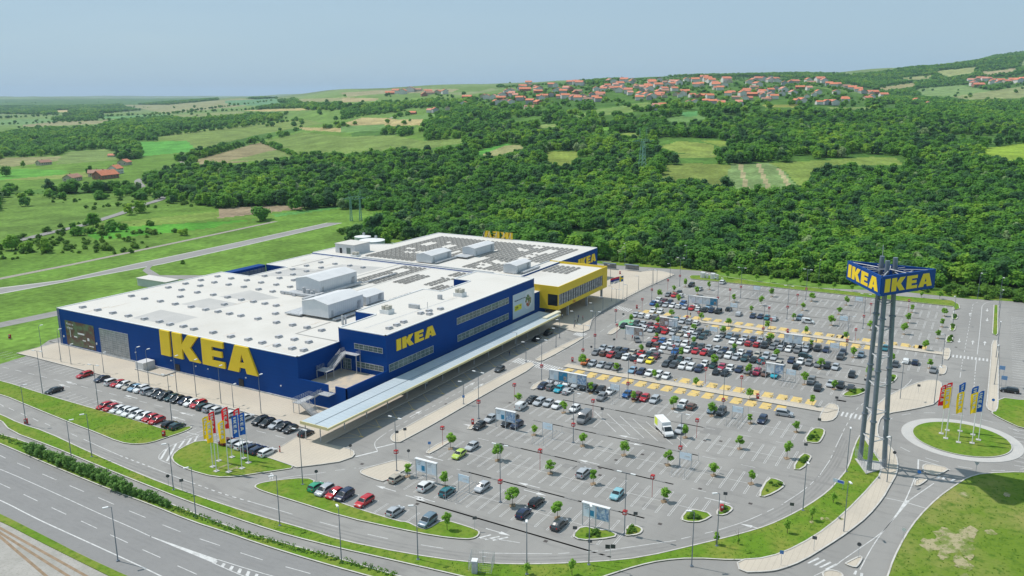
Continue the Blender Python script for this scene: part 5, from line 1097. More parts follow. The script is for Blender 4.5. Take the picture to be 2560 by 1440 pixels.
# letters standing on the far roof edge, seen from behind
rs = letters(ST, (325.5, 189.6, ZR+.6), (0, 1, 0), (0, 0, 1), 15.8, 3.2, M['yellow_letter'], .3, 'roof_letter')
sb = MB()
for y in (190.5, 194, 198, 202, 204.8): sb.tube((325.4, y, ZR+3.6), (323.2, y, ZR+.6), .07, n=5); sb.tube((325.4, y, ZR+.6), (325.4, y, ZR+3.8), .07, n=5)
sb.build('letter_brace', M['metal_grey'], ST)
# round tanks behind the store
for px_, Dt, rad, h_t, lab in ((917, 412, 6.4, 7.0, 'wide pale round storage tank behind the store roof'), (893, 421, 4.2, 7.4, 'smaller pale round storage tank left of the wider tank')):
    L_ = (px_-1280)/2119*Dt; X, Y = Dt*math.cos(CH)+L_*math.sin(CH), Dt*math.sin(CH)-L_*math.cos(CH)
    tk = empty('storage_tank', (X, Y, 0), 0, lab, 'tank')
    MB().tube((0, 0, 0), (0, 0, h_t), rad, n=48, cap=False).build('shell', mat('tank_shell', (.40, .47, .47), .4, .3, n1=((.2, .2, .8), (.52, .56, .56), .4, .7)), tk)
    q = MB(); q.add([(0, 0, h_t+.6)]+[(math.cos(2*math.pi*k/48)*rad*1.01, math.sin(2*math.pi*k/48)*rad*1.01, h_t) for k in range(48)], [(0, k+1, (k+1) % 48+1) for k in range(48)]); q.build('lid', M['white'], tk)
    MB().box(rad-2, rad-1, 1, 2, h_t, h_t+1.4).build('vent', M['metal_grey'], tk)
# kiosk hut at the back left of the store
kx = G(365,716); kq = empty('low_shed', (G(395,716)[0], G(395,716)[1], 0), .02, 'low cream roofed shed standing behind the far left edge of the store', 'shed')
MB().box(-3, 3, -9, 9, 0, 3.2).build('wall', M['hvac_roof'], kq); MB().box(-3.3, 3.3, -9.3, 9.3, 3.2, 3.4).build('roof', M['roof'], kq)

# ------------------------------------------------------------------ sign tower
TW = empty('sign_tower', (178.9, 16.3, 0), 0, 'tall three legged steel tower carrying a triangular blue sign beside the roundabout', 'sign tower')
tp = [Vector((180.6-178.9, 18.6-16.3, 0)), Vector((176.1-178.9, 16.2-16.3, 0)), Vector((179.5-178.9, 13.7-16.3, 0))]
tt = [Vector((179.4-178.9, 18.0-16.3, 45.2)), Vector((177.0-178.9, 16.7-16.3, 44.8)), Vector((179.0-178.9, 15.5-16.3, 45.2))]
for a, b in zip(tp, tt):
    p = MB(); p.tube(a, b, .50, .46, n=20); 
    for z in (11, 22, 33): q = a+(b-a)*(z/45); d = (b-a).normalized(); p.tube(q-d*.12, q+d*.12, .68, n=20)
    p.build('leg', M['pole'], TW, False)
for z in (6.5, 12.5, 18.5, 24.5, 30.5, 36):
    q = [a+(b-a)*(z/45) for a, b in zip(tp, tt)]
    br = MB()
    for i in range(3): br.tube(q[i], q[(i+1) % 3], .14, n=6)
    br.build('brace', M['metal_grey'], TW)
tc_ = [Vector((183.3-178.9, 25.1-16.3, 0)), Vector((169.2-178.9, 16.7-16.3, 0)), Vector((182.6-178.9, 8.1-16.3, 0))]
z0, z1 = 39.1, 43.0
for i, (a, b) in enumerate(((0, 1), (1, 2), (2, 0))):
    A, B = tc_[a], tc_[b]; d = (B-A).normalized(); A2 = A+d*.25; B2 = B-d*.25; nn = Vector((d.y, -d.x, 0))
    if nn.dot((A+B)/2) < 0: nn = -nn
    p = MB(); P = [A2, B2, B2-nn*.35, A2-nn*.35]
    p.prism([(v.x, v.y) for v in P], z0, z1); pn = p.build('sign_panel', M['blue_plain'], TW)
    u = (B2-A2).normalized(); L_ = (B2-A2).length; up = Vector((0, 0, 1))
    if u.cross(up).dot(nn) < 0: u = -u; st_ = B2
    else: st_ = A2
    letters(pn, st_+u*.8+nn*.0+Vector((0, 0, z0+.62)), u, up, L_-1.7, 2.65, M['yellow_letter'], .06)
fr = MB()
for zz in (z1-.25, z0+.25):
    for i in range(3):
        A, B = tc_[i]*.97, tc_[(i+1) % 3]*.97; fr.tube(A+Vector((0, 0, zz)), B+Vector((0, 0, zz)), .12, n=6)
        C_ = (A+B)/2; fr.tube(Vector((0, 0, zz)), A+Vector((0, 0, zz)), .1, n=6); fr.tube(Vector((0, 0, zz)), C_+Vector((0, 0, zz)), .1, n=6)
        for s_ in (.33, .66):
            q1 = A+(B-A)*s_; fr.tube(q1*.98+Vector((0, 0, zz)), q1*.5+Vector((0, 0, zz)), .07, n=5)
for i in range(3):
    A = tc_[i]*.5; fr.tube(A+Vector((0, 0, z1-.25)), A+Vector((0, 0, z0+.25)), .08, n=5); fr.tube(A+Vector((0, 0, z0+.25)), tc_[(i+1) % 3]*.5+Vector((0, 0, z1-.25)), .07, n=5)
fr.build('sign_frame', M['metal_grey'], TW)
fdk = MB(); fdk.add([(v.x*.93, v.y*.93, z0+.15) for v in tc_], [(0, 1, 2), (2, 1, 0)]); fdk.build('sign_deck', mat('pale_deck', (.30, .42, .52), .6), TW)
MB().tube((tt[0].x, tt[0].y, 45), (tt[0].x, tt[0].y, 47.5), .05, n=5).build('lightning_rod', M['metal_grey'], TW)
slab = [G(2137,1149), G(2165,1187), G(2216,1172), G(2212,1158)]
sl_ = MB().prism([(p[0]-178.9, p[1]-16.3) for p in slab], .1, .3).build('slab', M['kerb_paver'], TW)
fc = empty('mesh_fence', (178.9, 16.3, 0), 0, 'thin wire mesh fence around the feet of the sign tower', 'fence'); 
fp = [(p[0]-178.9, p[1]-16.3) for p in slab]; fp[0] = (G(2137,1140)[0]-178.9, G(2137,1140)[1]-16.3); fp[3] = (G(2218,1150)[0]-178.9, G(2218,1150)[1]-16.3)
def fence_mesh(parent, P, h, closed=True, gap=1.9):
    w_ = MB(); n = len(P)
    for i in range(n if closed else n-1):
        a, b = Vector((*P[i], .2)), Vector((*P[(i+1) % n], .2)); k = max(1, round((b-a).length/gap))
        for j in range(k): q = a+(b-a)*j/k; MB().tube(q, q+Vector((0, 0, h)), .035, n=5).build('post', M['metal_grey'], parent)
        for zz in np.linspace(.1, h, 7): w_.tube(a+Vector((0, 0, zz)), b+Vector((0, 0, zz)), .012, n=3)
        kk = int((b-a).length/.3)
        for j in range(kk): q = a+(b-a)*j/kk; w_.tube(q, q+Vector((0, 0, h)), .01, n=3)
    w_.build('wire_mesh', M['metal_grey'], parent)
fence_mesh(fc, fp, 2.1)

# ------------------------------------------------------------------ banner flags
WIND = Vector((-.45, .89, 0)).normalized()
FLC = dict(yellow=(.95, .66, .01), red=(.80, .02, .03), blue=(.01, .11, .45)); FM = {k: cloth_mat('flag_'+k, v) for k, v in FLC.items()}
def flag(base, topy, colour, label, hb=5.0, wb=1.55, group='banner flags on white poles', z0=.13):
    X, Y = G(*base, z0); lo = hgt(base[0], base[1], topy)
    r_ = empty('flagpole', (X, Y, z0), 0, label, 'flag', group); H_ = lo
    MB().tube((0, 0, 0), (0, 0, H_), .09, .05, n=8).build('pole', M['white'], r_); MB().box(-.5, .5, -.5, .5, 0, .12).build('base', M['kerb_paver'], r_)
    ph = random.uniform(0, 6); dv = WIND.copy(); sd = Vector((-dv.y, dv.x, 0)); nx, nz_ = 10, 24
    amp_ = random.uniform(.12, .3)
    def P(a, b):   # a 0..1 away from the pole, b 0..1 upwards
        sag = -.9*a*a*(.4+.6*b); off = math.sin(a*5+b*3+ph)*amp_*a
        return Vector((0, 0, H_-.3-hb*(1-b)+sag*.8))+dv*(a*wb*(.93 if b > .1 else .9))+sd*off
    f = MB(); vs = [P(i/nx, j/nz_) for j in range(nz_+1) for i in range(nx+1)]
    f.add(vs, [(j*(nx+1)+i, j*(nx+1)+i+1, (j+1)*(nx+1)+i+1, (j+1)*(nx+1)+i) for j in range(nz_) for i in range(nx)])
    fo = f.build('banner', FM[colour], r_, True)
    # white letters reading downwards, laid on both faces of the cloth
    lw = MB(); cur = .92
    for c in 'IKEA':
        w_, PL = LET[c]; L_ = w_*.19
        for i_ in range(14):
            for j_ in range(14):
                a0, b0 = i_/14, j_/14
                if inpoly(np.array([(a0+.035)*max(w_, .4)]), np.array([b0+.035]), PL)[0]:
                    for s_ in (-1, 1):
                        q = []
                        for da, db in ((0, 0), (1/14, 0), (1/14, 1/14), (0, 1/14)):
                            aa = .27+(1-(b0+db))*.46; bb = cur-(a0+da)*L_
                            q.append(P(aa, bb)+sd*.02*s_)
                        lw.add(q, [(0, 1, 2, 3)])
        cur -= L_+.04
    lw.build('lettering', M['white'], fo)
    return r_
for (x, y), ty, c, lab in (((532,1167),1037,'yellow','leftmost yellow banner flag on the lawn, behind another yellow one'), ((541,1178),1047,'yellow','second yellow banner flag from left, partly over a red one'), ((572,1180),1048,'yellow','yellow banner flag nearest the front kerb of the lawn, third from left'), ((547,1152),1025,'red','leftmost red banner flag between the yellow ones'), ((580,1143),1014,'red','middle red banner flag, tallest on the lawn'), ((609,1146),1017,'red','right red banner flag behind the blue ones'), ((605,1171),1034,'blue','left blue banner flag in front of the red ones'), ((621,1157),1028,'blue','rightmost blue banner flag on the lawn by the car park')):
    flag((x, y), ty, c, lab)
for (x, y), ty, c, lab in (((2353,1084),959,'red','leftmost red banner flag on the roundabout island'), ((2368,1076),953,'red','second red banner flag on the roundabout, behind a yellow one'), ((2364,1096),965,'yellow','left yellow banner flag on the roundabout island'), ((2396,1106),976,'yellow','middle yellow banner flag on the roundabout island'), ((2430,1108),977,'yellow','right yellow banner flag on the roundabout island'), ((2400,1078),953,'blue','left blue banner flag on the roundabout, behind yellow'), ((2432,1087),962,'blue','middle blue banner flag on the roundabout, farthest back'), ((2446,1100),974,'blue','rightmost blue banner flag on the roundabout island')):
    flag((x, y), ty, c, lab, group='banner flags on the roundabout', z0=.2)
def nation(base, topy, cols, label, wb=3.4, hb=2.2, vert=False):
    X, Y = G(*base, .13); H_ = hgt(base[0], base[1], topy); r_ = empty('flagpole', (X, Y, .13), 0, label, 'flag', 'national flags at the entrance square')
    MB().tube((0, 0, 0), (0, 0, H_), .09, .05, n=8).build('pole', M['white'], r_); MB().box(-.4, .4, -.4, .4, 0, .1).build('base', M['kerb_paver'], r_)
    f = MB(); ms = [cloth_mat('cloth', c) for c in cols]; nb = len(ms); nx, nz_ = 12, 6*nb; d = WIND; sd = Vector((-d.y, d.x, 0))
    vs = [Vector((0, 0, H_-.2-hb*(1-j/nz_)-1.0*(i/nx)**1.3))+d*(i/nx*wb)+sd*math.sin(i*.8+j*.2)*.22*i/nx for j in range(nz_+1) for i in range(nx+1)]
    f.v = [tuple(v) for v in vs]
    for j in range(nz_):
        for i in range(nx):
            k = j*(nx+1)+i; f.f.append((k, k+1, k+nx+2, k+nx+1))
            f.m.append(min(nb-1, j*nb//nz_) if not vert else (0 if not (3 <= i <= 4 or nz_*.4 <= j < nz_*.6) else 1))
    f.build('cloth', ms, r_, True)
nation((1547,754), 690, [(.7, .7, .72), (.03, .06, .25), (.55, .04, .06)], 'red blue and white striped flag in front of the entrance square')
nation((1557,751), 688, [(.01, .10, .25), (.75, .55, .03)], 'blue flag with yellow cross in front of the entrance square', vert=True)
# ------------------------------------------------------------------ trees
def leaves(m, c, rad, n, size, rr_, flat=1.0):
    """n leaf clumps (small tilted quads) over the shell of a lump"""
    for _ in range(n):
        v = Vector((rr_.gauss(0, 1), rr_.gauss(0, 1), rr_.gauss(0, 1)*.9)).normalized(); k = rr_.uniform(.72, 1.2)
        p = Vector(c)+Vector((v.x*rad*k, v.y*rad*k, v.z*rad*k*flat))
        nn = (v+Vector((rr_.uniform(-.7, .7), rr_.uniform(-.7, .7), rr_.uniform(.1, 1.5)))).normalized(); u = nn.orthogonal().normalized(); u.rotate(Matrix.Rotation(rr_.uniform(0, 6.28), 3, nn)); w_ = nn.cross(u)
        s = size*rr_.uniform(.6, 1.25); m.add([p-u*s-w_*s*.5, p+u*s*.4-w_*s, p+u*s+w_*s*.5, p-u*s*.3+w_*s], [(0, 1, 2, 3)])
def core(m, c, rad, rr_, flat=1.0):
    bm = bmesh.new(); bmesh.ops.create_icosphere(bm, subdivisions=1, radius=1)
    m.add([Vector(c)+Vector((v.co.x*rad, v.co.y*rad, v.co.z*rad*flat))*rr_.uniform(.8, .95) for v in bm.verts], [tuple(v.index for v in f.verts) for f in bm.faces]); bm.free()
def crown_mb(seed, R_=4.2, Hh=9.5, lumps=16, per=46, size=.5, base=2.2, narrow=1.0, corek=.74):
    rr_ = random.Random(seed); m = MB()
    for k in range(lumps):
        a = rr_.uniform(0, 6.28); h = rr_.uniform(0, 1); env = math.sin(math.pi*min(1, .22+.72*h))**.8
        q = R_*env*math.sqrt(rr_.random())*.78*narrow; r_ = R_*rr_.uniform(.26, .46)
        c = (math.cos(a)*q, math.sin(a)*q, base+r_*.6+(Hh-base-r_*1.5)*h)
        core(m, c, r_*corek, rr_, .85); leaves(m, c, r_, per, size, rr_, .88)
    
    if corek > .5: core(m, (0, 0, base+(Hh-base)*.4), R_*.58, rr_, .9)
    return m
WT = [me_of(crown_mb(s, R_=rd, Hh=hh, lumps=lu, base=bs), 'crown', M['leaf'], False) for s, rd, hh, lu, bs in ((1, 4.2, 9.5, 17, 1.6), (2, 4.8, 8.5, 19, 1.2), (3, 3.6, 10.5, 15, 1.8), (4, 5.2, 10, 21, 1.4), (5, 3.9, 7.6, 15, .9))]
FT = [me_of(crown_mb(20+s, R_=6, Hh=9, lumps=15, per=26, size=.95, base=1.0), 'crown', M['leaf'], False) for s in range(3)]
DK = [me_of(crown_mb(100+s, R_=rd, Hh=hh, lumps=17, base=1.0), 'crown', leaf_mat('dark_leaf%d' % s, (.08, .20, .06), (.05, .14, .05), (.13, .27, .07)), False) for s, rd, hh in ((0, 3.8, 10.5), (1, 4.6, 9.5))]
PL = [me_of(crown_mb(110, R_=3.9, Hh=8.0, lumps=16, base=.8), 'crown', leaf_mat('pale_leaf', (.30, .42, .17), (.22, .34, .13), (.42, .52, .26)), False)]
SH = [me_of(crown_mb(40+s, R_=2.0, Hh=3.0, lumps=9, per=34, size=.26, base=.15), 'foliage', M['leaf_shrub'], False) for s in range(3)]
def trunk_mb(h, r, seed, limbs=4, spread=1.6):
    rr_ = random.Random(seed); m = MB(); top = Vector((rr_.uniform(-.12, .12), rr_.uniform(-.12, .12), h)); m.tube((0, 0, 0), top, r, r*.55, n=7, cap=False)
    for k in range(limbs):
        a = 6.28*k/limbs+rr_.uniform(-.4, .4); m.tube(top*rr_.uniform(.75, .98), top+Vector((math.cos(a)*spread, math.sin(a)*spread, spread*rr_.uniform(.8, 1.3))), r*.42, r*.12, n=5, cap=False)
    return m
TRK = me_of(trunk_mb(3.0, .22, 3, 5, 2.4), 'trunk', M['bark'])
# young trees of the car park
YC = [me_of(crown_mb(60+s, R_=r_, Hh=h, lumps=12, per=58, size=.17, base=1.4, corek=.3), 'crown', M['leaf_young']) for s, r_, h in ((0, 1.2, 3.8), (1, 1.1, 4.0), (2, 1.3, 3.9), (3, 1.05, 3.6))]
YT = me_of(trunk_mb(1.95, .06, 5, 4, .7), 'trunk', M['bark'])
PT = """1336,1087;1457,1115;1560,1138;1669,1164;1782,1191;1876,1212;1375,1184;1482,1211;1659,1255;1394,1295;1279,1266;1021,1190;1117,1215;1130,1120;1246,1150;1850,1121;1712,1095;1412,1030;1305,1002;1482,980;1587,1002;1684,1022;1779,1040;1875,1060;1992,1079;1965,1149;1451,920;1550,927;1635,952;1742,965;1874,998;2030,1015;2011,961;1874,934;1787,915;2052,920;2169,940;2087,970;2230,902;2324,920;1930,742;2007,775;2030,752;1985,799;2097,786;2116,762;2079,812;2176,824;2117,847;2135,890;2190,795;2280,780;2271,805;2260,835;2361,791;2355,816;2345,845;2314,872;1757,800;1838,754;1878,782;1905,762;1823,815;1922,822;1716,716;1684,730;1648,746;1776,723;1744,737;1695,759;1683,790;1642,778;1576,807;1644,815;1734,830;1642,850;1736,860;1602,884;1807,838;1702,898;1835,880;1942,896;1925,857;2029,870;2014,837"""
def snapX(X, cands, tol=2.2):
    b = min(cands, key=lambda q: abs(q-X)); return b if abs(b-X) < tol else X
PC = [s[0] for s in SPEC if s[1]]+[208.9, 206.3, 272.9, 275.5]
ptl = []
for k, rec in enumerate(PT.replace('\n', ';').split(';')):
    x, y = map(float, rec.split(',')); X, Y = G(x, y); X = snapX(X, PC, 2.6)
    ptl.append((X, Y, k))
def rowname(X):
    for a, nme in ((134, 'nearest double row'), (150, 'second double row from the ring road'), (166, 'third double row from the ring road'), (182, 'fourth double row from the ring road'), (198, 'double row below the lower walkway'), (216, 'lower walkway'), (233, 'first double row beyond the lower walkway'), (249, 'second double row beyond the lower walkway'), (266, 'double row below the upper walkway'), (284, 'upper walkway'), (300, 'first double row beyond the upper walkway'), (316, 'second double row beyond the upper walkway'), (334, 'far double row near the back road')):
        if X < a: return nme
    return 'back verge'
byrow = {}
for t in ptl: byrow.setdefault(rowname(t[0]), []).append(t)
pit = MB().prism([(-.95, 0), (0, -.7), (.95, 0), (0, .7)], -.01, .1)
pitm = me_of(pit, 'planting_pit', M['soil'])
for rn, L_ in byrow.items():
    L_.sort(key=lambda q: -q[1])
    for n, (X, Y, k) in enumerate(L_):
        r_ = empty('parking_lot_tree', (X, Y, 0), random.uniform(0, 6.3), '%s young round tree from the left, %s' % (ORD[n], rn), 'tree', 'young trees of the car park')
        s = random.uniform(.74, 1.04); child('trunk', YT, r_); c = child('crown', YC[k % 4], r_); c.scale = (s*random.uniform(.8, 1.1), s*random.uniform(.85, 1.1), s*random.uniform(.9, 1.1)); c.rotation_euler = (random.uniform(-.08, .08), random.uniform(-.08, .08), random.uniform(0, 6))
        p = child('planting_pit', pitm, r_); p.rotation_euler.z = -r_.rotation_euler.z
for n, (x, y, h) in enumerate(((1819,697,3.6),(1849,697,3.6),(1891,703,3.2),(1926,706,3.6),(1967,711,3.4),(2002,714,3.6),(2047,721,2.6),(2084,724,3.4),(2130,729,3.2),(2304,745,2.6),(2349,748,3.4))):
    X, Y = G(x, y); r_ = empty('verge_tree', (X, Y, .1), 0, '%s small tree from left on the verge beside the back road' % ORD[n], 'tree', 'small trees on the back verge'); child('trunk', YT, r_); c = child('crown', YC[n % 4], r_); c.scale = (h/3.9,)*3
for n, (x, y, s, lab) in enumerate(((1118,1327,1.0,'bushy small tree on the tip of the front grass verge'), (1430,1440,.8,'thin sapling on the bottom grass strip, left of the twin sign'), (1318,1438,.6,'thin sapling beside the lamp at the bottom centre'), (1790,1362,.7,'sapling leaning beside a lamp on the curved grass strip'), (1968,1335,.75,'sapling on the grass below the ring road bend, left one'), (2030,1303,.75,'sapling on the grass below the ring road bend, middle one'), (2083,1258,.6,'sapling on the grass near the small blue sign'), (1845,1362,.4,'tiny sapling low on the curved grass strip'))):
    X, Y = G(x, y); r_ = empty('sapling', (X, Y, .1), 0, lab, 'tree', 'saplings on the grass strips'); child('trunk', YT, r_); c = child('crown', YC[n % 4], r_); c.scale = (s*.75, s*.75, s)
# low shrubs on the islands
def shrub(p, s, lab, grp, name='shrub', z=.1):
    X, Y = (G(*p)) if len(p) == 2 else p[:2]; r_ = empty(name, (X, Y, z), random.uniform(0, 6), lab, 'shrub', grp); c = child('foliage', SH[random.randrange(3)], r_); c.scale = (s, s, s*random.uniform(.75, 1)); return r_
IC = ['island right of the large nearest verge', 'small island tip at the lot entrance', 'wide island by the ring road', 'small island with the red totem', 'triangular island on the right ring road', 'oblong island on the right, lower one', 'oblong island on the right, upper one', 'slanted island near the curved avenue', 'island behind the tower legs', 'top right island by the avenue', 'middle right island by the avenue', 'lower right island by the avenue']
for i, pl_ in enumerate(ISL):
    cx = sum(p[0] for p in pl_)/len(pl_); cy = sum(p[1] for p in pl_)/len(pl_)
    for k in range(7 if i in (0, 6, 5) else 5):
        q = random.choice(pl_); f = random.uniform(0, .6); shrub((cx+(q[0]-cx)*f, cy+(q[1]-cy)*f), random.uniform(.2, .42), 'low rounded shrub on the %s' % IC[i], 'shrubs on the %s' % IC[i])
# feathery hedge between highway and path
HS = [me_of(crown_mb(80+s, R_=1.5, Hh=3.6, lumps=10, per=44, size=.17, base=.1), 'foliage', leaf_mat('hedge_leaf%d' % s, (.19, .36, .08), (.14, .28, .06), (.26, .42, .11), 1.5), False) for s in range(2)]
hp = chaikin(GL([(54,1127),(95,1138),(150,1163),(210,1188),(260,1206),(315,1236),(375,1252),(420,1270)]), 2, False)
acc = 0; n = 0
for a, b in zip(hp[:-1], hp[1:]):
    l = math.dist(a, b); t = -acc
    while t+1.55 < l:
        t += 1.55; X = a[0]+(b[0]-a[0])*t/l; Y = a[1]+(b[1]-a[1])*t/l
        r_ = empty('hedge_shrub', (X, Y, .1), random.uniform(0, 6), '%s feathery shrub from the upper left in the tall hedge along the highway' % ORD[n], 'shrub', 'tall hedge row along the highway'); c = child('foliage', HS[n % 2], r_); s = random.uniform(.75, 1.12)*(.9 if n < 26 else .7); c.scale = (s, s, s); n += 1
    acc = l-t if t > 0 else acc+l
# low planting on the rest of the strip: ground cover
gc = MB(); rr_ = random.Random(5)
hq = chaikin(GL([(-100,1056),(10,1098),(50,1115),(200,1180),(420,1271),(500,1295),(575,1325),(640,1346),(750,1378),(852,1404),(990,1441)]), 2, False)
for a, b in zip(hq[:-1], hq[1:]):
    for _ in range(int(math.dist(a, b)*5)):
        f = rr_.random(); X = a[0]+(b[0]-a[0])*f+rr_.uniform(-.5, .9); Y = a[1]+(b[1]-a[1])*f+rr_.uniform(-.6, .6)
        s = rr_.uniform(.15, .42); leaves(gc, (X, Y, .15+s*.5), s, 9, .13, rr_)
o = gc.build('ground_cover', M['leaf_shrub']); o['kind'] = 'stuff'; o['label'] = 'low leafy ground cover on the strip beside the highway'
# tufts of grass that break up the mown surfaces
tf = MB(); rr_ = random.Random(8)
def tufts(poly, n, s0, s1):
    xs = [p[0] for p in poly]; ys = [p[1] for p in poly]; k = 0; tries = 0
    while k < n and tries < n*12:
        tries += 1; x = rr_.uniform(max(0, min(xs)), min(2560, max(xs))); y = rr_.uniform(min(ys), min(1445, max(ys)))
        if not inpoly(np.array([x]), np.array([y]), poly)[0]: continue
        X, Y = G(x, y); s = rr_.uniform(s0, s1); k += 1
        for _ in range(3):
            a = rr_.uniform(0, 6.28); q = Vector((X+rr_.uniform(-s, s), Y+rr_.uniform(-s, s), .1)); d = Vector((math.cos(a), math.sin(a), 0))*s*.6
            tf.add([q-d, q+d, q+d*.5+Vector((0, 0, s)), q-d*.6+Vector((0, 0, s*.9))], [(0, 1, 2, 3)])
tufts(C_strip, 900, .06, .16); tufts(GR, 700, .08, .22); tufts([(0,951),(367,1060),(425,1079),(337,1112),(182,1060),(0,985)], 500, .06, .16)
o = tf.build('grass_tufts', M['leaf_shrub']); o['kind'] = 'stuff'; o['label'] = 'scattered grass tufts on the verges and meadow'

# ------------------------------------------------------------------ woodland
cand = []
VILL = [[(1490,232),(1560,196),(1700,192),(1900,192),(2010,196),(2100,205),(2200,228),(2215,248),(2140,262),(2000,266),(1850,262),(1740,270),(1600,262),(1500,258)],
        [(1160,242),(1270,215),(1420,205),(1500,215),(1500,256),(1400,258),(1350,268),(1230,262)], [(960,226),(1050,218),(1130,226),(1120,238),(980,238)], [(2410,195),(2560,190),(2560,212),(2420,214)], [(1000,272),(1130,268),(1130,286),(1020,288)]]
def scatter(D0, D1, sp, scale, kind):
    pts = []
    D = D0
    while D < D1:
        L0, L1 = -1.05*D-40, 1.05*D+40; L_ = L0; 
        ls = np.arange(L0, L1, sp); dd = D+rng.uniform(-.45, .45, len(ls))*sp; ll = ls+rng.uniform(-.45, .45, len(ls))*sp
        pts.append(np.stack([dd*math.cos(CH)+ll*math.sin(CH), dd*math.sin(CH)-ll*math.cos(CH), dd], 1)); D += sp*.9
    p = np.concatenate(pts); z = TERR(p[:, 0], p[:, 1]); px, py, dep = proj(np.stack([p[:, 0], p[:, 1], z], 1))
    w_ = np.zeros(len(p), bool); hh = 7.5 if D0 < 1000 else 9
    pm, qm, _ = proj(np.stack([p[:, 0], p[:, 1], z+hh*.6], 1)); pt_, qt, _ = proj(np.stack([p[:, 0], p[:, 1], z+hh], 1))
    for q in WOOD: w_ |= inpoly(pm, qm, q)
    for q, *_ in FIELDS: w_ &= ~(inpoly(px, py, q) | inpoly(pm, qm, q) | inpoly(pt_, qt, q))
    for q in VILL: w_ &= ~((inpoly(px, py, q) | inpoly(pt_, qt, q)) & (vnoise(p[:, 0], p[:, 1], 17, 31) < .64))
    w_ &= (p[:, 0] > 362) | (px < 1120); w_ &= ~((p[:, 0] < 372) & (p[:, 0] > 340) & (p[:, 1] < 320) & (p[:, 0] < 362))
    w_ &= (px > -500) & (px < 3300)
    gap = vnoise(p[:, 0], p[:, 1], 45, 9); w_ &= (gap > .09)
    for q in SHRUB: w_ &= ~(inpoly(px, py, q) & (vnoise(p[:, 0], p[:, 1], 19, 37) < .66))
    p = p[w_]; z = z[w_]; return np.stack([p[:, 0], p[:, 1], z, p[:, 2], px[w_], py[w_]], 1)
A_ = scatter(330, 620, 5.6, 1, 0); B_ = scatter(620, 1150, 8.8, 1, 0); C_ = scatter(1150, 5200, 17.5, 1, 0)
# scattered single trees and hedgerow bushes over the open country
def lone(n, x0, x1, y0, y1, seed):
    r_ = random.Random(seed); out = []
    for _ in range(n):
        x, y = r_.uniform(x0, x1), r_.uniform(y0, y1); t = TP(x, y)
        if t and t[0] > 300 or (t and t[1] > 300): out.append((t[0], t[1], t[2], DL(t[0], t[1])[0], x, y))
    return out
LN = np.array(lone(120, 0, 853, 255, 330, 1)+lone(60, 0, 700, 475, 500, 2)+lone(80, 853, 1250, 235, 330, 3)+lone(160, 1250, 2200, 205, 300, 4)+lone(60, 2200, 2560, 180, 260, 5))
hr = []
for a, b, n in (((300,352),(760,300),40), ((0,312),(240,302),16), ((230,293),(600,276),30), ((600,276),(853,262),26), ((655,358),(745,393),16), ((853,300),(1060,262),24), ((190,590),(330,570),4), ((1600,280),(1770,262),18), ((2190,230),(2560,200),40), ((2300,208),(2540,182),28), ((420,285),(600,262),20), ((0,296),(230,284),18), ((300,300),(700,250),34)):
    for k in range(n):
        t = TP(a[0]+(b[0]-a[0])*(k+random.random()*.6)/n, a[1]+(b[1]-a[1])*(k+.3)/n)
        if t: hr.append((*t, DL(t[0], t[1])[0], a[0]+(b[0]-a[0])*k/n, a[1]))
LN = np.concatenate([LN, np.array(hr)])
allp = np.concatenate([A_, B_, C_]); allp = allp[np.argsort(allp[:, 3])]
vis = (allp[:, 4] > -30) & (allp[:, 4] < 2600) & (allp[:, 3] < 460)
vi = np.where(vis)[0]
# the nearest ones along the edge of the wood are trees of their own
near_i = vi[:300-14]
GRP = ((900, 1250, 'woodland edge tree behind the round tanks and roof letters'), (1250, 1560, 'woodland edge tree beyond the far end of the store'), (1560, 1760, 'woodland edge tree behind the bus shelters and back road'), (1760, 2120, 'woodland edge tree behind the far rows of the car park'), (2120, 2400, 'woodland edge tree behind the triangular tower sign'), (2400, 3400, 'woodland edge tree at the right end of the back road'), (-600, 900, 'woodland tree left of the storage tanks'))
for k, i in enumerate(near_i):
    X, Y, z, D, px, py = allp[i]; g_ = next(g[2] for g in GRP if g[0] <= px < g[1])
    r_ = empty('woodland_tree', (X, Y, z-.1), random.uniform(0, 6.3), g_, 'tree', g_.replace('tree', 'trees'))
    s = random.uniform(.75, 1.15)*(.55 if X < 368 and D < 400 else 1.0)
    t = child('trunk', TRK, r_); t.scale = (s, s, s); c = child('crown', (WT*3+DK*2+PL)[(k*7) % 20], r_); c.scale = (s*random.uniform(.9, 1.15), s*random.uniform(.9, 1.15), s)
rest = np.delete(allp, near_i, 0)
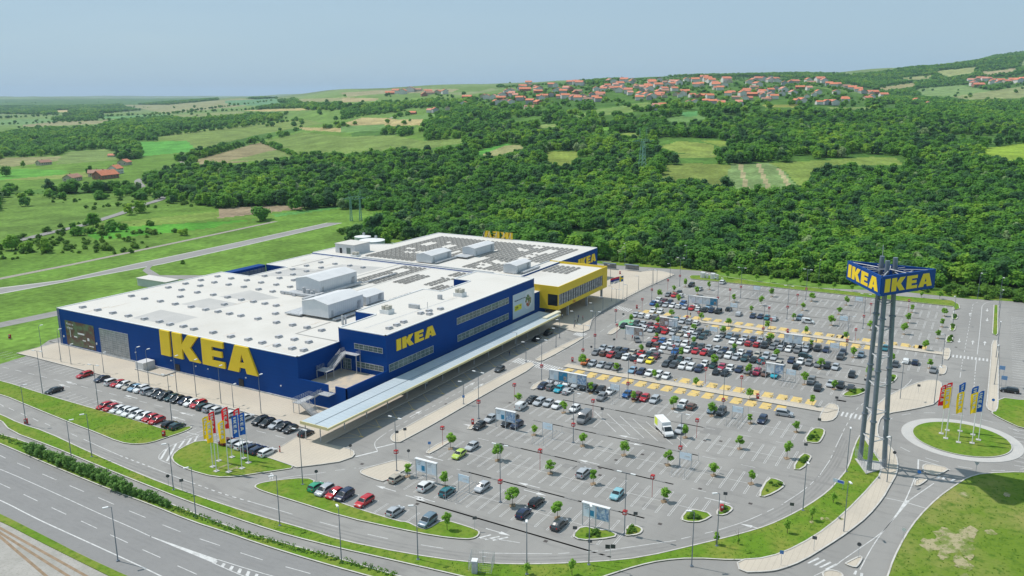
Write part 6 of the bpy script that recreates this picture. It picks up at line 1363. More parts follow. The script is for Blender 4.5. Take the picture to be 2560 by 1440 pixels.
def scatter_object(name, pts, scales, protos, label):
    me = bpy.data.meshes.new(name); me.from_pydata([(p[0], p[1], p[2]-.3) for p in pts], [], [])
    me.attributes.new('sc', 'FLOAT', 'POINT').data.foreach_set('value', np.asarray(scales, dtype=np.float32))
    me.attributes.new('rz', 'FLOAT', 'POINT').data.foreach_set('value', rng.uniform(0, 6.28, len(pts)).astype(np.float32))
    o = bpy.data.objects.new(name, me); COL.objects.link(o); o['kind'] = 'stuff'; o['label'] = label
    cc = bpy.data.collections.new(name+'_kinds')
    for m_ in protos: q = bpy.data.objects.new(name+'_kind', m_); cc.objects.link(q)
    ng = bpy.data.node_groups.new(name, 'GeometryNodeTree'); ng.interface.new_socket('Geometry', in_out='INPUT', socket_type='NodeSocketGeometry'); ng.interface.new_socket('Geometry', in_out='OUTPUT', socket_type='NodeSocketGeometry')
    N = ng.nodes; gi = N.new('NodeGroupInput'); go = N.new('NodeGroupOutput'); ip = N.new('GeometryNodeInstanceOnPoints'); ci = N.new('GeometryNodeCollectionInfo'); ci.inputs[0].default_value = cc; ci.inputs['Separate Children'].default_value = True
    ip.inputs['Pick Instance'].default_value = True; ri = N.new('FunctionNodeRandomValue'); ri.data_type = 'INT'; ri.inputs[4].default_value = 0; ri.inputs[5].default_value = len(protos)-1
    a1 = N.new('GeometryNodeInputNamedAttribute'); a1.inputs[0].default_value = 'sc'; a2 = N.new('GeometryNodeInputNamedAttribute'); a2.inputs[0].default_value = 'rz'; cx_ = N.new('ShaderNodeCombineXYZ')
    K = ng.links; K.new(gi.outputs[0], ip.inputs['Points']); K.new(ci.outputs[0], ip.inputs['Instance']); K.new(ri.outputs[2], ip.inputs['Instance Index']); K.new(a1.outputs[0], ip.inputs['Scale']); K.new(a2.outputs[0], cx_.inputs[2]); K.new(cx_.outputs[0], ip.inputs['Rotation']); K.new(ip.outputs[0], go.inputs[0])
    md = o.modifiers.new('scatter', 'NODES'); md.node_group = ng; return o
nr_ = rest[rest[:, 3] < 620]; md_ = rest[(rest[:, 3] >= 620) & (rest[:, 3] < 1150)]; fr_ = rest[rest[:, 3] >= 1150]
def szs(p, lo, hi): return (lo+(hi-lo)*(.55*vnoise(p[:, 0], p[:, 1], 28, 51)+.45*rng.uniform(0, 1, len(p))))
scatter_object('woodland_near', nr_, szs(nr_, .55, 1.4), WT*3+DK*2+PL, 'dense green wood on the slope behind the car park')
scatter_object('woodland_middle', md_, szs(md_, .6, 1.55), WT*3+DK*2+PL, 'dense green wood on the middle slopes')
fsc = szs(fr_, .75, 1.6)
for q in VILL: fsc = np.where(inpoly(fr_[:, 4], fr_[:, 5], q), fsc*.5, fsc)
scatter_object('woodland_far', fr_, fsc, FT, 'far woods on the hills')
scatter_object('hedgerow_trees', LN, np.where(LN[:, 3] > 1100, rng.uniform(.5, 1.15, len(LN)), rng.uniform(.45, .9, len(LN))), FT, 'scattered hedgerow trees and bushes in the fields')
# bushes at the foot of the wood and in the left meadow
us = []
for k in range(650):
    Y = random.uniform(-190, 330); X = random.uniform(359, 374)
    us.append((X, Y, float(TERR(X, Y))+.1))
for k in range(420):
    x = random.uniform(0, 480); y = random.uniform(478, 660)
    t = TP(x, y)
    if t and vnoise(np.array([t[0]]), np.array([t[1]]), 40, 11)[0] > .52: us.append(t)
scatter_object('bushes', us, [random.uniform(.35, 1.5) if i < 650 else random.uniform(.2, 1.3) for i in range(len(us))], SH, 'rough bushes along the foot of the wood and in the left meadow')
for x, y, s, lab in ((650,552,1.45,'large lone tree beside the ploughed strip left of the store'), (662,548,1.1,'smaller tree just right of the large lone tree'), (233,567,1.0,'round tree beside the winding lane'), (185,580,.6,'dark bush tree left of the round tree by the lane'), (350,532,1.0,'tree clump on the inside of the lane bend'), (325,537,.9,'tree left of the lane bend clump'), (453,588,.55,'dark bush in the green field'), (465,589,.5,'second dark bush in the green field'), (296,595,.45,'small bush left in the long green field'), (65,515,1.1,'broad pale green tree in the left meadow'), (15,440,1.2,'big dark tree at the left frame edge by the village'), (58,418,.8,'dark tree in front of the far farmhouse'), (225,440,1.1,'tree beside the red farm roofs'), (30,625,1.0,'dark clump of bushes at the left edge, left part'), (70,630,.9,'dark clump of bushes at the left edge, middle part'), (115,632,.8,'dark clump of bushes at the left edge, right part')):
    t = TP(x, y)
    if not t: continue
    r_ = empty('lone_tree', (t[0], t[1], t[2]-.2), random.uniform(0, 6), lab, 'tree', 'single trees in the left meadows'); child('trunk', TRK, r_).scale = (s, s, s); child('crown', WT[random.randrange(5)], r_).scale = (s, s, s)

# ------------------------------------------------------------------ houses
RM = [mat('tile_%s' % n_, c, .8, n1=(.4, tuple(v*.75 for v in c), .4, .7)) for n_, c in (('orange', (.66, .22, .11)), ('terracotta', (.60, .21, .12)), ('brown', (.42, .22, .15)), ('pink', (.64, .29, .20)))]
WM = [mat('render_%s' % n_, c, .8, n1=(.5, tuple(v*.85 for v in c), .4, .7)) for n_, c in (('white', (.68, .66, .62)), ('cream', (.55, .48, .38)), ('grey', (.40, .40, .40)), ('brick', (.36, .17, .12)))]
def house_parts(w_, l, h, rh, ri, wi, seed, floors=1):
    p = dict(); b = MB(); b.box(-w_/2, w_/2, -l/2, l/2, -1.2, h)
    for y in (-l/2, l/2): b.add([(-w_/2, y, h), (w_/2, y, h), (0, y, h+rh)], [(0, 1, 2)])
    p['wall'] = me_of(b, 'wall', WM[wi]); e = .5
    r_ = MB(); k = e*rh/(w_/2)
    for s in (-1, 1):
        r_.add([(s*(w_/2+e), -l/2-e, h-k), (s*(w_/2+e), l/2+e, h-k), (0, l/2+e, h+rh), (0, -l/2-e, h+rh)], [(0, 1, 2, 3)]); r_.add([(s*(w_/2+e), -l/2-e, h-k+.2), (s*(w_/2+e), l/2+e, h-k+.2), (0, l/2+e, h+rh+.2), (0, -l/2-e, h+rh+.2)], [(0, 1, 2, 3)])
    p['roof'] = me_of(r_, 'roof', RM[ri]); c = MB().box(.8, 1.4, .5, 1.1, h, h+rh+.9); p['chimney'] = me_of(c, 'chimney', WM[3]); wl = []
    for f_ in range(floors):
        z = 1.0+f_*2.7
        for y in np.arange(-l/2+1.6, l/2-1, 2.6):
            for s in (-1, 1): wl.append(MB().box(s*w_/2-.03, s*w_/2+.03, y-.5, y+.5, z, z+1.2))
        for x in (-w_/4, w_/4):
            for s in (-1, 1): wl.append(MB().box(x-.5, x+.5, s*l/2-.03, s*l/2+.03, z, z+1.2))
    p['window'] = [me_of(w1_, 'window', M['glass']) for w1_ in wl]; return p
HP = [house_parts(9, 12, 5.2, 3.0, 0, 0, 1, 2), house_parts(10, 13, 3.2, 2.8, 1, 1, 2), house_parts(8.5, 11, 5.6, 2.6, 0, 2, 3, 2), house_parts(11, 10, 5.0, 3.4, 3, 0, 4, 2), house_parts(8, 14, 3.0, 2.4, 2, 1, 5), house_parts(9, 16, 3.0, 3.0, 0, 3, 6), house_parts(12, 12, 5.8, 3.2, 1, 0, 7, 2)]
def house(pos, i, rz, lab, grp, s=1.0, small=True):
    r_ = empty('house', pos, rz, lab, 'house', grp); r_.scale = (s, s, s*(.82 if small else 1)); p = HP[i]; child('wall', p['wall'], r_); ro = child('roof', p['roof'], r_); child('chimney', p['chimney'], ro)
    if not small:
        for m_ in p['window']: child('window', m_, r_)
    return r_
HX = """1895,228;1910,228;1925,229;1870,246;1885,218;1943,204;1955,236;1982,234;1905,240;1990,256;2006,254;2047,258;2065,258;2017,243;2035,238;2078,256;2112,252;2000,218;2022,222;2072,212;2092,210;2115,216;2130,222;2145,226;2160,230;2175,232;2168,246;2180,248;1975,208;1960,210;2045,232;1958,226;2058,204;2020,202;2028,238;2090,232;1893,200;1908,200;1925,202;1938,200;1872,206;1880,236;1866,230;1920,246;1935,244;2208,240;2290,254;2320,262;1940,222
1600,238;1615,240;1598,247;1622,246;1650,236;1640,240;1660,240;1655,265;1632,272;1685,224;1690,236;1700,240;1708,236;1712,228;1730,240;1738,256;1765,240;1775,236;1780,240;1740,214;1750,212;1760,198;1768,200;1772,203;1790,215;1800,222;1812,214;1815,202;1820,236;1826,232;1855,236;1782,258;1800,256;1765,256;1618,216;1625,212;1595,216;1578,206;1582,200;1590,214;1549,212;1556,220;1570,230;1575,234;1605,228;1617,228;1628,202;1650,200;1670,214;1665,206;1686,206;1695,208;1748,240;1722,258;1840,244;1850,262;1545,224;1660,228;1715,200;1738,202;1560,202;1642,214;1680,216
1240,258;1258,256;1268,252;1325,256;1345,256;1322,268;1210,240;1216,244;1168,242;1235,244;1280,236;1288,240;1310,242;1300,248;1278,228;1300,222;1312,224;1345,228;1360,240;1355,246;1378,238;1388,230;1395,226;1415,222;1408,232;1424,222;1445,228;1425,240;1430,246;1445,248;1457,242;1465,244;1470,248;1480,240;1488,246;1495,232;1500,236;1402,242;1425,208;1440,208;1455,208;1490,224;1510,222;1518,216;1525,218;1532,222;1520,206;1535,206;1538,214;1322,212;1340,216;1378,214;1160,262;1255,240;1268,236
1070,228;1075,232;1096,230;1112,231;1026,226;1045,224;1008,231;1075,278;1088,278;1030,282;1120,272;975,232;990,230;1060,236
2425,202;2440,200;2450,196;2460,199;2470,196;2435,210;2445,212;2480,206;2490,202;2500,204;2515,204;2530,202;2545,204;2555,200;2495,208"""
hn = 0; placed = []
VN = [(1150, 'on the far left village edge below the ridge'), (1340, 'in the left part of the hillside village'), (1545, 'in the left middle of the hillside village'), (1700, 'in the middle of the hillside village'), (1870, 'in the right middle of the hillside village'), (2050, 'in the right part of the hillside village'), (2350, 'at the right end of the hillside village'), (2700, 'in the hamlet on the right hand hill')]
RN = ['orange roofed two storey', 'terracotta roofed low', 'orange roofed grey walled', 'pale pink roofed white', 'brown roofed low', 'orange roofed brick', 'broad terracotta roofed white']
HR = random.Random(77); HL_ = [tuple(map(float, q.split(','))) for q in HX.replace('\n', ';').split(';')]
HL_ += [(x+HR.uniform(-11, 11), y+HR.uniform(-5, 5)) for x, y in HL_ if 1200 < x < 2200 and HR.random() < .75]
for x, y in HL_:
    t = TP(x, y+4)
    if not t: continue
    D = DL(t[0], t[1])[0]
    if any(math.hypot(t[0]-a, t[1]-b) < 11 for a, b in placed): continue
    placed.append((t[0], t[1])); i = random.choice((0, 0, 1, 2, 3, 4, 5, 6)); wh = next(v for a, v in VN if x < a)
    s = max(.75, min(2.2, D/1250))*random.uniform(.85, 1.15) if D < 3200 else 2.0
    s *= .92; house((t[0], t[1], t[2]+1.2), i, random.choice((0, 1.57))+random.uniform(-.35, .35)+CH, '%s house %s' % (RN[i], wh), '%s houses %s' % (RN[i], wh), s)
for (x, y), i, rz, s, lab in (((265,446),5,CH+1.2,1.35,'low farmhouse with red tiled roof beside the lane'), ((290,434),0,CH+1.5,1.1,'two storey farmhouse with weathered red roof behind the low one'), ((312,412),1,CH+1.6,1.1,'white farmhouse with brown tiles behind the trees by the lane'), ((245,440),4,CH+.3,1.2,'long brown roofed outbuilding left of the red farmhouse'), ((182,452),4,CH+1.5,1.2,'dark long shed at the left end of the farm'), ((110,412),4,CH+1.2,1.1,'distant farmhouse behind dark trees at left'), ((280,392),1,CH,.7,'small red roof up the slope behind the farm')):
    t = TP(x, y); house((t[0], t[1], t[2]), i, rz, lab, 'farm buildings left of the store', s, False)

# ------------------------------------------------------------------ lamps, signs, boards
def lamp_proto(h, kind):
    m = MB(); m.tube((0, 0, 0), (0, 0, h), .10, .055, n=8); m.box(-.25, .25, -.25, .25, 0, .12)
    hd = MB()
    if kind == 'double': m.tube((0, -1.0, h), (0, 1.0, h), .04, n=5); hd.box(-.16, .16, -1.75, -.85, h-.04, h+.10); hd.box(-.16, .16, .85, 1.75, h-.04, h+.10)
    else: m.tube((0, 0, h), (.7, 0, h+.12), .04, n=5); hd.box(.45, 1.35, -.17, .17, h+.06, h+.22)
    return me_of(m, 'pole', M['pole']), me_of(hd, 'lamp_head', M['white'])
LP = {(h, k): lamp_proto(h, k) for h, k in ((12.0, 'double'), (10, 'single'), (6.0, 'single'), (11.2, 'single'))}
redm = me_of(MB().box(-.36, .36, -.36, .36, 4.0, 4.75), 'row_sign', M['red']); rwm = MB()
for s in (-1, 1): rwm.box(s*.37-.01, s*.37+.01, -.2, .0, 4.2, 4.55).box(-.2, 0, s*.37-.01, s*.37+.01, 4.2, 4.55).box(s*.37-.01, s*.37+.01, .08, .2, 4.2, 4.55).box(.08, .2, s*.37-.01, s*.37+.01, 4.2, 4.55)
rwm = me_of(rwm, 'row_letter', M['white'])
def lamp(p, h, k, rz, lab, grp, sign=False):
    X, Y = G(*p); r_ = empty('street_lamp', (X, Y, .05), rz, lab, 'street lamp', grp); a, b = LP[(h, k)]; child('pole', a, r_); child('lamp_head', b, r_)
    if sign: q = child('row_sign', redm, r_); child('row_letter', rwm, q)
TALL = [(1561,1337),(1433,1107),(992,1178),(1251,1256),(1806,1042),(1569,999),(1457,911),(1699,1167),(1539,807),(1629,752),(1793,774),(1487,872),(1683,901),(1896,939),(2115,886),(1967,798),(1906,855),(2014,750),(2157,822),(1354,953),(1197,1047),(1717,824),(2189,774),(1699,716),(1851,745)]
for n, p in enumerate(sorted(TALL, key=lambda q: (-q[1]))): lamp(p, 12.0, 'double', random.uniform(-.1, .1), '%s nearest tall twin headed lamp mast of the big car park' % ORD[n], 'tall lamp masts of the big car park', True)
SGL = [((295,1402.5),10,'beside the wedge of white paint on the highway'), ((490,1292),10,'at the highway hedge end, fourth from left edge'), ((434,1226),10,'by the two small signs on the grass strip'), ((854,1407),10,'on the planting strip at the bottom left of centre'), ((1045,1400),10,'on the bottom grass strip right of the planting'), ((1317,1437),10,'at the bottom centre beside a sapling'), ((1472,1413),11.2,'on the grass strip left of the twin sign'), ((1729,1416),10,'on the curved kerb at the bottom right of centre'), ((2007,1277),10,'on the grass below the ring road bend'), ((2109,1331),10,'on the curved pavement left of the approach road'), ((2116,1180),10,'beside the tower lawn and ring road'), ((2217,1207),10,'on the pavement right of the tower legs'), ((181,1162),10,'inside the tall hedge by the highway'), ((230,1143),10,'above the hedge on the grass strip at left'), ((66,1063),8.9,'by the ring road near the left edge'), ((700,1315),10,'on the grass strip below the parked green car'), ((1792,1366),10,'beside the leaning sapling'), ((2382,812),10,'at the top right car park edge'), ((2354,920),10,'by the paved corner at the right avenue'), ((2497,768),11.2,'farthest of four along the right hand avenue'), ((2496,803),11.2,'second farthest along the right hand avenue'), ((2490,894),11.2,'second nearest along the right hand avenue'), ((2486,962),11.2,'nearest along the right hand avenue'), ((2444,746),10,'beside the back road at the avenue junction'), ((2046,708),10,'beside the back road behind the middle rows'), ((1715,667),8.9,'beside the back road behind the entrance square'), ((1562,661),10,'beside the back road behind the bus shelters'), ((2250,998),10,'on the pavement left of the roundabout'), ((2335,1010),10,'on the pavement point above the roundabout')]
for p, h, w_ in SGL:
    hk = 11.2 if h == 11.2 else 10; lamp(p, hk, 'single', random.choice((2.6, -.6, 1.0)) if p[0] < 1000 else random.uniform(2, 4), 'grey street lamp '+w_, 'single armed street lamps')
for n, p in enumerate(((107,985),(247,1026),(430,1055),(757,1212))): lamp(p, 12.0, 'double' if n == 3 else 'double', .2, '%s tall mast from the left, on the left car park verge' % ORD[n], 'tall masts of the left car park')
for n, p in enumerate(((107,895),(153,906),(178,912),(260,934),(348,957),(373,963),(443,982),(491,993),(553,1010),(584,1020),(653,1035))): lamp(p, 10 if n in (0, 1, 4, 5, 6, 7, 8, 10) else 6.0, 'single', 0, '%s slim lamp from the left, on the pavement before the lettered wall' % ORD[n], 'slim lamps on the store front pavement')
for n, p in enumerate(((1292,879),(1390,868),(1482,800),(1507,784),(1529,754),(1567,750),(1596,727),(1633,710),(1642,710),(1675,694),(1526,697),(1159+240,845),(1435,822),(1315,905),(1159,1011))): lamp(p, 6.0, 'single', 2, '%s nearest small lamp of the entrance square and centre strip' % ORD[n], 'small lamps of the entrance square')
post_m = me_of(MB().tube((0, 0, 0), (0, 0, 4.0), .045, n=6), 'post', M['red'])
for n, p in enumerate(((1350,1175),(1482,1044),(1741,1095),(1630,1243),(1286,1002),(1852,982),(1107,1115),(1542,845),(1605,777),(1669,727),(1824,752),(1992,766),(2175,790),(2137,857),(1926,830),(1763,960),(1587,912+30),(1720,870),(1642,905),(2270,650+130),(1745,812),(1921,800))):
    X, Y = G(*p); r_ = empty('row_marker', (X, Y, 0), 0, '%s nearest red cube row sign on a thin post' % ORD[n] if n else 'red cube row sign on a thin post beside the nearest open rows', 'sign', 'red row signs on posts'); child('post', post_m, r_); q = child('row_sign', redm, r_); child('row_letter', rwm, q)
# small traffic signs
def tsign(p, h, kind, lab, rz=None):
    X, Y = G(*p); r_ = empty('traffic_sign', (X, Y, .1), math.atan2(Y, X)+math.pi if rz is None else rz, lab, 'traffic sign', 'traffic signs'); MB().tube((0, 0, 0), (0, 0, h), .035, n=6).build('post', M['metal_grey'], r_)
    b = MB()
    if kind in ('round', 'blue', 'dark'):
        n = 20; b.add([(.06, math.cos(6.283*k/n)*.36, h-.3+math.sin(6.283*k/n)*.36) for k in range(n)]+[(.04, math.cos(6.283*k/n)*.36, h-.3+math.sin(6.283*k/n)*.36) for k in range(n)], [tuple(range(n)), tuple(range(2*n-1, n-1, -1))]); b.build('plate', {'round': M['white'], 'blue': mat('sign_blue', (.02, .16, .5), .5), 'dark': mat('sign_back', (.07, .075, .08), .5)}[kind], r_)
    elif kind == 'tri': b.add([(.05, -.5, h), (.05, .5, h), (.05, 0, h-.85)], [(0, 1, 2), (2, 1, 0)]); b.build('plate', M['white'], r_)
    elif kind == 'rect': b.box(.03, .06, -.38, .38, h-.62, h); b.build('plate', mat('sign_back2', (.08, .085, .09), .5), r_)
    elif kind == 'twin': b.box(.03, .06, -.85, -.05, h-.75, h); b.box(.03, .06, .05, .85, h-.65, h+.1); b.build('plate', mat('sign_back3', (.05, .055, .06), .5), r_)
    elif kind == 'lightblue': b.box(.03, .06, -.32, .32, h-.64, h); b.build('plate', mat('sign_lblue', (.08, .22, .5), .5), r_)
for p, h, k, lab in (((422,1217),2.6,'dark','small dark round sign on the grass strip by the ring road'), ((456,1228),2.6,'rect','small dark rectangular sign right of the round one on the grass'), ((877,1140),2.7,'dark','dark round sign on the tip of the beige plaza'), ((792,1203),2.4,'dark','dark sign post behind the green parked car'), ((993,1104),2.6,'rect','dark sign on the end of the centre strip'), ((1013,1097),2.6,'rect','second dark sign on the end of the centre strip'), ((1074,1130),2.4,'lightblue','pale sign on the left parking island'), ((1022,1148),2.2,'dark','dark sign behind the beige island tree'), ((1187,1327),2.8,'rect','dark sign at the tip of the front grass verge'), ((1525,1403),3.0,'twin','dark twin panel sign on the bottom grass strip'), ((1437,1347),2.4,'rect','thin sign at the island with dark shrubs'), ((1588,1313),2.6,'rect','dark sign on the small island tip'), ((1812,1262),2.6,'rect','dark sign on the island with the red totem'), ((2234,1157),2.6,'dark','black round sign on the pavement facing the roundabout'), ((2439,1185),2.6,'tri','white triangular yield sign with blue disc by the tower shadow'), ((2295,1209),2.8,'blue','blue arrow sign on yellow striped post on the traffic island'), ((2257,1355),2.6,'round','round no parking sign on the meadow edge'), ((2145,1395),2.8,'dark','dark round sign on the bottom traffic island'), ((1952,1415),2.8,'lightblue','blue sign on the bottom pavement'), ((2034,1378),2.8,'rect','dark rectangular sign on the curved pavement'), ((1978,1287),2.4,'rect','dark sign on the ring road bend grass'), ((1505,1045),2.6,'rect','dark sign by the hatched truck bays'), ((2013,1134),2.4,'rect','sign at the tip of the lower oblong island'), ((2047,1070),2.4,'rect','sign at the tip of the upper oblong island'), ((2090,1018),2.8,'rect','dark sign by the zebra crossing near the tower'), ((2162,970),2.6,'rect','thin sign on the slanted island'), ((2480,1026),3.0,'blue','blue round sign at the avenue pavement end'), ((2295,985),2.6,'rect','thin sign on the pavement above the roundabout'), ((1475,1360),.8,'rect','tiny post on the ring road edge at bottom centre'), ((1159,1013),2.6,'lightblue','blue sign on the long centre strip'), ((1535,885-20),2.4,'rect','thin post by the crossing at the dense rows'), ((1478,884),2.4,'dark','post sign at the left end of a dense row'), ((1558,800),2.4,'rect','dark square sign left of the green hatchback')):
    tsign(p, h, k, lab)
for n, (p, lab) in enumerate((((410,1092),'red fire cabinet on the left verge tip'), ((66,1061),'red fire cabinet on the verge at far left'), ((25,847),'red fire cabinet on the grass left of the store'), ((1894,998),'red fire cabinet on the lower walkway'), ((1969,833),'red fire cabinet on the upper walkway'), ((1550,686),'red fire cabinet on the entrance square'), ((1804,1279),'rusty red totem on the island by the ring road'), ((1182,1062),'red ticket totem at the left end of the car park'), ((1431,905),'red ticket totem by the lower walkway start'), ((1592,772),'red ticket totem by the upper walkway start'), ((700,1132),'small red post on the flag lawn'))):
    X, Y = G(*p); r_ = empty('fire_cabinet', (X, Y, .1), .5, lab, 'cabinet', 'red cabinets'); s = .35 if n == 10 else 1
    MB().box(-.32*s, .32*s, -.32*s, .32*s, .12, 1.35 if n != 10 else 1.5).build('body', M['red'], r_); MB().box(-.36*s, .36*s, -.36*s, .36*s, 0, .12).build('foot', M['kerb_paver'], r_); MB().box(-.34*s, -.32*s, -.18*s, .18*s, .8, 1.2).build('label_plate', M['white'], r_)
# advertising boards on frames, along the rows
PM = [mat('ad_blue', (.70, .82, .90), .5, n1=(.5, (.82, .86, .9), .4, .6)), mat('ad_white', (.88, .89, .90), .5, n1=(.8, (.76, .79, .82), .5, .7)), mat('ad_photo', (.20, .34, .55), .5, n1=(1.5, (.7, .75, .8), .45, .6)), mat('ad_cyan', (.03, .28, .48), .5), mat('ad_brown', (.34, .22, .17), .5, n1=(2, (.6, .5, .45), .45, .6))]
def board(X, Y0, Y1, n, pics, lab, z0=2.0, z1=4.6):
    """double sided hoarding standing on the row line X from Y0 (left) to Y1 (right)"""
    r_ = empty('advertising_board', (X, (Y0+Y1)/2, 0), 0, lab, 'billboard', 'advertising boards in the car park'); h = (Y0-Y1)/2; st = (Y0-Y1)/n
    fr = MB()
    for k in range(n+1): y = h-k*st; MB().tube((0, y, 0), (0, y, z1), .09, n=8).build('post', M['metal_grey'], r_)
    fr.box(-.35, .35, -h-.1, h+.1, z1+.02, z1+.16); fr.box(-.06, .06, -h, h, z0-.08, z0); fr.build('frame', M['white'], r_)
    for k in range(n):
        ya, yb = h-k*st-.15, h-(k+1)*st+.15
        q = MB().box(-.05, .05, yb, ya, z0, z1).build('panel', PM[pics[k]], r_); d = MB()
        d.box(-.062, -.052, yb+.2, yb+.2+(ya-yb)*.35, z0+.3, z0+1.4); d.build('picture', PM[(pics[k]*2+3) % 5], q)
        tlines = MB()
        for i in range(3): tlines.box(-.062, -.052, ya-.25-(ya-yb)*(.45-.08*i), ya-.25, z1-.45-i*.35, z1-.33-i*.35)
        tlines.build('text_lines', M['metal_grey'], q)
def BX(p): return G(*p)[1]
board(126, BX((1042,1197)), BX((1094,1211)), 2, (0, 1), 'two panel advertising board in the nearest row beside the white off-roader')
board(126, BX((1541,1226)), BX((1604,1241)), 2, (0, 2), 'two panel advertising board behind the pale teal car, blue photo')
board(158, BX((1244,1064)), BX((1291,1076)), 2, (0, 2), 'two panel advertising board over dark cars at the left lot edge')
board(190, BX((1379,960)), BX((1466,981)), 4, (1, 3, 1, 2), 'four panel advertising board with a blue patch above the cyan hatchback')
board(224.9, BX((1915,944)), BX((1957,953)), 2, (1, 2), 'two panel advertising board behind the bright cyan car')
board(240.9, BX((1526,873)), BX((1566,884)), 2, (1, 4), 'two panel advertising board with brown picture above the red hatchback')
board(257, BX((1660,818)), BX((1699,828)), 2, (4, 1), 'two panel advertising board with red and white pictures in the dense rows')
board(257, BX((1956,872)), BX((2000,880)), 2, (1, 1), 'two panel pale advertising board below the upper walkway')
board(291.8, BX((1711,775)), BX((1779,787)), 4, (1, 1, 1, 3), 'four panel advertising board beyond the upper walkway with blue end panel')
def trolley(X, Y, lab):
    r_ = empty('trolley_bay', (X, Y, 0), 0, lab, 'trolley bay', 'trolley bays'); 
    q = MB().box(-.04, .04, -1.25, 1.25, 2.2, 3.7).build('panel', PM[0], r_); MB().box(-.055, -.045, -.9, .2, 2.8, 3.1).build('text_lines', M['white'], q)
    for y in (-1.3, 1.3): MB().tube((0, y, 0), (0, y, 3.75), .06, n=6).build('post', M['metal_grey'], r_)
    rl_ = MB()
    for y in (-1.8, -.9, 0, .9, 1.8): rl_.tube((-4.5, y, .45), (4.5, y, .45), .035, n=5); rl_.tube((-4.5, y, 0), (-4.5, y, .5), .035, n=4); rl_.tube((4.5, y, 0), (4.5, y, .5), .035, n=4)
    rl_.build('rail', M['metal_grey'], r_)
    for y in (-1.4, 1.3): MB().tube((-4.6, y, 0), (-4.6, y, 2.3), .04, n=5).build('post', M['metal_grey'], r_); MB().tube((4.6, y, 0), (4.6, y, 2.3), .04, n=5).build('post', M['metal_grey'], r_)
for n, (px_, X) in enumerate((((1162,1229),126), ((1372,1093),158), ((1713,1172),158), ((1540,992),190), ((1843,1052),190), ((1975,957),224.9), ((2083,890),257), ((1653,895),240.9), ((1781,846),257), ((1837,780),291.8), ((2107,818),291.8), ((2145,768),324), ((1893,736),324))):
    trolley(X, G(*px_)[1], '%s nearest trolley bay with rails and a small pale blue board' % ORD[n])
dm = me_of(MB().box(-.35, .35, -.35, .35, 0, .02), 'cover', mat('cast_iron', (.07, .06, .055), .8))
for k, p in enumerate(((1364,1353),(1650,1310),(1876,1259),(1540,1150),(1500,1170),(1606,1136),(1240,1020),(1115,1010),(1275,1007),(1325,957),(1401,930),(1436,972),(1432,1048),(1802,1103),(1762,1102),(2350,938),(2375,892),(2498,1185),(1043,1170+90),(868,1233),(976,1199),(1750,1222),(2005,1292),(905,1160),(775,1137),(2237,1020),(2390,868),(2430,1030),(1500,1188),(1665,1160))):
    r_ = empty('drain_cover', (*G(*p), .012), 0, 'small dark square drain cover set in the paving or asphalt', 'drain cover', 'drain covers'); child('cover', dm, r_)
# wire compound with grey cabinet at bottom centre
wc = empty('wire_compound', (*G(1220,1418), .1), 0, 'small wire fenced compound with pipe at the bottom centre', 'fence'); o0 = G(1220,1418)
fence_mesh(wc, [(G(*p)[0]-o0[0], G(*p)[1]-o0[1]) for p in ((1180,1405),(1236,1412),(1228,1438),(1172,1432))], 2.2, True, 2.0); MB().tube((0, 1, 0), (0, 1, 1.6), .06, n=6).tube((0, 1, 1.6), (0, .4, 1.7), .06, n=6).build('pipe', M['metal_grey'], wc)
cb_ = empty('utility_cabinet', (*G(1187,1432), .1), .4, 'pale grey utility cabinet beside the small wire compound', 'cabinet'); MB().box(-.5, .5, -.45, .45, 0, 2.2).build('body', mat('cabinet_grey', (.42, .47, .47), .5), cb_); MB().box(-.55, .55, -.5, .5, 2.2, 2.3).build('lid', M['white'], cb_); MB().box(-.515, -.5, -.35, .35, .2, 2.0).build('door', M['metal_grey'], cb_)
ds = empty('direction_sign', (*G(2095,1222), .1), math.atan2(*G(2095,1222)[::-1])+math.pi-.3, 'low blue and white direction sign on the grass by the ring road', 'sign'); MB().box(-.03, .03, -1.1, 1.1, 1.2, 1.9).build('panel', mat('dir_white', (.5, .58, .68), .5), ds); MB().box(.031, .04, -.2, 1.0, 1.3, 1.8).build('arrow_field', mat('dir_blue', (.05, .12, .5), .5), ds)
for y in (-.9, .9): MB().tube((0, y, 0), (0, y, 1.9), .04, n=5).build('post', M['metal_grey'], ds)
for n, (p, lab) in enumerate((((2503,942),'large pale blue sign board at the edge of the right lot, upper'), ((2508,968),'large blue sign board at the edge of the right lot, lower'))):
    X, Y = G(*p); r_ = empty('sign_board', (X, Y, .1), math.atan2(Y, X)+math.pi, lab, 'sign', 'blue boards at the right lot'); MB().box(-.03, .03, -.7, .7, 2.0, 3.1).build('panel', mat('board_blue%d' % n, (.16, .30, .52), .5), r_); MB().tube((-.06, -.5, 0), (-.06, -.5, 3), .05, n=5).build('post', M['metal_grey'], r_); MB().tube((-.06, .5, 0), (-.06, .5, 3), .05, n=5).build('post', M['metal_grey'], r_)
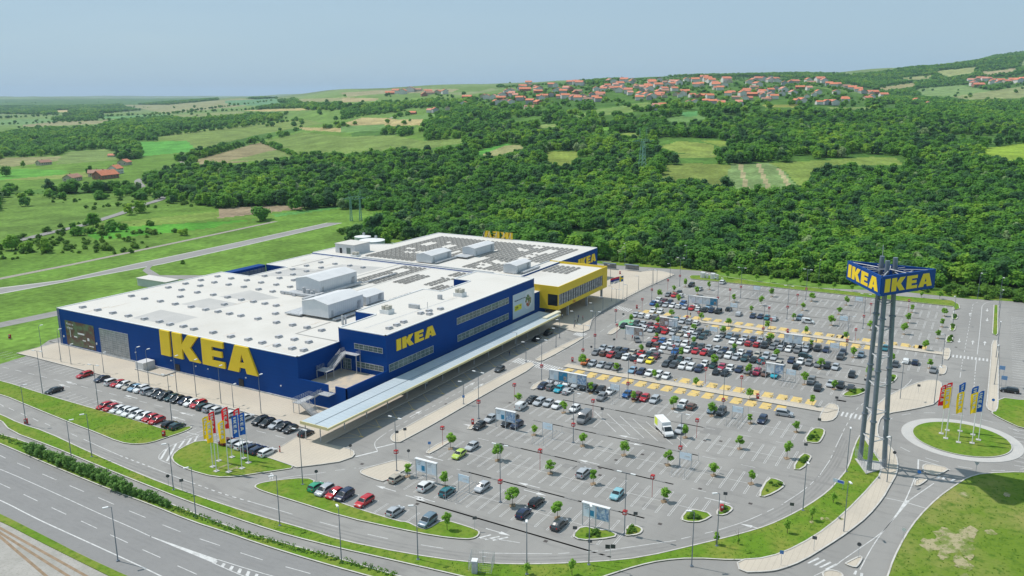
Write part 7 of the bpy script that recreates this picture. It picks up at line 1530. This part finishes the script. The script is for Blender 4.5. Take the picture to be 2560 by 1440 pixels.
# charging stations by the back verge, shelters on the square, barrier posts
for n, (p, lab) in enumerate((((1757,695),'white kiosk pair on the back verge, left one'), ((1782,698),'white kiosk pair on the back verge, right one'))):
    X, Y = G(*p); r_ = empty('kiosk', (X, Y, .1), 0, lab, 'kiosk', 'white kiosks on the back verge'); MB().box(-.8, .8, -.9, .9, 0, 2.5).build('body', M['white'], r_); MB().box(-.9, -.8, -.5, .3, .2, 2.1).build('door', M['hvac_roof'], r_); MB().box(-.5, .5, -2.3, -1.5, 0, 2.1).build('totem', M['hvac_roof'], r_)
for n, (x0_, x1_, y_, lab) in enumerate(((1508,1538,672,'left flat roofed glass bus shelter by the back road'), (1562,1595,676,'right flat roofed glass bus shelter by the back road'))):
    a = G(x0_, y_-1); b = G(x1_, y_+3); cx, cy = (a[0]+b[0])/2, (a[1]+b[1])/2; L_ = abs(a[1]-b[1])/2
    r_ = empty('bus_shelter', (cx, cy, .1), 0, lab, 'bus shelter', 'bus shelters'); MB().box(-1, 1, -L_, L_, 2.6, 2.75).build('roof', M['pole'], r_); g = MB().box(.85, .9, -L_, L_, .3, 2.4); g.build('glass_wall', M['glass_light'], r_)
    for k in range(6): MB().tube((.9, -L_+k*L_*.4, 0), (.9, -L_+k*L_*.4, 2.6), .05, n=5).build('post', M['metal_grey'], r_)
bp = chaikin(GL([(1472,822),(1480,802),(1504,782),(1572,744),(1615,721),(1687,689)]), 1, False); rail = empty('guard_railing', (0, 0, 0), 0, 'long low railing with thin posts along the entrance square edge', 'railing'); rb = MB(); k = 0
for a, b in zip(bp[:-1], bp[1:]):
    A, B = Vector((*a, .14)), Vector((*b, .14)); 
    for hh in (.5, 1.0): rb.tube(A+Vector((0, 0, hh)), B+Vector((0, 0, hh)), .03, n=4)
    m_ = max(1, int((B-A).length/2)); 
    for i in range(m_): q = A+(B-A)*i/m_; rb.tube(q, q+Vector((0, 0, 1.05)), .04, n=5)
rb.build('rail', M['metal_grey'], rail)
# pylons
def pylon(p, ytop, lab, wide, hmin):
    t = TP(*p); D = DL(t[0], t[1])[0]; H_ = max(hmin, (p[1]-ytop)*D/2119); r_ = empty('power_pylon', (t[0], t[1], t[2]), CH-1.57+(.35 if wide else .5), lab, 'pylon', 'green power pylons')
    b = MB(); leg = 2.2 if not wide else .6; sep = 0 if not wide else 3
    for ox in ((0,) if not wide else (-sep, sep)):
        c = [(ox+sx*leg*1.2, sy*leg*1.2) for sx, sy in ((-1, -1), (1, -1), (1, 1), (-1, 1))]; topc = [(ox+(x-ox)*.35, y*.35) for x, y in c]; zt = H_*.72
        for (x, y), (x2, y2) in zip(c, topc): b.tube((x, y, 0), (x2, y2, zt), .22, n=4)
        nseg = 9
        for k in range(nseg):
            f0, f1 = k/nseg, (k+1)/nseg
            for i in range(4):
                j = (i+1) % 4; A = Vector((c[i][0]+(topc[i][0]-c[i][0])*f0, c[i][1]+(topc[i][1]-c[i][1])*f0, zt*f0)); B = Vector((c[j][0]+(topc[j][0]-c[j][0])*f1, c[j][1]+(topc[j][1]-c[j][1])*f1, zt*f1)); b.tube(A, B, .11, n=3)
    b.build('lattice_body', M['green_metal'], r_); a = MB(); zt = H_*.72; w_ = 11 if not wide else 7
    for y in (-.8, .8):
        a.tube((-w_, 0, zt), (w_, 0, zt), .1, n=4); a.tube((-w_, 0, zt), (0, y, zt+1.6), .09, n=4); a.tube((w_, 0, zt), (0, y, zt+1.6), .09, n=4); a.tube((-w_, 0, zt), (0, y, zt-.6), .08, n=4); a.tube((w_, 0, zt), (0, y, zt-.6), .08, n=4)
    for k in range(-5, 6): a.tube((k*2, -.4*(1-abs(k)/6), zt-.4), (k*2+1, .4*(1-abs(k)/6), zt+1.2*(1-abs(k)/6)), .06, n=3)
    a.build('cross_arm', M['green_metal'], r_); e = MB()
    for x in (-3, 3) if not wide else (-sep, sep): e.tube((x-1, 0, zt+.6), (x*1.2, 0, H_), .09, n=4); e.tube((x+1, 0, zt+.6), (x*1.2, 0, H_), .09, n=4)
    e.build('earth_wire_peak', M['green_metal'], r_)
pylon((1605,440), 318, 'green lattice power pylon standing in the wood behind the car park', False, 30); pylon((890,552), 478, 'green lattice power pylon on the grass left of the wood', True, 20)

# ------------------------------------------------------------------ people
def person(p, rz, lab, top, legs, walk=.25, h=1.72, arm=.15, z0=.15):
    X, Y = G(*p); s = h/1.75
    V = [(0, 0, .95), (0, 0, 1.15), (0, 0, 1.38), (0, 0, 1.48), (0.01, 0, 1.56), (0.02, 0, 1.66), (.02, 0, 1.74),
         (0, .17, 1.40), (walk*.35, .23, 1.13), (walk*.8+.06, .22, .90), (0, -.17, 1.40), (-walk*.35, -.23, 1.13), (-walk*.6+.06, -.22, .90),
         (0, .09, .90), (-walk*.3+.03, .10, .50), (-walk, .10, .09), (-walk+.14, .11, .04), (0, -.09, .90), (walk*.6+.03, -.10, .50), (walk, -.10, .09), (walk+.14, -.11, .04)]
    Rr = [.15, .14, .15, .07, .06, .095, .075, .065, .045, .035, .065, .045, .035, .095, .065, .045, .04, .095, .065, .045, .04]
    E_ = [(0, 1), (1, 2), (2, 3), (3, 4), (4, 5), (5, 6), (2, 7), (7, 8), (8, 9), (2, 10), (10, 11), (11, 12), (0, 13), (13, 14), (14, 15), (15, 16), (0, 17), (17, 18), (18, 19), (19, 20)]
    me = bpy.data.meshes.new('person'); me.from_pydata([tuple(c*s for c in v) for v in V], E_, []); o = bpy.data.objects.new('person', me); COL.objects.link(o)
    md = o.modifiers.new('s', 'SKIN'); 
    for i, sv in enumerate(me.skin_vertices[0].data): sv.radius = (Rr[i]*s, Rr[i]*s); sv.use_root = (i == 0)
    sb_ = o.modifiers.new('d', 'SUBSURF'); sb_.levels = sb_.render_levels = 1
    bpy.context.view_layer.update(); m2 = bpy.data.meshes.new_from_object(o.evaluated_get(bpy.context.evaluated_depsgraph_get())); o.modifiers.clear(); o.data = m2
    m2.materials.clear()
    for q in (M['skin'], top, legs, M['hair']): m2.materials.append(q)
    for f in m2.polygons:
        c = f.center; f.material_index = 2 if c.z < .93*s else (1 if c.z < 1.47*s and (abs(c.y) < .2*s or c.z > 1.15*s) else (3 if (c.z > 1.70*s or (c.z > 1.58*s and c.x < -.01)) else 0)); f.use_smooth = True
    o.location = (X, Y, z0); o.rotation_euler.z = rz; tag(o, lab, 'person', 'people on foot'); return o
cl_ = {n_: mat('cloth_'+n_, c, .8) for n_, c in (('red', (.5, .03, .05)), ('white', (.62, .62, .62)), ('dark', (.03, .03, .04)), ('blue', (.05, .09, .2)), ('grey', (.2, .2, .21)), ('pink', (.5, .25, .25)))}
for p, rz, lab, a, b, z in (((1406,797),1,'person in pale clothes walking under the yellow hall',cl_['white'],cl_['grey'],.15), ((1438,807),2,'person in white top, left of the group in the shade before the entrance',cl_['white'],cl_['dark'],.15), ((1444,808),2.4,'person in dark clothes in the group before the entrance',cl_['dark'],cl_['dark'],.15), ((1446,799),4,'person in pale blue top behind the group before the entrance',cl_['blue'],cl_['grey'],.15), ((1457,801),4.4,'person in beige top right of the group before the entrance',cl_['pink'],cl_['dark'],.15), ((1437,819),1.4,'person pushing forward alone at the plaza kerb near the crossing',cl_['grey'],cl_['dark'],.15), ((1274,891),.4,'person in dark clothes at the canopy edge by the crossing',cl_['dark'],cl_['blue'],.15), ((1067,967),.6,'person in white top walking under the long canopy',cl_['white'],cl_['blue'],.02), ((1581,849),3,'person in red top beside the lone grey hatchback',cl_['red'],cl_['dark'],.02), ((1726,793),3,'person in dark clothes on the upper walkway',cl_['dark'],cl_['dark'],.15), ((1905,917),2,'person in red top beside the crimson off-roader, left of two',cl_['red'],cl_['grey'],.02), ((1910,918),2.6,'person in red top beside the crimson off-roader, right of two',cl_['red'],cl_['pink'],.02), ((2040,858),.5,'person in pale top behind the black off-roader near the upper walkway',cl_['white'],cl_['dark'],.02), ((1527,669),.4,'person in dark clothes waiting at the left bus shelter',cl_['dark'],cl_['dark'],.1)):
    person(p, rz, lab, a, b, z0=z)

# ------------------------------------------------------------------ air
HZ = True
if HZ:
    hb_ = MB().box(-4600, 17500, -13500, 17000, -12, 330); o = hb_.build('haze', []); o['kind'] = 'stuff'; o['label'] = 'thin blue summer haze in the air'
    m = bpy.data.materials.new('haze'); m.use_nodes = True; t = m.node_tree; t.nodes.remove(t.nodes['Principled BSDF']); v = t.nodes.new('ShaderNodeVolumePrincipled')
    v.inputs['Density'].default_value = .000055; v.inputs['Color'].default_value = (.62, .80, 1, 1); v.inputs['Anisotropy'].default_value = .2
    t.links.new(v.outputs[0], t.nodes['Material Output'].inputs['Volume']); o.data.materials.clear(); o.data.materials.append(m)
